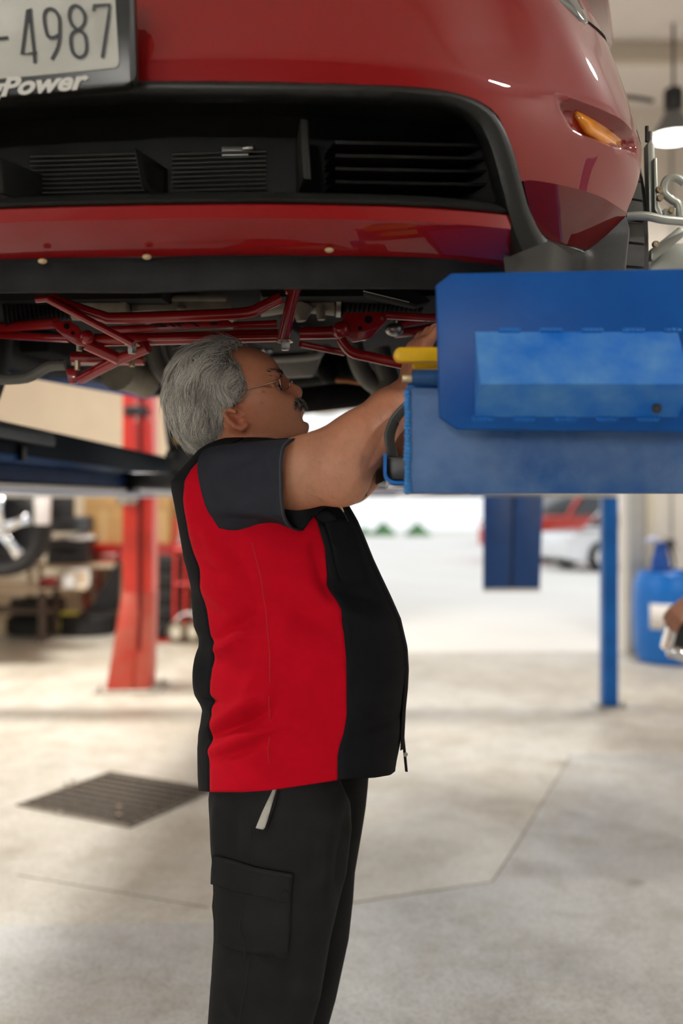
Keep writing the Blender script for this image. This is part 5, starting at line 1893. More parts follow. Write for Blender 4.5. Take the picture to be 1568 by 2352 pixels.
for (px, py) in ((1512, 437), (1514, 456), (1540, 484), (1504, 562)):
    mk('clamp_screw', G().lathe([(0.001, -0.008), (0.006, -0.008), (0.007, -0.005), (0.007, 0.0)], P(px, py, Yc - 0.055), 'y', 12), m_brass, t)
cl('mount_block', [(1524, 478), (1552, 476), (1553, 502), (1526, 504)], Yc - 0.045, 0.03)


# ================================================================== the mechanic
MY = 1.90
PXM = F / MY
man = thing('person', P(610, 2000, MY) * 1.0, 'grey-haired mechanic in a red and black shirt working under the car', 'person')
man.location.z = 0.0
m_skin = M('skin', (1, 1, 1), 0.46, sss=0.12, attr='Col', col2=(1.0, 0.90, 0.86), var=0.1, scale=90, bump=0.08, bscale=420, spec=0.4)
MATS['skin'].node_tree.nodes['Color Ramp'].color_ramp.elements[0].color = (0.90, 0.82, 0.78, 1)
m_cloth_k = M('black_twill', (0.0050, 0.0053, 0.0068), 0.8, bump=0.10, bscale=900, var=0.15, scale=30, spec=0.10)
m_cloth_s = M('slate_twill', (0.0165, 0.018, 0.0245), 0.8, bump=0.10, bscale=900, var=0.12, scale=25, spec=0.10)
m_cloth_r = M('red_twill', (0.52, 0.002, 0.014), 0.8, bump=0.10, bscale=900, var=0.06, scale=25, spec=0.10)
m_pants = M('charcoal_trouser_twill', (0.0105, 0.0105, 0.0112), 0.75, bump=0.10, bscale=800, var=0.18, scale=18, spec=0.10)
m_thread = M('thread_grey', (0.06, 0.06, 0.065), 0.7)

PA = math.radians(25)
HR = np.array([[math.cos(PA), 0, math.sin(PA)], [0, 1, 0], [-math.sin(PA), 0, math.cos(PA)]])


def Hp(px, py, lat=0.0):
    """A point of the head: profile pixel, sideways offset (negative towards the viewer)."""
    q = P(px, py, MY - abs(lat))
    return Vector((q.x, MY + lat, q.z))


zs_ = np.concatenate([grid(0.0, 1.34, 0.014)[:-1], grid(1.34, 1.78, 0.0026)])
S = SDF(grid(-0.345, 0.27, 0.0030), np.concatenate([grid(1.56, 1.80, 0.0032)[:-1], grid(1.80, 2.00, 0.0028)[:-1], grid(2.00, 2.24, 0.006)]), zs_)
# head
S.ell(Hp(520, 896), (0.094, 0.077, 0.079), HR, k=0.01)
S.ell(Hp(573, 873), (0.058, 0.062, 0.050), HR, k=0.03)
S.ell(Hp(600, 924), (0.048, 0.058, 0.067), HR, k=0.03)
for s in (-1, 1):
    S.ell(Hp(627, 867, 0.024 * s), (0.0145, 0.026, 0.0105), HR, k=0.016)
    S.ell(Hp(608, 918, 0.046 * s), (0.031, 0.019, 0.023), HR, k=0.025)
    S.ell(Hp(640, 935, 0.034 * s), (0.028, 0.018, 0.022), HR, k=0.022)
    S.cone(Hp(572, 972, 0.052 * s), Hp(668, 979, 0.014 * s), 0.027, 0.022, k=0.03)
S.ell(Hp(655, 928), (0.027, 0.034, 0.032), HR, k=0.02)
S.ball(Hp(678, 978), 0.0180, k=0.022)
S.ell(Hp(615, 988), (0.065, 0.055, 0.036), HR, k=0.035)
# eye sockets
for s in (-1, 1):
    S.ell(Hp(648, 889, 0.033 * s), (0.014, 0.018, 0.010), HR, k=0.014, op='s')
# nose
S.cone(Hp(650, 876), Hp(676, 899), 0.0085, 0.0105, k=0.014)
S.ball(Hp(680, 901), 0.0108, k=0.010)
for s in (-1, 1):
    S.ell(Hp(669, 909, 0.0135 * s), (0.0110, 0.0080, 0.0092), HR, k=0.004)
    S.ell(Hp(679, 914, 0.0068 * s), (0.0055, 0.0034, 0.0045), HR, k=0.004, op='s')
# lids around the eyeball, bag under the eye
for s in (-1, 1):
    S.ell(Hp(632, 893, 0.0325 * s), (0.0138, 0.0165, 0.0128), HR, k=0.005)
    S.ell(Hp(637, 903, 0.0335 * s), (0.0105, 0.016, 0.0075), HR, k=0.008)
    S.ell(Hp(646, 890, 0.0345 * s), (0.0120, 0.0200, 0.0056), HR, k=0.002, op='s')
# lips, mouth line, crease below the nose wings
S.cone(Hp(682, 935, -0.012), Hp(682, 935, 0.012), 0.0085, 0.0085, k=0.010)
S.cone(Hp(681, 950, -0.012), Hp(681, 950, 0.012), 0.0080, 0.0080, k=0.008)
for s in (-1, 1):
    S.cone(Hp(691, 943, 0), Hp(671, 947, 0.027 * s), 0.0022, 0.0016, k=0.004, op='s')
    S.cone(Hp(659, 913, 0.024 * s), Hp(662, 950, 0.036 * s), 0.0040, 0.003, k=0.010, op='s')
    S.cone(Hp(622, 889, 0.056 * s), Hp(606, 884, 0.064 * s), 0.0022, 0.0016, k=0.006, op='s')
    S.cone(Hp(622, 896, 0.056 * s), Hp(605, 899, 0.064 * s), 0.0022, 0.0016, k=0.006, op='s')
    S.cone(Hp(642, 910, 0.040 * s), Hp(622, 907, 0.054 * s), 0.0025, 0.0018, k=0.008, op='s')
S.ell(Hp(699, 961), (0.010, 0.022, 0.006), HR, k=0.014, op='s')
# ears
E1 = np.array([[0.74, 0, -0.67], [0, 1, 0], [0.67, 0, 0.74]])
for s in (-1, 1):
    S.ell(Hp(542, 963, 0.074 * s), (0.030, 0.0085, 0.0185), E1, k=0.006)
    S.ell(Hp(544, 958, 0.083 * s), (0.0185, 0.0085, 0.0105), E1, k=0.003, op='s')
    S.ball(Hp(552, 958, 0.078 * s), 0.0055, k=0.004, op='s')
    rim = [(566, 975), (556, 986), (540, 980), (526, 967), (515, 950), (514, 940), (524, 938), (540, 946)]
    for (a, b_), (c, d) in zip(rim, rim[1:]):
        S.cone(Hp(a, b_, 0.084 * s), Hp(c, d, 0.084 * s), 0.0042, 0.0042, k=0.003)
    S.ball(Hp(561, 977, 0.076 * s), 0.0085, k=0.006)
    S.ball(Hp(557, 962, 0.079 * s), 0.0045, k=0.004)
# neck and trunk (inside the shirt)
S.cone(Hp(520, 955), Hp(548, 1075), 0.060, 0.070, k=0.03)
S.cone(Hp(600, 995), Hp(610, 1070), 0.045, 0.06, k=0.03)
S.ell(P(590, 1130, MY), (0.125, 0.165, 0.085), k=0.03)
S.ell(P(590, 1250, MY), (0.125, 0.165, 0.20), k=0.03)
S.ell(P(680, 1500, MY), (0.165, 0.175, 0.22), k=0.03)
S.ell(P(640, 1690, MY), (0.125, 0.150, 0.13), k=0.03)
# legs (inside the trousers) and feet
for (yy, hx, kx, ax_) in ((1.815, 640, 615, 575), (2.0, 690, 676, 650)):
    A3, B3 = P(hx, 1830, yy), P(kx, 2310, yy)
    C3 = Vector((P(ax_, 2800, yy).x, yy, 0.09))
    S.cone(A3, B3, 0.080, 0.054, k=0.02)
    S.cone(B3, C3, 0.054, 0.040, k=0.02)
    S.cone(Vector((C3.x - 0.03, yy, 0.055)), Vector((C3.x + 0.13, yy, 0.045)), 0.036, 0.030, k=0.02)
# near arm
shn, eln = P(585, 1112, 1.745), P(772, 1084, 1.665)
S.cone(shn, P(690, 1092, 1.69), 0.062, 0.0545, k=0.02)
S.cone(P(690, 1092, 1.69), eln, 0.0545, 0.0530, k=0.015)
S.cone(eln, P(832, 1008, 1.675), 0.0530, 0.0500, k=0.015)
S.cone(P(832, 1008, 1.675), P(893, 944, 1.70), 0.0500, 0.0375, k=0.012)
S.cone(P(893, 944, 1.70), P(938, 902, 1.725), 0.0375, 0.0295, k=0.012)
S.ball(P(796, 1112, 1.66), 0.026, k=0.03)
S.cone(P(680, 1076, 1.70), P(785, 1036, 1.685), 0.050, 0.049, k=0.02)
# far arm
S.cone(P(600, 1110, 2.07), P(806, 1104, 2.10), 0.060, 0.047, k=0.02)
S.cone(P(806, 1104, 2.10), P(880, 1050, 2.04), 0.047, 0.042, k=0.012)
S.cone(P(880, 1050, 2.04), P(955, 985, 1.96), 0.042, 0.028, k=0.012)


def hand(wr, dirv, palmn, side_, curl, L=0.175):
    """Palm, four fingers of different lengths and a thumb leaving the side of the palm."""
    d = Vector(dirv).normalized()
    n = Vector(palmn)
    n = (n - d * n.dot(d)).normalized()      # palm normal: fingers close towards it
    a = d.cross(n).normalized() * side_      # towards the thumb
    base = Vector(wr)
    pc = base + d * 0.045
    for o in (-0.026, -0.009, 0.009, 0.026):
        S.cone(base + d * 0.012 + a * o * 0.7, base + d * 0.085 + a * o, 0.0155, 0.0125, k=0.010)
    for i, (o, ln) in enumerate(((0.030, 0.066), (0.010, 0.076), (-0.011, 0.071), (-0.031, 0.056))):
        p0 = base + d * 0.083 + a * o
        ang = 0.0
        segs = (0.45, 0.31, 0.24)
        r0 = 0.0098
        for j, sg in enumerate(segs):
            ang += curl * (0.8, 1.1, 0.8)[j]
            v = d * math.cos(ang) + n * math.sin(ang)
            p1 = p0 + v * ln * sg * 1.15
            S.cone(p0, p1, r0, r0 - 0.0009, k=0.004)
            p0 = p1
            r0 -= 0.0009
    p0 = base + d * 0.030 + a * 0.026
    for v, ln, r0 in ((a * 0.8 + d * 0.6 + n * 0.25, 0.036, 0.0125), (a * 0.45 + d * 0.8 + n * 0.4, 0.030, 0.0108), (a * 0.1 + d * 0.85 + n * 0.5, 0.026, 0.0098)):
        p1 = p0 + v.normalized() * ln
        S.cone(p0, p1, r0, r0 - 0.001, k=0.005)
        p0 = p1


hand(P(938, 902, 1.725), (0.22, 0.06, 0.95), (0.9, 0.35, -0.1), -1, 0.55)
hand(P(955, 985, 1.96), (0.55, -0.25, 0.80), (0.6, -0.2, -0.7), 1, 0.5)
BV, BQ = S.mesh(2)

# colour of the skin: redder ear, nose, lips; greyer beard area; paler near arm; darker forehead and eye sockets
base_c = np.array([0.57, 0.262, 0.155])
cols = np.tile(base_c, (len(BV), 1))


def tint(c, rad, col_, amt):
    d = np.linalg.norm(BV - np.array(c), axis=1)
    f_ = (np.exp(-(d / rad) ** 2) * amt)[:, None]
    cols[:] = cols * (1 - f_) + np.array(col_) * f_


for s in (-1, 1):
    tint(Hp(545, 970, 0.08 * s), 0.030, (0.56, 0.19, 0.12), 0.7)
    tint(Hp(625, 925, 0.055 * s), 0.035, (0.50, 0.23, 0.15), 0.5)
    tint(Hp(676, 975, 0.02 * s), 0.032, (0.38, 0.215, 0.145), 0.5)
    tint(Hp(655, 885, 0.03 * s), 0.016, (0.36, 0.16, 0.10), 0.6)
tint(Hp(684, 946), 0.014, (0.42, 0.14, 0.10), 0.75)
tint(Hp(680, 902), 0.022, (0.50, 0.20, 0.13), 0.6)
tint(Hp(580, 850), 0.06, (0.44, 0.20, 0.12), 0.5)
tint(P(810, 1080, 1.62), 0.07, (0.58, 0.33, 0.23), 0.6)
tint(P(700, 1100, 1.64), 0.07, (0.56, 0.34, 0.24), 0.6)
tint(Hp(582, 957, -0.062), 0.0035, (0.16, 0.07, 0.05), 0.9)
tint(Hp(600, 925, -0.07), 0.003, (0.22, 0.10, 0.07), 0.6)
body = mk('body', (BV, BQ), m_skin, man, smooth=180, recalc=False, color=cols)
# eyes
m_eye = M('eye_white', (0.42, 0.36, 0.32), 0.2)
m_iris = M('iris_brown', (0.03, 0.018, 0.012), 0.1)
for s in (-1, 1):
    c = Hp(633, 893, 0.0325 * s)
    ey_ = mk('eye', G().ball(c, 0.0122, 20, 14), m_eye, man)
    gz = Vector((0.86, -0.42, 0.34)).normalized()
    mk('iris', G().lathe([(0.0001, 0.0126), (0.0040, 0.0121), (0.0068, 0.0105), (0.0068, 0.009)], c, dirv=gz, seg=18), m_iris, ey_)

# ---------------------------------------------------------------- hair
H = SDF(grid(-0.35, -0.12, 0.003), grid(1.76, 2.04, 0.003), grid(1.50, 1.78, 0.003))
H.ell(Hp(512, 900), (0.104, 0.086, 0.090), HR, k=0.01)
H.ell(Hp(453, 942), (0.040, 0.076, 0.055), HR, k=0.03)
H.ell(Hp(476, 985), (0.038, 0.066, 0.042), None, k=0.03)
H.ell(Hp(482, 870), (0.062, 0.082, 0.056), HR, k=0.03)
zl = np.array([P(0, y_, MY).z for y_ in (1045, 1025, 1008, 990, 965, 945, 928, 908, 892, 870, 845, 822, 800, 780)])
xlh = np.array([P(x_, 0, MY).x for x_ in (465, 492, 514, 512, 512, 522, 545, 560, 560, 548, 536, 532, 548, 548)])


def face_cut(X, Y, Z):
    return -(X - np.interp(Z, zl, xlh)) * 0.75 + 0 * Y


H.put(face_cut, (-0.35, 1.7, 1.45), (0.0, 2.1, 1.8), k=0.010, op='s')
for s in (-1, 1):
    H.ell(Hp(546, 966, 0.085 * s), (0.036, 0.03, 0.024), E1, k=0.008, op='s')
HV, HQ = H.mesh(2)
hn = RNG.random(len(HV))
m_hair = M('grey_hair', (1, 1, 1), 0.42, attr='Col', spec=0.5)


def hair_tone(p_, n_):
    """Darker near the crown front, silver at the back and nape."""
    px = p_[:, 0] / p_[:, 1] * F + CX
    py = HY - (p_[:, 2] - CH) / p_[:, 1] * F
    dark = np.exp(-(((px - 525) / 48) ** 2 + ((py - 825) / 42) ** 2))
    v = 0.17 + 0.70 * n_ ** 1.8 - 0.30 * dark * (0.4 + 0.6 * n_)
    v = np.clip(v, 0.03, 0.75)
    v = np.clip(v * 1.85, 0.03, 0.92)
    return np.stack([v * 1.0, v * 0.96, v * 0.90], 1)


hair = mk('hair', (HV, HQ), m_hair, man, smooth=180, recalc=False, color=hair_tone(HV, 0.35 + hn * 0.3))


def strands(sdf, roots, flow, nseg, step, lift, r0, tone, name, parent, mat_, drop=0.0, tones=None, lifts=None):
    """Fine tapered strands growing over a surface along a flow field: one mesh."""
    n = len(roots)
    pos = roots.copy()
    v, g_ = sdf.sample(pos)
    off = lift * (0.3 + RNG.random(n)) if lifts is None else lift * (0.15 + 0.25 * RNG.random(n) + 1.3 * lifts)
    jit = RNG.normal(0, 1, (n, 3)) * 0.16
    path = []
    for i in range(nseg + 1):
        v, gr = sdf.sample(pos)
        pos = pos - gr * (v - off * (0.4 + 0.8 * i / nseg))[:, None] * 0.8
        path.append(pos.copy())
        d = flow(pos) + jit
        d = d - gr * (d * gr).sum(1)[:, None]
        d /= np.linalg.norm(d, axis=1)[:, None] + 1e-9
        jit = jit * 0.9 + RNG.normal(0, 1, (n, 3)) * 0.06
        pos = pos + d * (step * (0.7 + 0.6 * RNG.random(n)))[:, None]
        pos[:, 2] -= drop * i / nseg
    path = np.array(path)
    tan = np.gradient(path, axis=0)
    tan /= np.linalg.norm(tan, axis=2)[..., None] + 1e-9
    ref = np.array([0.31, 0.9, 0.3])
    a = np.cross(tan, ref)
    a /= np.linalg.norm(a, axis=2)[..., None] + 1e-9
    b = np.cross(tan, a)
    tt = np.linspace(0, 1, nseg + 1)
    rad = r0 * (1 - 0.85 * tt ** 2)
    V = np.zeros((nseg + 1, 3, n, 3))
    for k in range(3):
        an = 2 * PI * k / 3
        V[:, k] = path + (a * math.cos(an) + b * math.sin(an)) * rad[:, None, None]
    idx = np.arange((nseg + 1) * 3 * n).reshape(nseg + 1, 3, n)
    Q = []
    for i in range(nseg):
        for k in range(3):
            Q.append(np.stack([idx[i, k], idx[i, (k + 1) % 3], idx[i + 1, (k + 1) % 3], idx[i + 1, k]], 1))
    Q = np.concatenate(Q)
    V = V.reshape(-1, 3)
    tn = RNG.random(n) if tones is None else np.clip(tones * 0.65 + RNG.random(n) * 0.35, 0, 1)
    tn = np.tile(tn, (nseg + 1) * 3)
    o = mk(name, (V, Q), mat_, parent, smooth=180, recalc=False, color=tone(V, tn), kind='stuff')
    return o


c0 = np.array(Hp(548, 905))


def hflow(p_):
    d = p_ - c0
    t_ = np.stack([-d[:, 2], np.zeros(len(d)), d[:, 0]], 1)
    t_ /= np.linalg.norm(t_, axis=1)[:, None] + 1e-9
    low_ = np.clip((1.60 - p_[:, 2]) / 0.06, 0, 1)[:, None]
    dn = np.array([-0.25, 0.0, -1.0]) * (1 - low_) + np.array([0.35, 0, -0.9]) * low_
    return t_ * 0.55 + dn * 0.75


def wave(p_):
    a = np.sin(p_[:, 0] * 95 + 3 * np.sin(p_[:, 2] * 60)) + np.sin(p_[:, 2] * 75 + p_[:, 1] * 110)
    b = np.sin(p_[:, 1] * 120 + p_[:, 2] * 50) + np.sin(p_[:, 0] * 60 - p_[:, 2] * 90)
    return np.stack([a * 0.34, b * 0.16, b * 0.20], 1)


NL, NS = 1350, 12
locks = HV[RNG.choice(len(HV), NL)]
near_ = np.where(np.linalg.norm(HV - np.array(Hp(530, 862, -0.07)), axis=1) < 0.04)[0]
locks[:260] = HV[RNG.choice(near_, 260)]
roots = (locks[:, None, :] + RNG.normal(0, 0.0042, (NL, NS, 3))).reshape(-1, 3)
locktone = np.repeat(RNG.random(NL), NS)
lockdir = np.repeat(RNG.normal(0, 0.30, (NL, 3)), NS, axis=0)
locklift = np.repeat(RNG.random(NL) ** 1.5, NS)
strands(H, roots, lambda p_: hflow(p_) + wave(p_) + lockdir, 8, 0.0078, 0.0085, 0.00058, hair_tone, 'hair_strand', hair, m_hair, tones=locktone, lifts=locklift)
fly = HV[RNG.choice(len(HV), 520)]
strands(H, fly, lambda p_: hflow(p_) + RNG.normal(0, 0.5, p_.shape), 9, 0.0062, 0.016, 0.00030, hair_tone, 'stray_hair', hair, m_hair)

# moustache, eyebrow
Sf = S
mr = []
for i in range(1500):
    u = RNG.random()
    lat = (RNG.random() * 2 - 1) * 0.034
    f_ = abs(lat) / 0.034
    px = 688 - 20 * f_ ** 1.3 - 10 * RNG.random()
    py = 917 + 9 * f_ + 9 * u
    q = Hp(px, py, lat)
    mr.append((q.x, q.y, q.z))
mr = np.array(mr)


def mflow(p_):
    lat = (p_[:, 1] - MY) / 0.034
    return np.stack([0.10 + 0 * lat, lat * 0.45, -0.95 + 0 * lat], 1)


def mtone(p_, n_):
    v = np.where(n_ > 0.62, 0.16 + 0.22 * n_, 0.010 + 0.03 * n_)
    return np.stack([v, v * 0.93, v * 0.85], 1)


mo = mk('moustache', G().tube([Hp(667, 938, -0.032), Hp(677, 929, -0.018), Hp(682, 925, 0), Hp(677, 929, 0.018), Hp(667, 938, 0.032)], lambda t_: 0.003 + 0.0055 * math.sin(PI * t_), 12, smooth=5), M('moustache_dark', (0.018, 0.016, 0.014), 0.6), man)
strands(S, mr, mflow, 5, 0.0040, 0.0048, 0.00050, mtone, 'whisker', mo, m_hair)
br = []
for i in range(260):
    s = 1 if RNG.random() > 0.5 else -1
    lat = (0.010 + 0.034 * RNG.random()) * s
    f_ = (abs(lat) - 0.010) / 0.034
    q = Hp(642 - 22 * f_ ** 1.2 + RNG.normal(0, 1.0), 862 + 2 * f_ + RNG.normal(0, 2.2), lat)
    br.append((q.x, q.y, q.z))


def bflow(p_):
    sg = np.sign(p_[:, 1] - MY)
    return np.stack([-0.5 + 0 * sg, sg * 0.9, 0.2 + 0 * sg], 1)


strands(S, np.array(br), bflow, 4, 0.0032, 0.0022, 0.0004, lambda p_, n_: mtone(p_, n_ * 0.75), 'eyebrow', man, m_hair)
# fine hair on the forearm
ar = BV[(BV[:, 0] > P(700, 0, 1.66).x) & (BV[:, 1] < 1.80) & (BV[:, 2] > 1.45) & (BV[:, 2] < 1.75)]
ar = ar[ar[:, 0] < P(960, 0, 1.7).x]
ar = ar[RNG.choice(len(ar), 1500)]
strands(S, ar, lambda p_: np.tile(np.array([0.5, -0.1, -0.6]), (len(p_), 1)), 4, 0.0028, 0.0014, 0.00010, lambda p_, n_: np.stack([0.20 + 0.15 * n_, 0.12 + 0.10 * n_, 0.08 + 0.07 * n_], 1), 'arm_hair', man, m_hair)

# ---------------------------------------------------------------- shirt
def interp(tab, y):
    return float(np.interp(y, [a for a, _ in tab], [b_ for _, b_ in tab]))


BACK = [(1010, 505), (1022, 478), (1040, 458), (1060, 443), (1085, 420), (1108, 401), (1125, 402), (1160, 409), (1210, 418), (1281, 430), (1347, 447), (1400, 449), (1430, 452), (1455, 463), (1475, 470), (1495, 466), (1520, 459), (1560, 456), (1600, 458), (1615, 466), (1628, 471), (1660, 467), (1720, 460), (1790, 461), (1822, 463)]
FRONT = [(1010, 640), (1022, 690), (1040, 712), (1060, 728), (1085, 748), (1108, 765), (1150, 790), (1195, 816), (1240, 835), (1285, 853), (1330, 874), (1370, 893), (1420, 915), (1480, 929), (1530, 932), (1570, 930), (1620, 925), (1660, 923), (1730, 920), (1765, 915), (1800, 908), (1822, 905)]
HALF = [(1010, 0.075), (1022, 0.10), (1040, 0.145), (1060, 0.175), (1085, 0.192), (1130, 0.202), (1200, 0.205), (1350, 0.212), (1500, 0.222), (1620, 0.222), (1720, 0.220), (1822, 0.224)]
SEAM1 = [(1010, 560), (1026, 520), (1040, 492), (1060, 458), (1085, 436), (1108, 424), (1140, 426), (1180, 430), (1230, 436), (1260, 444), (1300, 455), (1350, 466), (1400, 477), (1455, 485), (1480, 496), (1492, 502), (1510, 496), (1530, 489), (1570, 484), (1620, 483), (1660, 488), (1690, 491), (1720, 486), (1760, 482), (1822, 483)]
SIDE = [(1010, 561), (1026, 523), (1040, 503), (1060, 482), (1085, 470), (1108, 490), (1135, 570), (1240, 577), (1330, 600), (1420, 612), (1500, 620), (1600, 622), (1700, 620), (1822, 616)]
SEAM2 = [(1010, 562), (1026, 526), (1040, 514), (1060, 504), (1085, 505), (1108, 540), (1135, 660), (1150, 712), (1195, 726), (1255, 745), (1300, 751), (1345, 757), (1395, 778), (1450, 789), (1510, 794), (1590, 795), (1680, 794), (1740, 789), (1780, 780), (1822, 774)]
HEM = [(455, 1816), (490, 1819), (560, 1819), (620, 1815), (700, 1803), (778, 1791), (860, 1786), (895, 1780), (915, 1764), (940, 1750)]
FOLDS = [((478, 1705), (628, 1600), 17, 0.0050), ((484, 1738), (640, 1655), 15, -0.0045), ((490, 1770), (650, 1712), 16, 0.0045), ((520, 1800), (600, 1760), 12, -0.003),
         ((488, 1500), (570, 1448), 16, 0.0055), ((500, 1475), (600, 1400), 15, -0.0050), ((470, 1350), (560, 1420), 16, 0.0045), ((455, 1300), (560, 1330), 18, -0.0030),
         ((590, 1540), (560, 1640), 18, 0.0030), ((640, 1430), (690, 1480), 24, 0.0040), ((660, 1380), (760, 1450), 20, -0.0030), ((640, 1670), (720, 1760), 22, 0.0030),
         ((700, 1340), (770, 1400), 16, 0.0035), ((758, 1345), (860, 1385), 15, -0.0060), ((770, 1395), (880, 1430), 20, 0.0030), ((720, 1250), (760, 1390), 16, -0.0030),
         ((440, 1150), (520, 1320), 18, 0.0030), ((500, 1260), (560, 1300), 14, -0.0030), ((430, 1130), (455, 1260), 9, 0.0025), ((545, 1270), (600, 1420), 12, -0.0025),
         ((465, 1480), (455, 1600), 10, 0.004), ((470, 1620), (500, 1640), 12, -0.004), ((840, 1740), (905, 1690), 18, -0.003), ((800, 1700), (880, 1600), 30, 0.002), ((612, 1480), (625, 1700), 7, 0.0016)]


def fold(px, py):
    d = 0.0
    for (a, b_, w_, amp) in FOLDS:
        ax_, ay_ = b_[0] - a[0], b_[1] - a[1]
        t_ = max(0.0, min(1.0, ((px - a[0]) * ax_ + (py - a[1]) * ay_) / (ax_ * ax_ + ay_ * ay_)))
        q = math.hypot(px - a[0] - t_ * ax_, py - a[1] - t_ * ay_)
        d += amp * math.exp(-(q / w_) ** 2) * math.sin(PI * (0.12 + 0.76 * t_))
    return d * 2.8


NE = 2.35


def t_point(y, a, near=True, off=0.0):
    """Torso surface at ring y; a = 0 at the back, 1 at the front."""
    xb, xf, hb = interp(BACK, y), interp(FRONT, y), interp(HALF, y)
    q = P(xb, y, MY)
    X0, X1 = q.x, P(xf, y, MY).x
    cxx, aa = (X0 + X1) / 2, (X1 - X0) / 2
    c, s = math.cos(PI * a), math.sin(PI * a)
    x = cxx - (aa + off) * math.copysign(abs(c) ** (2 / NE), c)
    yy = (hb + off) * abs(s) ** (2 / NE)
    return Vector((x, MY - yy if near else MY + yy, q.z))


def px_of(v):
    return v.x / v.y * F + CX, HY - (v.z - CH) / v.y * F


def a_for(y, px):
    lo, hi = 0.0, 1.0
    for _ in range(22):
        m = (lo + hi) / 2
        if px_of(t_point(y, m))[0] < px:
            lo = m
        else:
            hi = m
    return (lo + hi) / 2


def ring_y(py, v_near):
    return py


def torso_near(px, py, off=0.0):
    """The near torso surface seen at a pixel."""
    y = py
    for _ in range(8):
        a = a_for(y, px)
        q = t_point(y, a)
        y += (py - px_of(q)[1]) * 0.8
    a = a_for(y, px)
    q = t_point(y, a, True, off + fold(px, py))
    q.z = CH + (HY - py) / F * q.y
    return q


YS = [1012, 1018, 1024, 1032, 1040, 1050, 1060, 1072, 1085, 1097] + list(np.linspace(1108, 1826, 104))
KC = (10, 16, 20, 16)
grid_rows = []
for y in YS:
    hb_ = interp(HALF, y)
    pn = HY + (y - HY) * MY / (MY - hb_ * 0.95)
    s1, s2, s3 = a_for(y, interp(SEAM1, HY + (y - HY) * MY / (MY - hb_ * 0.6))), a_for(y, interp(SIDE, pn)), a_for(y, interp(SEAM2, HY + (y - HY) * MY / (MY - hb_ * 0.85)))
    mg_ = 0.02 if y > 1034 else 0.001
    s2 = max(s2, s1 + mg_)
    s3 = max(s3, s2 + mg_)
    aa = list(np.linspace(0, s1, KC[0] + 1))[:-1] + list(np.linspace(s1, s2, KC[1] + 1))[:-1] + list(np.linspace(s2, s3, KC[2] + 1))[:-1] + list(np.linspace(s3, 1, KC[3] + 1))
    row = []
    for near in (True, False):
        seq = aa if near else aa[::-1][1:-1]
        for a in seq:
            q = t_point(y, a, near)
            px, py = px_of(q)
            if near:
                q = t_point(y, a, True, fold(px, py))
            else:
                q = t_point(y, a, False, 0.6 * fold(px + 8, y + 6))
            if y > 1500:
                hm = interp(HEM, px)
                f_ = (y - 1500) / (1826 - 1500)
                z0 = P(0, 1500, MY).z
                q.z = z0 + f_ * (CH + (HY - hm) / F * (q.y if near else MY + 0.5 * (q.y - MY)) - z0)
            row.append(q)
    grid_rows.append(row)
nr = len(grid_rows[0])
n1, n2, n3, n4 = KC[0], KC[0] + KC[1], KC[0] + KC[1] + KC[2], sum(KC)


def sub_rows(idx):
    return [[r[i % nr] for i in idx] for r in grid_rows]


far = list(range(n4, nr)) + [nr]
nf = n4 + (n4 - n3)
fb = nr - n1
shirt = mk('shirt', G().loft(sub_rows(list(range(n3, n4 + 1)) + list(range(n4 + 1, nf + 1)))), m_cloth_k, man, smooth=180, solid=0.0025, solid_off=0)
mk('shirt_back', G().loft(sub_rows(list(range(fb, nr)) + list(range(0, n1 + 1)))), m_cloth_k, shirt, smooth=180, solid=0.0025, solid_off=0, label='black back panel')
mk('side_panel', G().loft(sub_rows(list(range(n1, n3 + 1)))[4:]), m_cloth_r, shirt, smooth=180, solid=0.0025, solid_off=0, label='red side panel')
mk('side_panel', G().loft(sub_rows(list(range(nf, fb + 1)))[4:]), m_cloth_r, shirt, smooth=180, solid=0.0025, solid_off=0, label='red side panel on the far side')
# closing yoke over the shoulders
g = G()
top = grid_rows[0]
g.add(list(top) + [sum((Vector(q) for q in top), Vector()) / len(top)], [(i, (i + 1) % nr, nr) for i in range(nr)])
mk('yoke', g, m_cloth_k, shirt, smooth=180)
# seams
def seam(tab, y0, y1, r_, mat_, off=0.002, n=60):
    pts = []
    for y in np.linspace(y0, y1, n):
        px = interp(tab, y)
        pts.append(torso_near(px, y, off))
    return mk('seam', G().tube(pts, r_, 6), mat_, shirt)


seam(SIDE, 1246, 1806, 0.0008, M('red_thread', (0.42, 0.012, 0.018), 0.7), 0.0012)
# placket along the front edge
pk = []
for y in np.linspace(1150, 1700, 60):
    row = []
    for a in (0.90, 0.915, 0.93, 0.96, 1.0):
        q = t_point(y, a, True, 0.0045 if a > 0.91 else 0.001)
        row.append(q)
    for a in (0.96, 0.93, 0.915):
        row.append(t_point(y, a, False, 0.0045))
    pk.append(row)
plk = mk('placket', G().loft(pk), m_cloth_k, shirt, smooth=60)
tail = []
for y, xo in ((1600, 928), (1640, 925), (1680, 927), (1720, 931), (1752, 934), (1772, 936)):
    a = P(xo - 4, y, MY - 0.012)
    tail.append([a, P(xo, y, MY - 0.006), P(xo + 0.5, y + 1, MY + 0.01), P(xo - 3, y, MY + 0.03)])
mk('placket_tail', G().loft(tail), m_cloth_k, shirt, smooth=60, solid=0.002)
for (px, py) in ((924, 1655), (931, 1733)):
    mk('snap', G().lathe([(0.0002, -0.0015), (0.004, -0.0012), (0.0045, 0.0)], P(px, py, MY - 0.016), 'y', 12), m_steel, shirt)
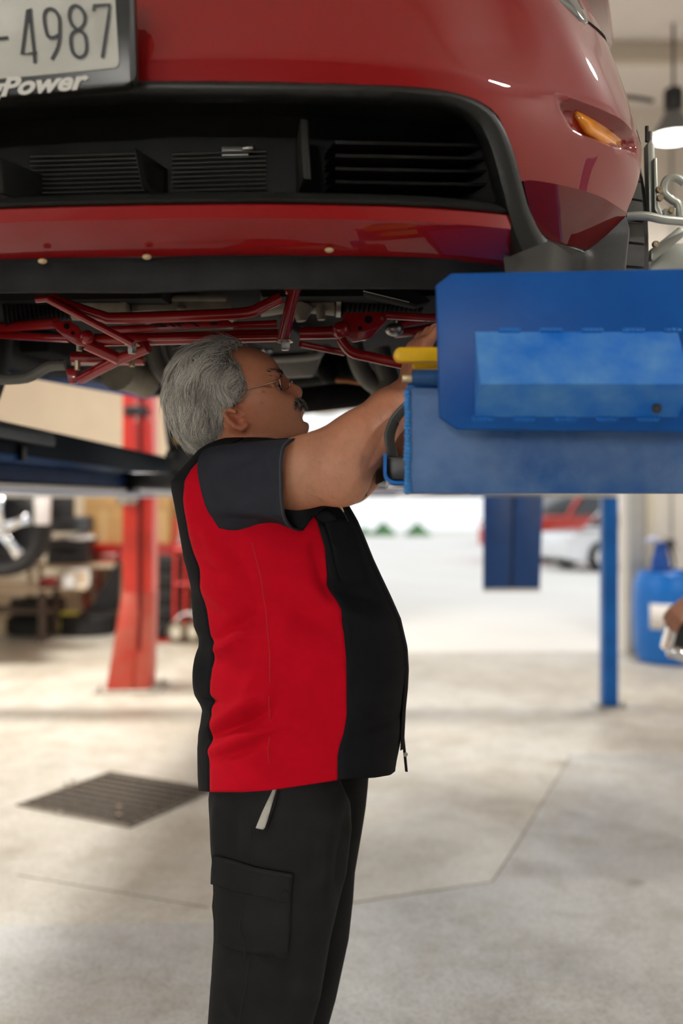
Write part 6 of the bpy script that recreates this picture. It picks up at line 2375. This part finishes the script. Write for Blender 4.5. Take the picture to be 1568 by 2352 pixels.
# chest pocket
pk = [(742, 1196), (770, 1192), (790, 1196), (812, 1250), (832, 1328), (820, 1338), (800, 1345), (780, 1335), (768, 1300), (757, 1250)]
g = patch([(a, b_) for a, b_ in pk], lambda px, py: torso_near(px, py, 0.0045), 14, 14)
mk('chest_pocket', g, m_cloth_k, shirt, merge=True, smooth=60, solid=0.004, solid_off=0)
pk = [(712, 1172), (748, 1172), (760, 1180), (764, 1194), (735, 1200), (722, 1190)]
g = patch(pk, lambda px, py: torso_near(px, py, 0.007), 14, 14)
mk('pocket_flap', g, m_cloth_k, shirt, merge=True, smooth=60, solid=0.004, solid_off=0)
g = G().tube([torso_near(774, 1160, 0.006), torso_near(793, 1198, 0.006)], 0.0007, 6)
mk('pocket_stitch', g, m_thread, shirt)

# sleeves
def sleeve(rings, n=44):
    """Rings: top px, bottom px, centre depth, half depth, pixel column of the near and far mid-points."""
    rows = []
    for (T, Bq, yc, hy, xn, xf) in rings:
        a, b_ = P(T[0], T[1], yc), P(Bq[0], Bq[1], yc)
        c = (a + b_) / 2
        up = (a - b_) / 2
        dn = P(xn, 0, yc - hy).x - c.x
        df = P(xf, 0, yc + hy).x - c.x
        row = []
        for i in range(n):
            f_ = 2 * PI * i / n
            co, si = math.cos(f_), math.sin(f_)
            e = 2 / 2.8
            co2, si2 = math.copysign(abs(co) ** e, co), math.copysign(abs(si) ** e, si)
            q = c + up * co2 + Vector((0, -hy * si2, 0))
            q.x += abs(si2) * (dn if si2 > 0 else df)
            row.append(q)
        rows.append(row)
    out = []
    for k in range(n):
        out.append(spline([r[k] for r in rows], 6))
    m = len(out[0])
    return [[out[k][i].copy() for k in range(n)] for i in range(m)]


rings = [((522, 1026), (580, 1238), 1.80, 0.115, 463, 580), ((545, 1021), (592, 1230), 1.77, 0.108, 492, 600), ((585, 1016), (615, 1212), 1.74, 0.100, 540, 625), ((630, 1012), (648, 1206), 1.72, 0.093, 588, 660),
         ((668, 1009), (676, 1212), 1.705, 0.087, 624, 702), ((693, 1007), (694, 1219), 1.70, 0.085, 648, 728)]
SR = sleeve(rings)
SFOLD = [((560, 1160), (650, 1190), 10, 0.004), ((520, 1100), (600, 1085), 14, 0.004), ((640, 1030), (620, 1190), 9, 0.0025), ((470, 1130), (640, 1050), 14, 0.004), ((500, 1090), (610, 1030), 12, -0.004), ((480, 1195), (640, 1200), 10, -0.006), ((560, 1120), (660, 1105), 16, -0.003), ((600, 1150), (655, 1100), 12, 0.003), ((530, 1060), (690, 1020), 10, 0.003), ((475, 1160), (600, 1180), 14, 0.004), ((610, 1060), (640, 1120), 10, -0.003)]
for r in SR:
    c = sum((Vector(q) for q in r), Vector()) / len(r)
    for i, q in enumerate(r):
        px, py = px_of(q)
        d = 0
        for (a, b_, w_, amp) in SFOLD:
            ax_, ay_ = b_[0] - a[0], b_[1] - a[1]
            t_ = max(0, min(1, ((px - a[0]) * ax_ + (py - a[1]) * ay_) / (ax_ ** 2 + ay_ ** 2)))
            d += amp * math.exp(-(math.hypot(px - a[0] - t_ * ax_, py - a[1] - t_ * ay_) / w_) ** 2) * math.sin(PI * (0.12 + 0.76 * t_)) * 1.5
        nrm = (q - c).normalized()
        r[i] = q + nrm * d
slv = mk('sleeve', G().loft(SR, closed=True), m_cloth_s, shirt, smooth=180, solid=0.003, solid_off=-1, label='dark slate short sleeve')
g = patch([(648, 1160), (650, 1185), (660, 1202), (684, 1218), (694, 1214), (704, 1196), (718, 1176), (752, 1150), (700, 1148)], lambda px, py: torso_near(px, py, 0.010 + 0.010 * max(0, (1218 - py) / 60)), 10, 10)
mk('sleeve_lining', g, m_cloth_k, shirt, merge=True, smooth=60, solid=0.003)
g = G().tube([q for q in SR[-3]] + [SR[-3][0]], 0.0007, 6)
mk('hem_stitch', g, m_thread, shirt)
rings = [((540, 1030), (590, 1230), 2.03, 0.10, 580, 560), ((640, 1040), (650, 1190), 2.08, 0.085, 655, 640), ((730, 1050), (740, 1165), 2.10, 0.075, 740, 730), ((800, 1062), (812, 1150), 2.10, 0.070, 806, 800), ((836, 1068), (842, 1140), 2.10, 0.070, 840, 836)]
FR = sleeve(rings)
mk('sleeve', G().loft(FR, closed=True), m_cloth_k, shirt, smooth=180, solid=0.003)
# collar
rows = []
for (bx, by, fx, fy, hb) in ((452, 1052, 716, 1030, 0.112), (458, 1040, 708, 1016, 0.098), (466, 1028, 700, 1006, 0.088), (470, 1024, 694, 1004, 0.083)):
    A3, B3 = P(bx, by, MY), P(fx, fy, MY)
    c = (A3 + B3) / 2
    row = []
    for i in range(40):
        f_ = 2 * PI * i / 40
        q = c + (B3 - A3) / 2 * math.cos(f_) + Vector((0, -hb * math.sin(f_), 0))
        px, py = px_of(q)
        if math.sin(f_) > 0:
            q.z -= 0.004 * math.sin(f_)
        row.append(q)
    rows.append(row)
mk('collar', G().loft(rows, closed=True), m_cloth_k, shirt, smooth=180, solid=0.003)
# pen in the pocket
pen = thing('pen', torso_near(765, 1170, 0.012), 'orange ballpoint pen clipped in the chest pocket', 'pen')
a, b_ = torso_near(748, 1138, 0.016), torso_near(766, 1164, 0.014)
mk('barrel', G().cyl(a, b_, 0.0042, 12), M('pen_orange', (0.62, 0.20, 0.03), 0.25, coat=0.6), pen)
mk('tip', G().tube([b_, b_ + (b_ - a).normalized() * 0.012], (0.0038, 0.001), 12), m_brass, pen)
mk('grip_ring', G().cyl(b_ - (b_ - a).normalized() * 0.008, b_ - (b_ - a).normalized() * 0.003, 0.0047, 12), m_brass, pen)

# ---------------------------------------------------------------- trousers
LEGN = [(1760, 500, 772, 0.088), (1800, 484, 785, 0.096), (1830, 480, 798, 0.104), (1850, 481, 805, 0.107), (1900, 485, 808, 0.113), (2000, 490, 796, 0.112), (2060, 492, 780, 0.110), (2150, 492, 759, 0.106), (2280, 483, 737, 0.100), (2352, 478, 717, 0.098), (2480, 470, 690, 0.096), (2620, 460, 668, 0.094), (2750, 450, 660, 0.094), (2850, 446, 662, 0.094)]
LEGF = [(1760, 560, 848, 0.100), (1800, 560, 845, 0.102), (1850, 570, 840, 0.104), (1900, 580, 832, 0.104), (2000, 600, 815, 0.104), (2060, 610, 811, 0.102), (2150, 612, 801, 0.100), (2280, 610, 773, 0.098), (2352, 606, 753, 0.096), (2480, 600, 738, 0.094), (2620, 594, 724, 0.092), (2750, 588, 714, 0.090), (2800, 586, 712, 0.090)]
PF = [((500, 1830), (495, 1960), 10, 0.004), ((530, 1830), (540, 1960), 9, -0.004), ((560, 1830), (570, 1960), 9, 0.003), ((640, 1900), (760, 1930), 14, 0.004), ((690, 1850), (720, 2000), 14, -0.003), ((760, 1850), (740, 2050), 14, 0.004), ((660, 2100), (640, 2300), 18, 0.003), ((585, 2170), (650, 2220), 10, 0.004), ((500, 2240), (560, 2200), 12, -0.004), ((520, 2280), (560, 2352), 14, 0.004), ((680, 2200), (640, 2352), 16, -0.003), ((800, 1850), (770, 2050), 8, -0.004), ((590, 1908), (680, 1912), 8, -0.004)]


def leg_pt(tab, yc, y, a, near=True, off=0.0):
    T = np.array(tab)
    xb, xf, hb = (float(np.interp(y, T[:, 0], T[:, i])) for i in (1, 2, 3))
    X0, X1 = P(xb, y, yc).x, P(xf, y, yc).x
    z = P(0, y, yc).z
    cxx, aa = (X0 + X1) / 2, (X1 - X0) / 2
    c, s = math.cos(PI * a), math.sin(PI * a)
    x = cxx - (aa + off) * math.copysign(abs(c) ** (2 / 2.3), c)
    yy = (hb + off) * abs(s) ** (2 / 2.3)
    return Vector((x, yc - yy if near else yc + yy, z))


def pfold(px, py):
    d = 0
    for (a, b_, w_, amp) in PF:
        ax_, ay_ = b_[0] - a[0], b_[1] - a[1]
        t_ = max(0, min(1, ((px - a[0]) * ax_ + (py - a[1]) * ay_) / (ax_ ** 2 + ay_ ** 2)))
        d += amp * math.exp(-(math.hypot(px - a[0] - t_ * ax_, py - a[1] - t_ * ay_) / w_) ** 2) * math.sin(PI * (0.12 + 0.76 * t_))
    return d * 1.9


def leg_rows(tab, yc):
    rows = []
    for y in np.linspace(tab[0][0], tab[-1][0], 110):
        r = []
        for near in (True, False):
            seq = np.linspace(0, 1, 33) if near else np.linspace(1, 0, 17)[1:-1]
            for a in seq:
                q = leg_pt(tab, yc, y, a, near)
                px, py = px_of(q)
                r.append(leg_pt(tab, yc, y, a, near, pfold(px, py) if near else 0.002 * math.sin(y * 0.05 + a * 9)))
        rows.append(r)
    return rows


NLY, FLY = 1.805, 2.005
trs = mk('trousers', G().loft(leg_rows(LEGN, NLY), closed=True), m_pants, man, smooth=180, solid=0.003)
mk('trouser_leg', G().loft(leg_rows(LEGF, FLY), closed=True), m_pants, trs, smooth=180, solid=0.003)


def leg_near(px, py, off=0.0):
    y = py
    for _ in range(8):
        lo, hi = 0.0, 1.0
        for _ in range(18):
            m = (lo + hi) / 2
            if px_of(leg_pt(LEGN, NLY, y, m))[0] < px:
                lo = m
            else:
                hi = m
        q = leg_pt(LEGN, NLY, y, lo)
        y += py - px_of(q)[1]
    return leg_pt(LEGN, NLY, y, lo, True, off + pfold(px, py))


def on_leg(name, poly, off, m, st=14, th=0.003, **kw):
    return mk(name, patch(poly, lambda px, py: leg_near(px, py, off), st, st), m, trs, merge=True, smooth=60, solid=th, solid_off=0, **kw)


on_leg('pocket_lining', [(629, 1806), (636, 1806), (624, 1850), (612, 1896), (604, 1906), (590, 1899), (604, 1862)], 0.0070, M('pocket_white', (0.62, 0.62, 0.58), 0.8), 10, 0.001, label='white pocket lining')
g = G().tube([leg_near(a, b_, 0.008) for a, b_ in ((640, 1802), (628, 1850), (616, 1890), (608, 1906), (592, 1903))], 0.0022, 8, smooth=5)
mk('pocket_edge', g, m_pants, trs)
on_leg('cargo_pocket', [(504, 2000), (560, 2015), (668, 2040), (664, 2120), (655, 2195), (560, 2185), (505, 2160), (497, 2080)], 0.0055, m_pants, 16, 0.006)
on_leg('pocket_flap', [(502, 1962), (545, 1972), (590, 1988), (671, 2003), (667, 2040), (664, 2067), (640, 2066), (600, 2055), (545, 2042), (498, 2027), (499, 1995)], 0.010, m_pants, 12, 0.004)
q = leg_near(653, 2047, 0.014)
mk('flap_button', G().lathe([(0.0002, -0.002), (0.006, -0.0018), (0.007, 0.001)], q, 'y', 14), m_pants, trs)
for pts in (((576, 1900), (580, 1950), (582, 1985)), ((572, 2055), (560, 2105), (558, 2130), (568, 2165), (566, 2195)), ((572, 2200), (566, 2260), (552, 2352), (548, 2440)), ((503, 1967), (545, 1977), (590, 1993), (668, 2008))):
    mk('stitch_line', G().tube([leg_near(a, b_, 0.0125 if b_ < 2020 and a > 500 and len(pts) == 4 and b_ > 1960 and pts[0][0] == 503 else 0.0035 if b_ < 2050 or b_ > 2198 else 0.010) for a, b_ in pts], 0.0007, 6, smooth=6), M('stitch_black', (0.004, 0.004, 0.005), 0.8), trs)
# boots
m_boot = M('boot_leather', (0.014, 0.012, 0.011), 0.45)
for (yc, ax_) in ((1.815, P(575, 2800, 1.815).x), (2.0, P(650, 2800, 2.0).x)):
    rows = []
    for (z, x0, x1, hb) in ((0.0, -0.10, 0.20, 0.05), (0.025, -0.102, 0.202, 0.052), (0.05, -0.098, 0.19, 0.050), (0.085, -0.09, 0.13, 0.046), (0.12, -0.085, 0.07, 0.044), (0.17, -0.08, 0.06, 0.046)):
        rows.append([Vector((ax_ + (x0 + x1) / 2 + (x1 - x0) / 2 * math.cos(2 * PI * k / 28), yc + hb * math.sin(2 * PI * k / 28), z)) for k in range(28)])
    bo = mk('boot', G().loft(rows, closed=True, caps=True), m_boot, man, smooth=60)

# ---------------------------------------------------------------- spectacles
m_wire = M('spectacle_wire', (0.62, 0.48, 0.38), 0.22, metal=1.0)
m_lensg = M('spectacle_lens', (0.92, 0.90, 0.88), 0.02, trans=1.0, ior=1.25, spec=0.5)
nt_ = m_lensg.node_tree
for n_ in list(nt_.nodes):
    if n_.type != 'OUTPUT_MATERIAL':
        nt_.nodes.remove(n_)
tr_, gs_, mx_ = nt_.nodes.new('ShaderNodeBsdfTransparent'), nt_.nodes.new('ShaderNodeBsdfGlossy'), nt_.nodes.new('ShaderNodeMixShader')
tr_.inputs[0].default_value = (0.86, 0.83, 0.80, 1)
gs_.inputs['Roughness'].default_value = 0.03
mx_.inputs[0].default_value = 0.10
nt_.links.new(tr_.outputs[0], mx_.inputs[1])
nt_.links.new(gs_.outputs[0], mx_.inputs[2])
nt_.links.new(mx_.outputs[0], [n_ for n_ in nt_.nodes if n_.type == 'OUTPUT_MATERIAL'][0].inputs[0])
gl = thing('eyeglasses', Hp(655, 884), 'thin wire-rimmed eyeglasses on the mechanic\'s nose', 'glasses')
nearR = [(641, 870, -0.056), (646, 866.5, -0.048), (654, 866, -0.036), (661, 871, -0.022), (664.5, 880, -0.016), (663, 889, -0.018), (657, 895, -0.028), (650, 894, -0.042), (645, 888, -0.053)]
farR = [(663, 874, 0.056), (667, 873, 0.048), (671, 874, 0.036), (673, 879, 0.024), (672, 884, 0.016), (671, 889, 0.018), (670, 893, 0.028), (666, 892, 0.042), (663, 886, 0.053)]
for R_ in (nearR, farR):
    loop = [Hp(*q) for q in R_]
    lp_ = spline(loop + [loop[0]], 5)
    rim = mk('rim', G().tube(lp_, 0.00085, 8, caps=False), m_wire, gl)
    c = sum((Vector(q) for q in loop), Vector()) / len(loop)
    mk('lens', G().add(lp_[:-1] + [c + Vector((0.0012, 0, 0.0005))], [(i, (i + 1) % (len(lp_) - 1), len(lp_) - 1) for i in range(len(lp_) - 1)]), m_lensg, rim, smooth=180)
mk('bridge', G().tube([Hp(664, 880, -0.016), Hp(668, 877, -0.008), Hp(670, 876, 0.0), Hp(671, 878, 0.010), Hp(672, 883, 0.016)], 0.0009, 8, smooth=4), m_wire, gl)
for s, x0 in ((-1, 641), (1, 663)):
    mk('temple', G().tube([Hp(x0, 872, 0.056 * s), Hp(x0 - 6, 874, 0.064 * s), Hp(600, 886, 0.071 * s), Hp(568, 894, 0.074 * s), Hp(535, 908, 0.082 * s), Hp(518, 930, 0.080 * s)], 0.0010, 8, smooth=5), m_wire, gl)
for s in (-1, 1):
    mk('nose_pad', G().ball(Hp(663, 889, 0.0125 * s), (0.0018, 0.0015, 0.0035), 10, 7), M('pad_clear', (0.7, 0.7, 0.68), 0.2), gl)

# ---------------------------------------------------------------- ribbed hose in the mechanic's hand
hs = [P(952, 918, 1.635), P(930, 938, 1.625), P(908, 964, 1.615), P(895, 1000, 1.61), P(898, 1030, 1.61), P(905, 1062, 1.615), P(910, 1098, 1.62)]
hp = spline(hs, 14)
hose = thing('air_hose', hs[-1], 'black ribbed hose looping beside the mechanic\'s wrist', 'hose')
mk('hose_tube', G().tube(hp, lambda t_: 0.0075, 12), m_black_r, hose)
g = G()
for i in range(30, len(hp) - 2, 1):
    d = (hp[i + 1] - hp[i - 1]).normalized()
    g.lathe([(0.0072, -0.0009), (0.0088, 0.0), (0.0072, 0.0009)], hp[i], dirv=d, seg=12)
mk('hose_rib', g, M('hose_rib_grey', (0.07, 0.07, 0.068), 0.4), hose, kind='stuff')
mk('hose_wire', G().tube([q + Vector((-0.006, -0.004, 0.002)) for q in hp[:70]], 0.0035, 8), M('hose_rib_grey', (0.07, 0.07, 0.068), 0.4), hose)

# ================================================================== second person at the edge of the picture, holding a device
Y5 = 3.9
pc = Vector((P(1568, 0, Y5).x + 0.36, Y5 + 0.05, 0))
p2 = thing('person', pc, 'person at the picture edge whose hand carries a black and chrome tool', 'person')
S = SDF(grid(1.15, 2.10, 0.007), grid(3.55, 4.35, 0.007), np.concatenate([grid(0, 0.80, 0.02)[:-1], grid(0.80, 1.30, 0.005)[:-1], grid(1.30, 1.80, 0.01)]))
hx, hy = pc.x, pc.y
S.ell((hx, hy, 1.62), (0.095, 0.078, 0.115), k=0.02)
S.cone((hx, hy, 1.55), (hx, hy + 0.01, 1.42), 0.055, 0.06, k=0.03)
S.cone((hx, hy - 0.18, 1.38), (hx, hy + 0.18, 1.38), 0.055, 0.055, k=0.04)
S.ell((hx, hy, 1.22), (0.105, 0.165, 0.20), k=0.04)
S.ell((hx, hy, 0.98), (0.10, 0.155, 0.15), k=0.04)
for s in (-1, 1):
    S.cone((hx, hy + 0.09 * s, 0.92), (hx, hy + 0.10 * s, 0.50), 0.085, 0.058, k=0.03)
    S.cone((hx, hy + 0.10 * s, 0.50), (hx + 0.01, hy + 0.10 * s, 0.08), 0.055, 0.042, k=0.02)
    S.cone((hx + 0.03, hy + 0.10 * s, 0.045), (hx - 0.14, hy + 0.10 * s, 0.04), 0.04, 0.032, k=0.02)
S.cone((hx, hy + 0.21, 1.38), (hx + 0.02, hy + 0.26, 1.10), 0.05, 0.042, k=0.03)
S.cone((hx + 0.02, hy + 0.26, 1.10), (hx - 0.06, hy + 0.26, 0.86), 0.042, 0.03, k=0.02)
S.ell((hx - 0.07, hy + 0.26, 0.80), (0.03, 0.02, 0.06), k=0.02)
wr = P(1590, 1378, Y5 - 0.16)
S.cone((hx, hy - 0.21, 1.38), (hx + 0.02, hy - 0.25, 1.12), 0.05, 0.043, k=0.03)
S.cone((hx + 0.02, hy - 0.25, 1.12), wr, 0.042, 0.029, k=0.02)
S.ell((hx - 0.085, hy, 1.61), (0.02, 0.014, 0.02), k=0.01)
hand(wr, (-0.72, -0.05, -0.62), (0.30, 0.75, -0.55), 1, 0.60)
V2, Q2 = S.mesh(2)
mk('body', (V2, Q2), m_skin, p2, smooth=180, recalc=False, color=np.tile(np.array([0.50, 0.27, 0.18]), (len(V2), 1)))
for nm, m_, prims, zr in (('sweater', m_cloth_s, 'u', (0.90, 1.46)), ('trousers', m_pants, 'l', (0.05, 0.98))):
    S = SDF(grid(1.15, 2.10, 0.011), grid(3.55, 4.35, 0.011), grid(0, 1.6, 0.011))
    if prims == 'u':
        S.cone((hx, hy - 0.18, 1.38), (hx, hy + 0.18, 1.38), 0.068, 0.068, k=0.04)
        S.ell((hx, hy, 1.22), (0.125, 0.185, 0.23), k=0.04)
        S.ell((hx, hy, 1.02), (0.125, 0.18, 0.16), k=0.04)
        for s in (-1, 1):
            S.cone((hx, hy + 0.21 * s, 1.38), (hx + 0.02, hy + (0.25 if s < 0 else 0.26) * s, 1.12), 0.064, 0.056, k=0.03)
    else:
        S.ell((hx, hy, 0.92), (0.12, 0.175, 0.12), k=0.04)
        for s in (-1, 1):
            S.cone((hx, hy + 0.09 * s, 0.90), (hx, hy + 0.10 * s, 0.50), 0.10, 0.078, k=0.03)
            S.cone((hx, hy + 0.10 * s, 0.50), (hx + 0.01, hy + 0.10 * s, 0.07), 0.075, 0.068, k=0.02)
    V3, Q3 = S.mesh(2)
    mk(nm, (V3, Q3), m_, p2, smooth=180, recalc=False)
S = SDF(grid(1.4, 2.0, 0.007), grid(3.7, 4.2, 0.007), grid(1.5, 1.85, 0.007))
S.ell((hx + 0.015, hy, 1.655), (0.098, 0.086, 0.10), k=0.01)
S.put(lambda X, Y, Z: (X - (hx - 0.055)) + (Z - 1.66) * -0.25 + 0 * Y, (1.4, 3.7, 1.5), (2, 4.2, 1.9), k=0.02, op='s')
V3, Q3 = S.mesh(2)
mk('hair', (V3, Q3), M('hair_brown', (0.05, 0.03, 0.02), 0.5), p2, smooth=180, recalc=False)
for s in (-1, 1):
    rows = []
    for (z, x0, x1, hb) in ((0.0, -0.20, 0.11, 0.052), (0.03, -0.202, 0.112, 0.054), (0.06, -0.18, 0.105, 0.05), (0.10, -0.10, 0.095, 0.048), (0.15, -0.07, 0.09, 0.05)):
        rows.append([Vector((hx + (x0 + x1) / 2 + (x1 - x0) / 2 * math.cos(2 * PI * k_ / 24), hy + 0.10 * s + hb * math.sin(2 * PI * k_ / 24), z)) for k_ in range(24)])
    mk('boot', G().loft(rows, closed=True, caps=True), m_boot, p2, smooth=60)
# the tool in that hand
t = thing('hand_tool', P(1560, 1520, Y5 - 0.2), 'black and chrome air tool held at the picture edge', 'tool')
Yd = Y5 - 0.13
g = G()
g.prism([P(a, b_, Yd) for a, b_ in ((1552, 1420), (1600, 1412), (1606, 1480), (1560, 1500), (1545, 1490))], (0, 0.07, 0))
mk('tool_body', g, m_black, t, bevel=0.008)
g = G()
g.prism([P(a, b_, Yd - 0.012) for a, b_ in ((1545, 1428), (1552, 1416), (1605, 1406), (1606, 1420), (1558, 1430), (1548, 1478), (1536, 1500), (1532, 1492))], (0, 0.09, 0))
mk('guard', g, m_chrome, t, bevel=0.004)
mk('chuck', G().lathe([(0.001, -0.05), (0.022, -0.048), (0.027, -0.03), (0.027, 0.03), (0.018, 0.05)], P(1562, 1502, Yd), dirv=(0.9, -0.2, -0.3), seg=18), m_chrome, t)
mk('spindle', G().cyl(P(1534, 1506, Yd), P(1550, 1500, Yd), 0.013, 12), M('pink_metal', (0.55, 0.35, 0.36), 0.3, metal=0.8), t)
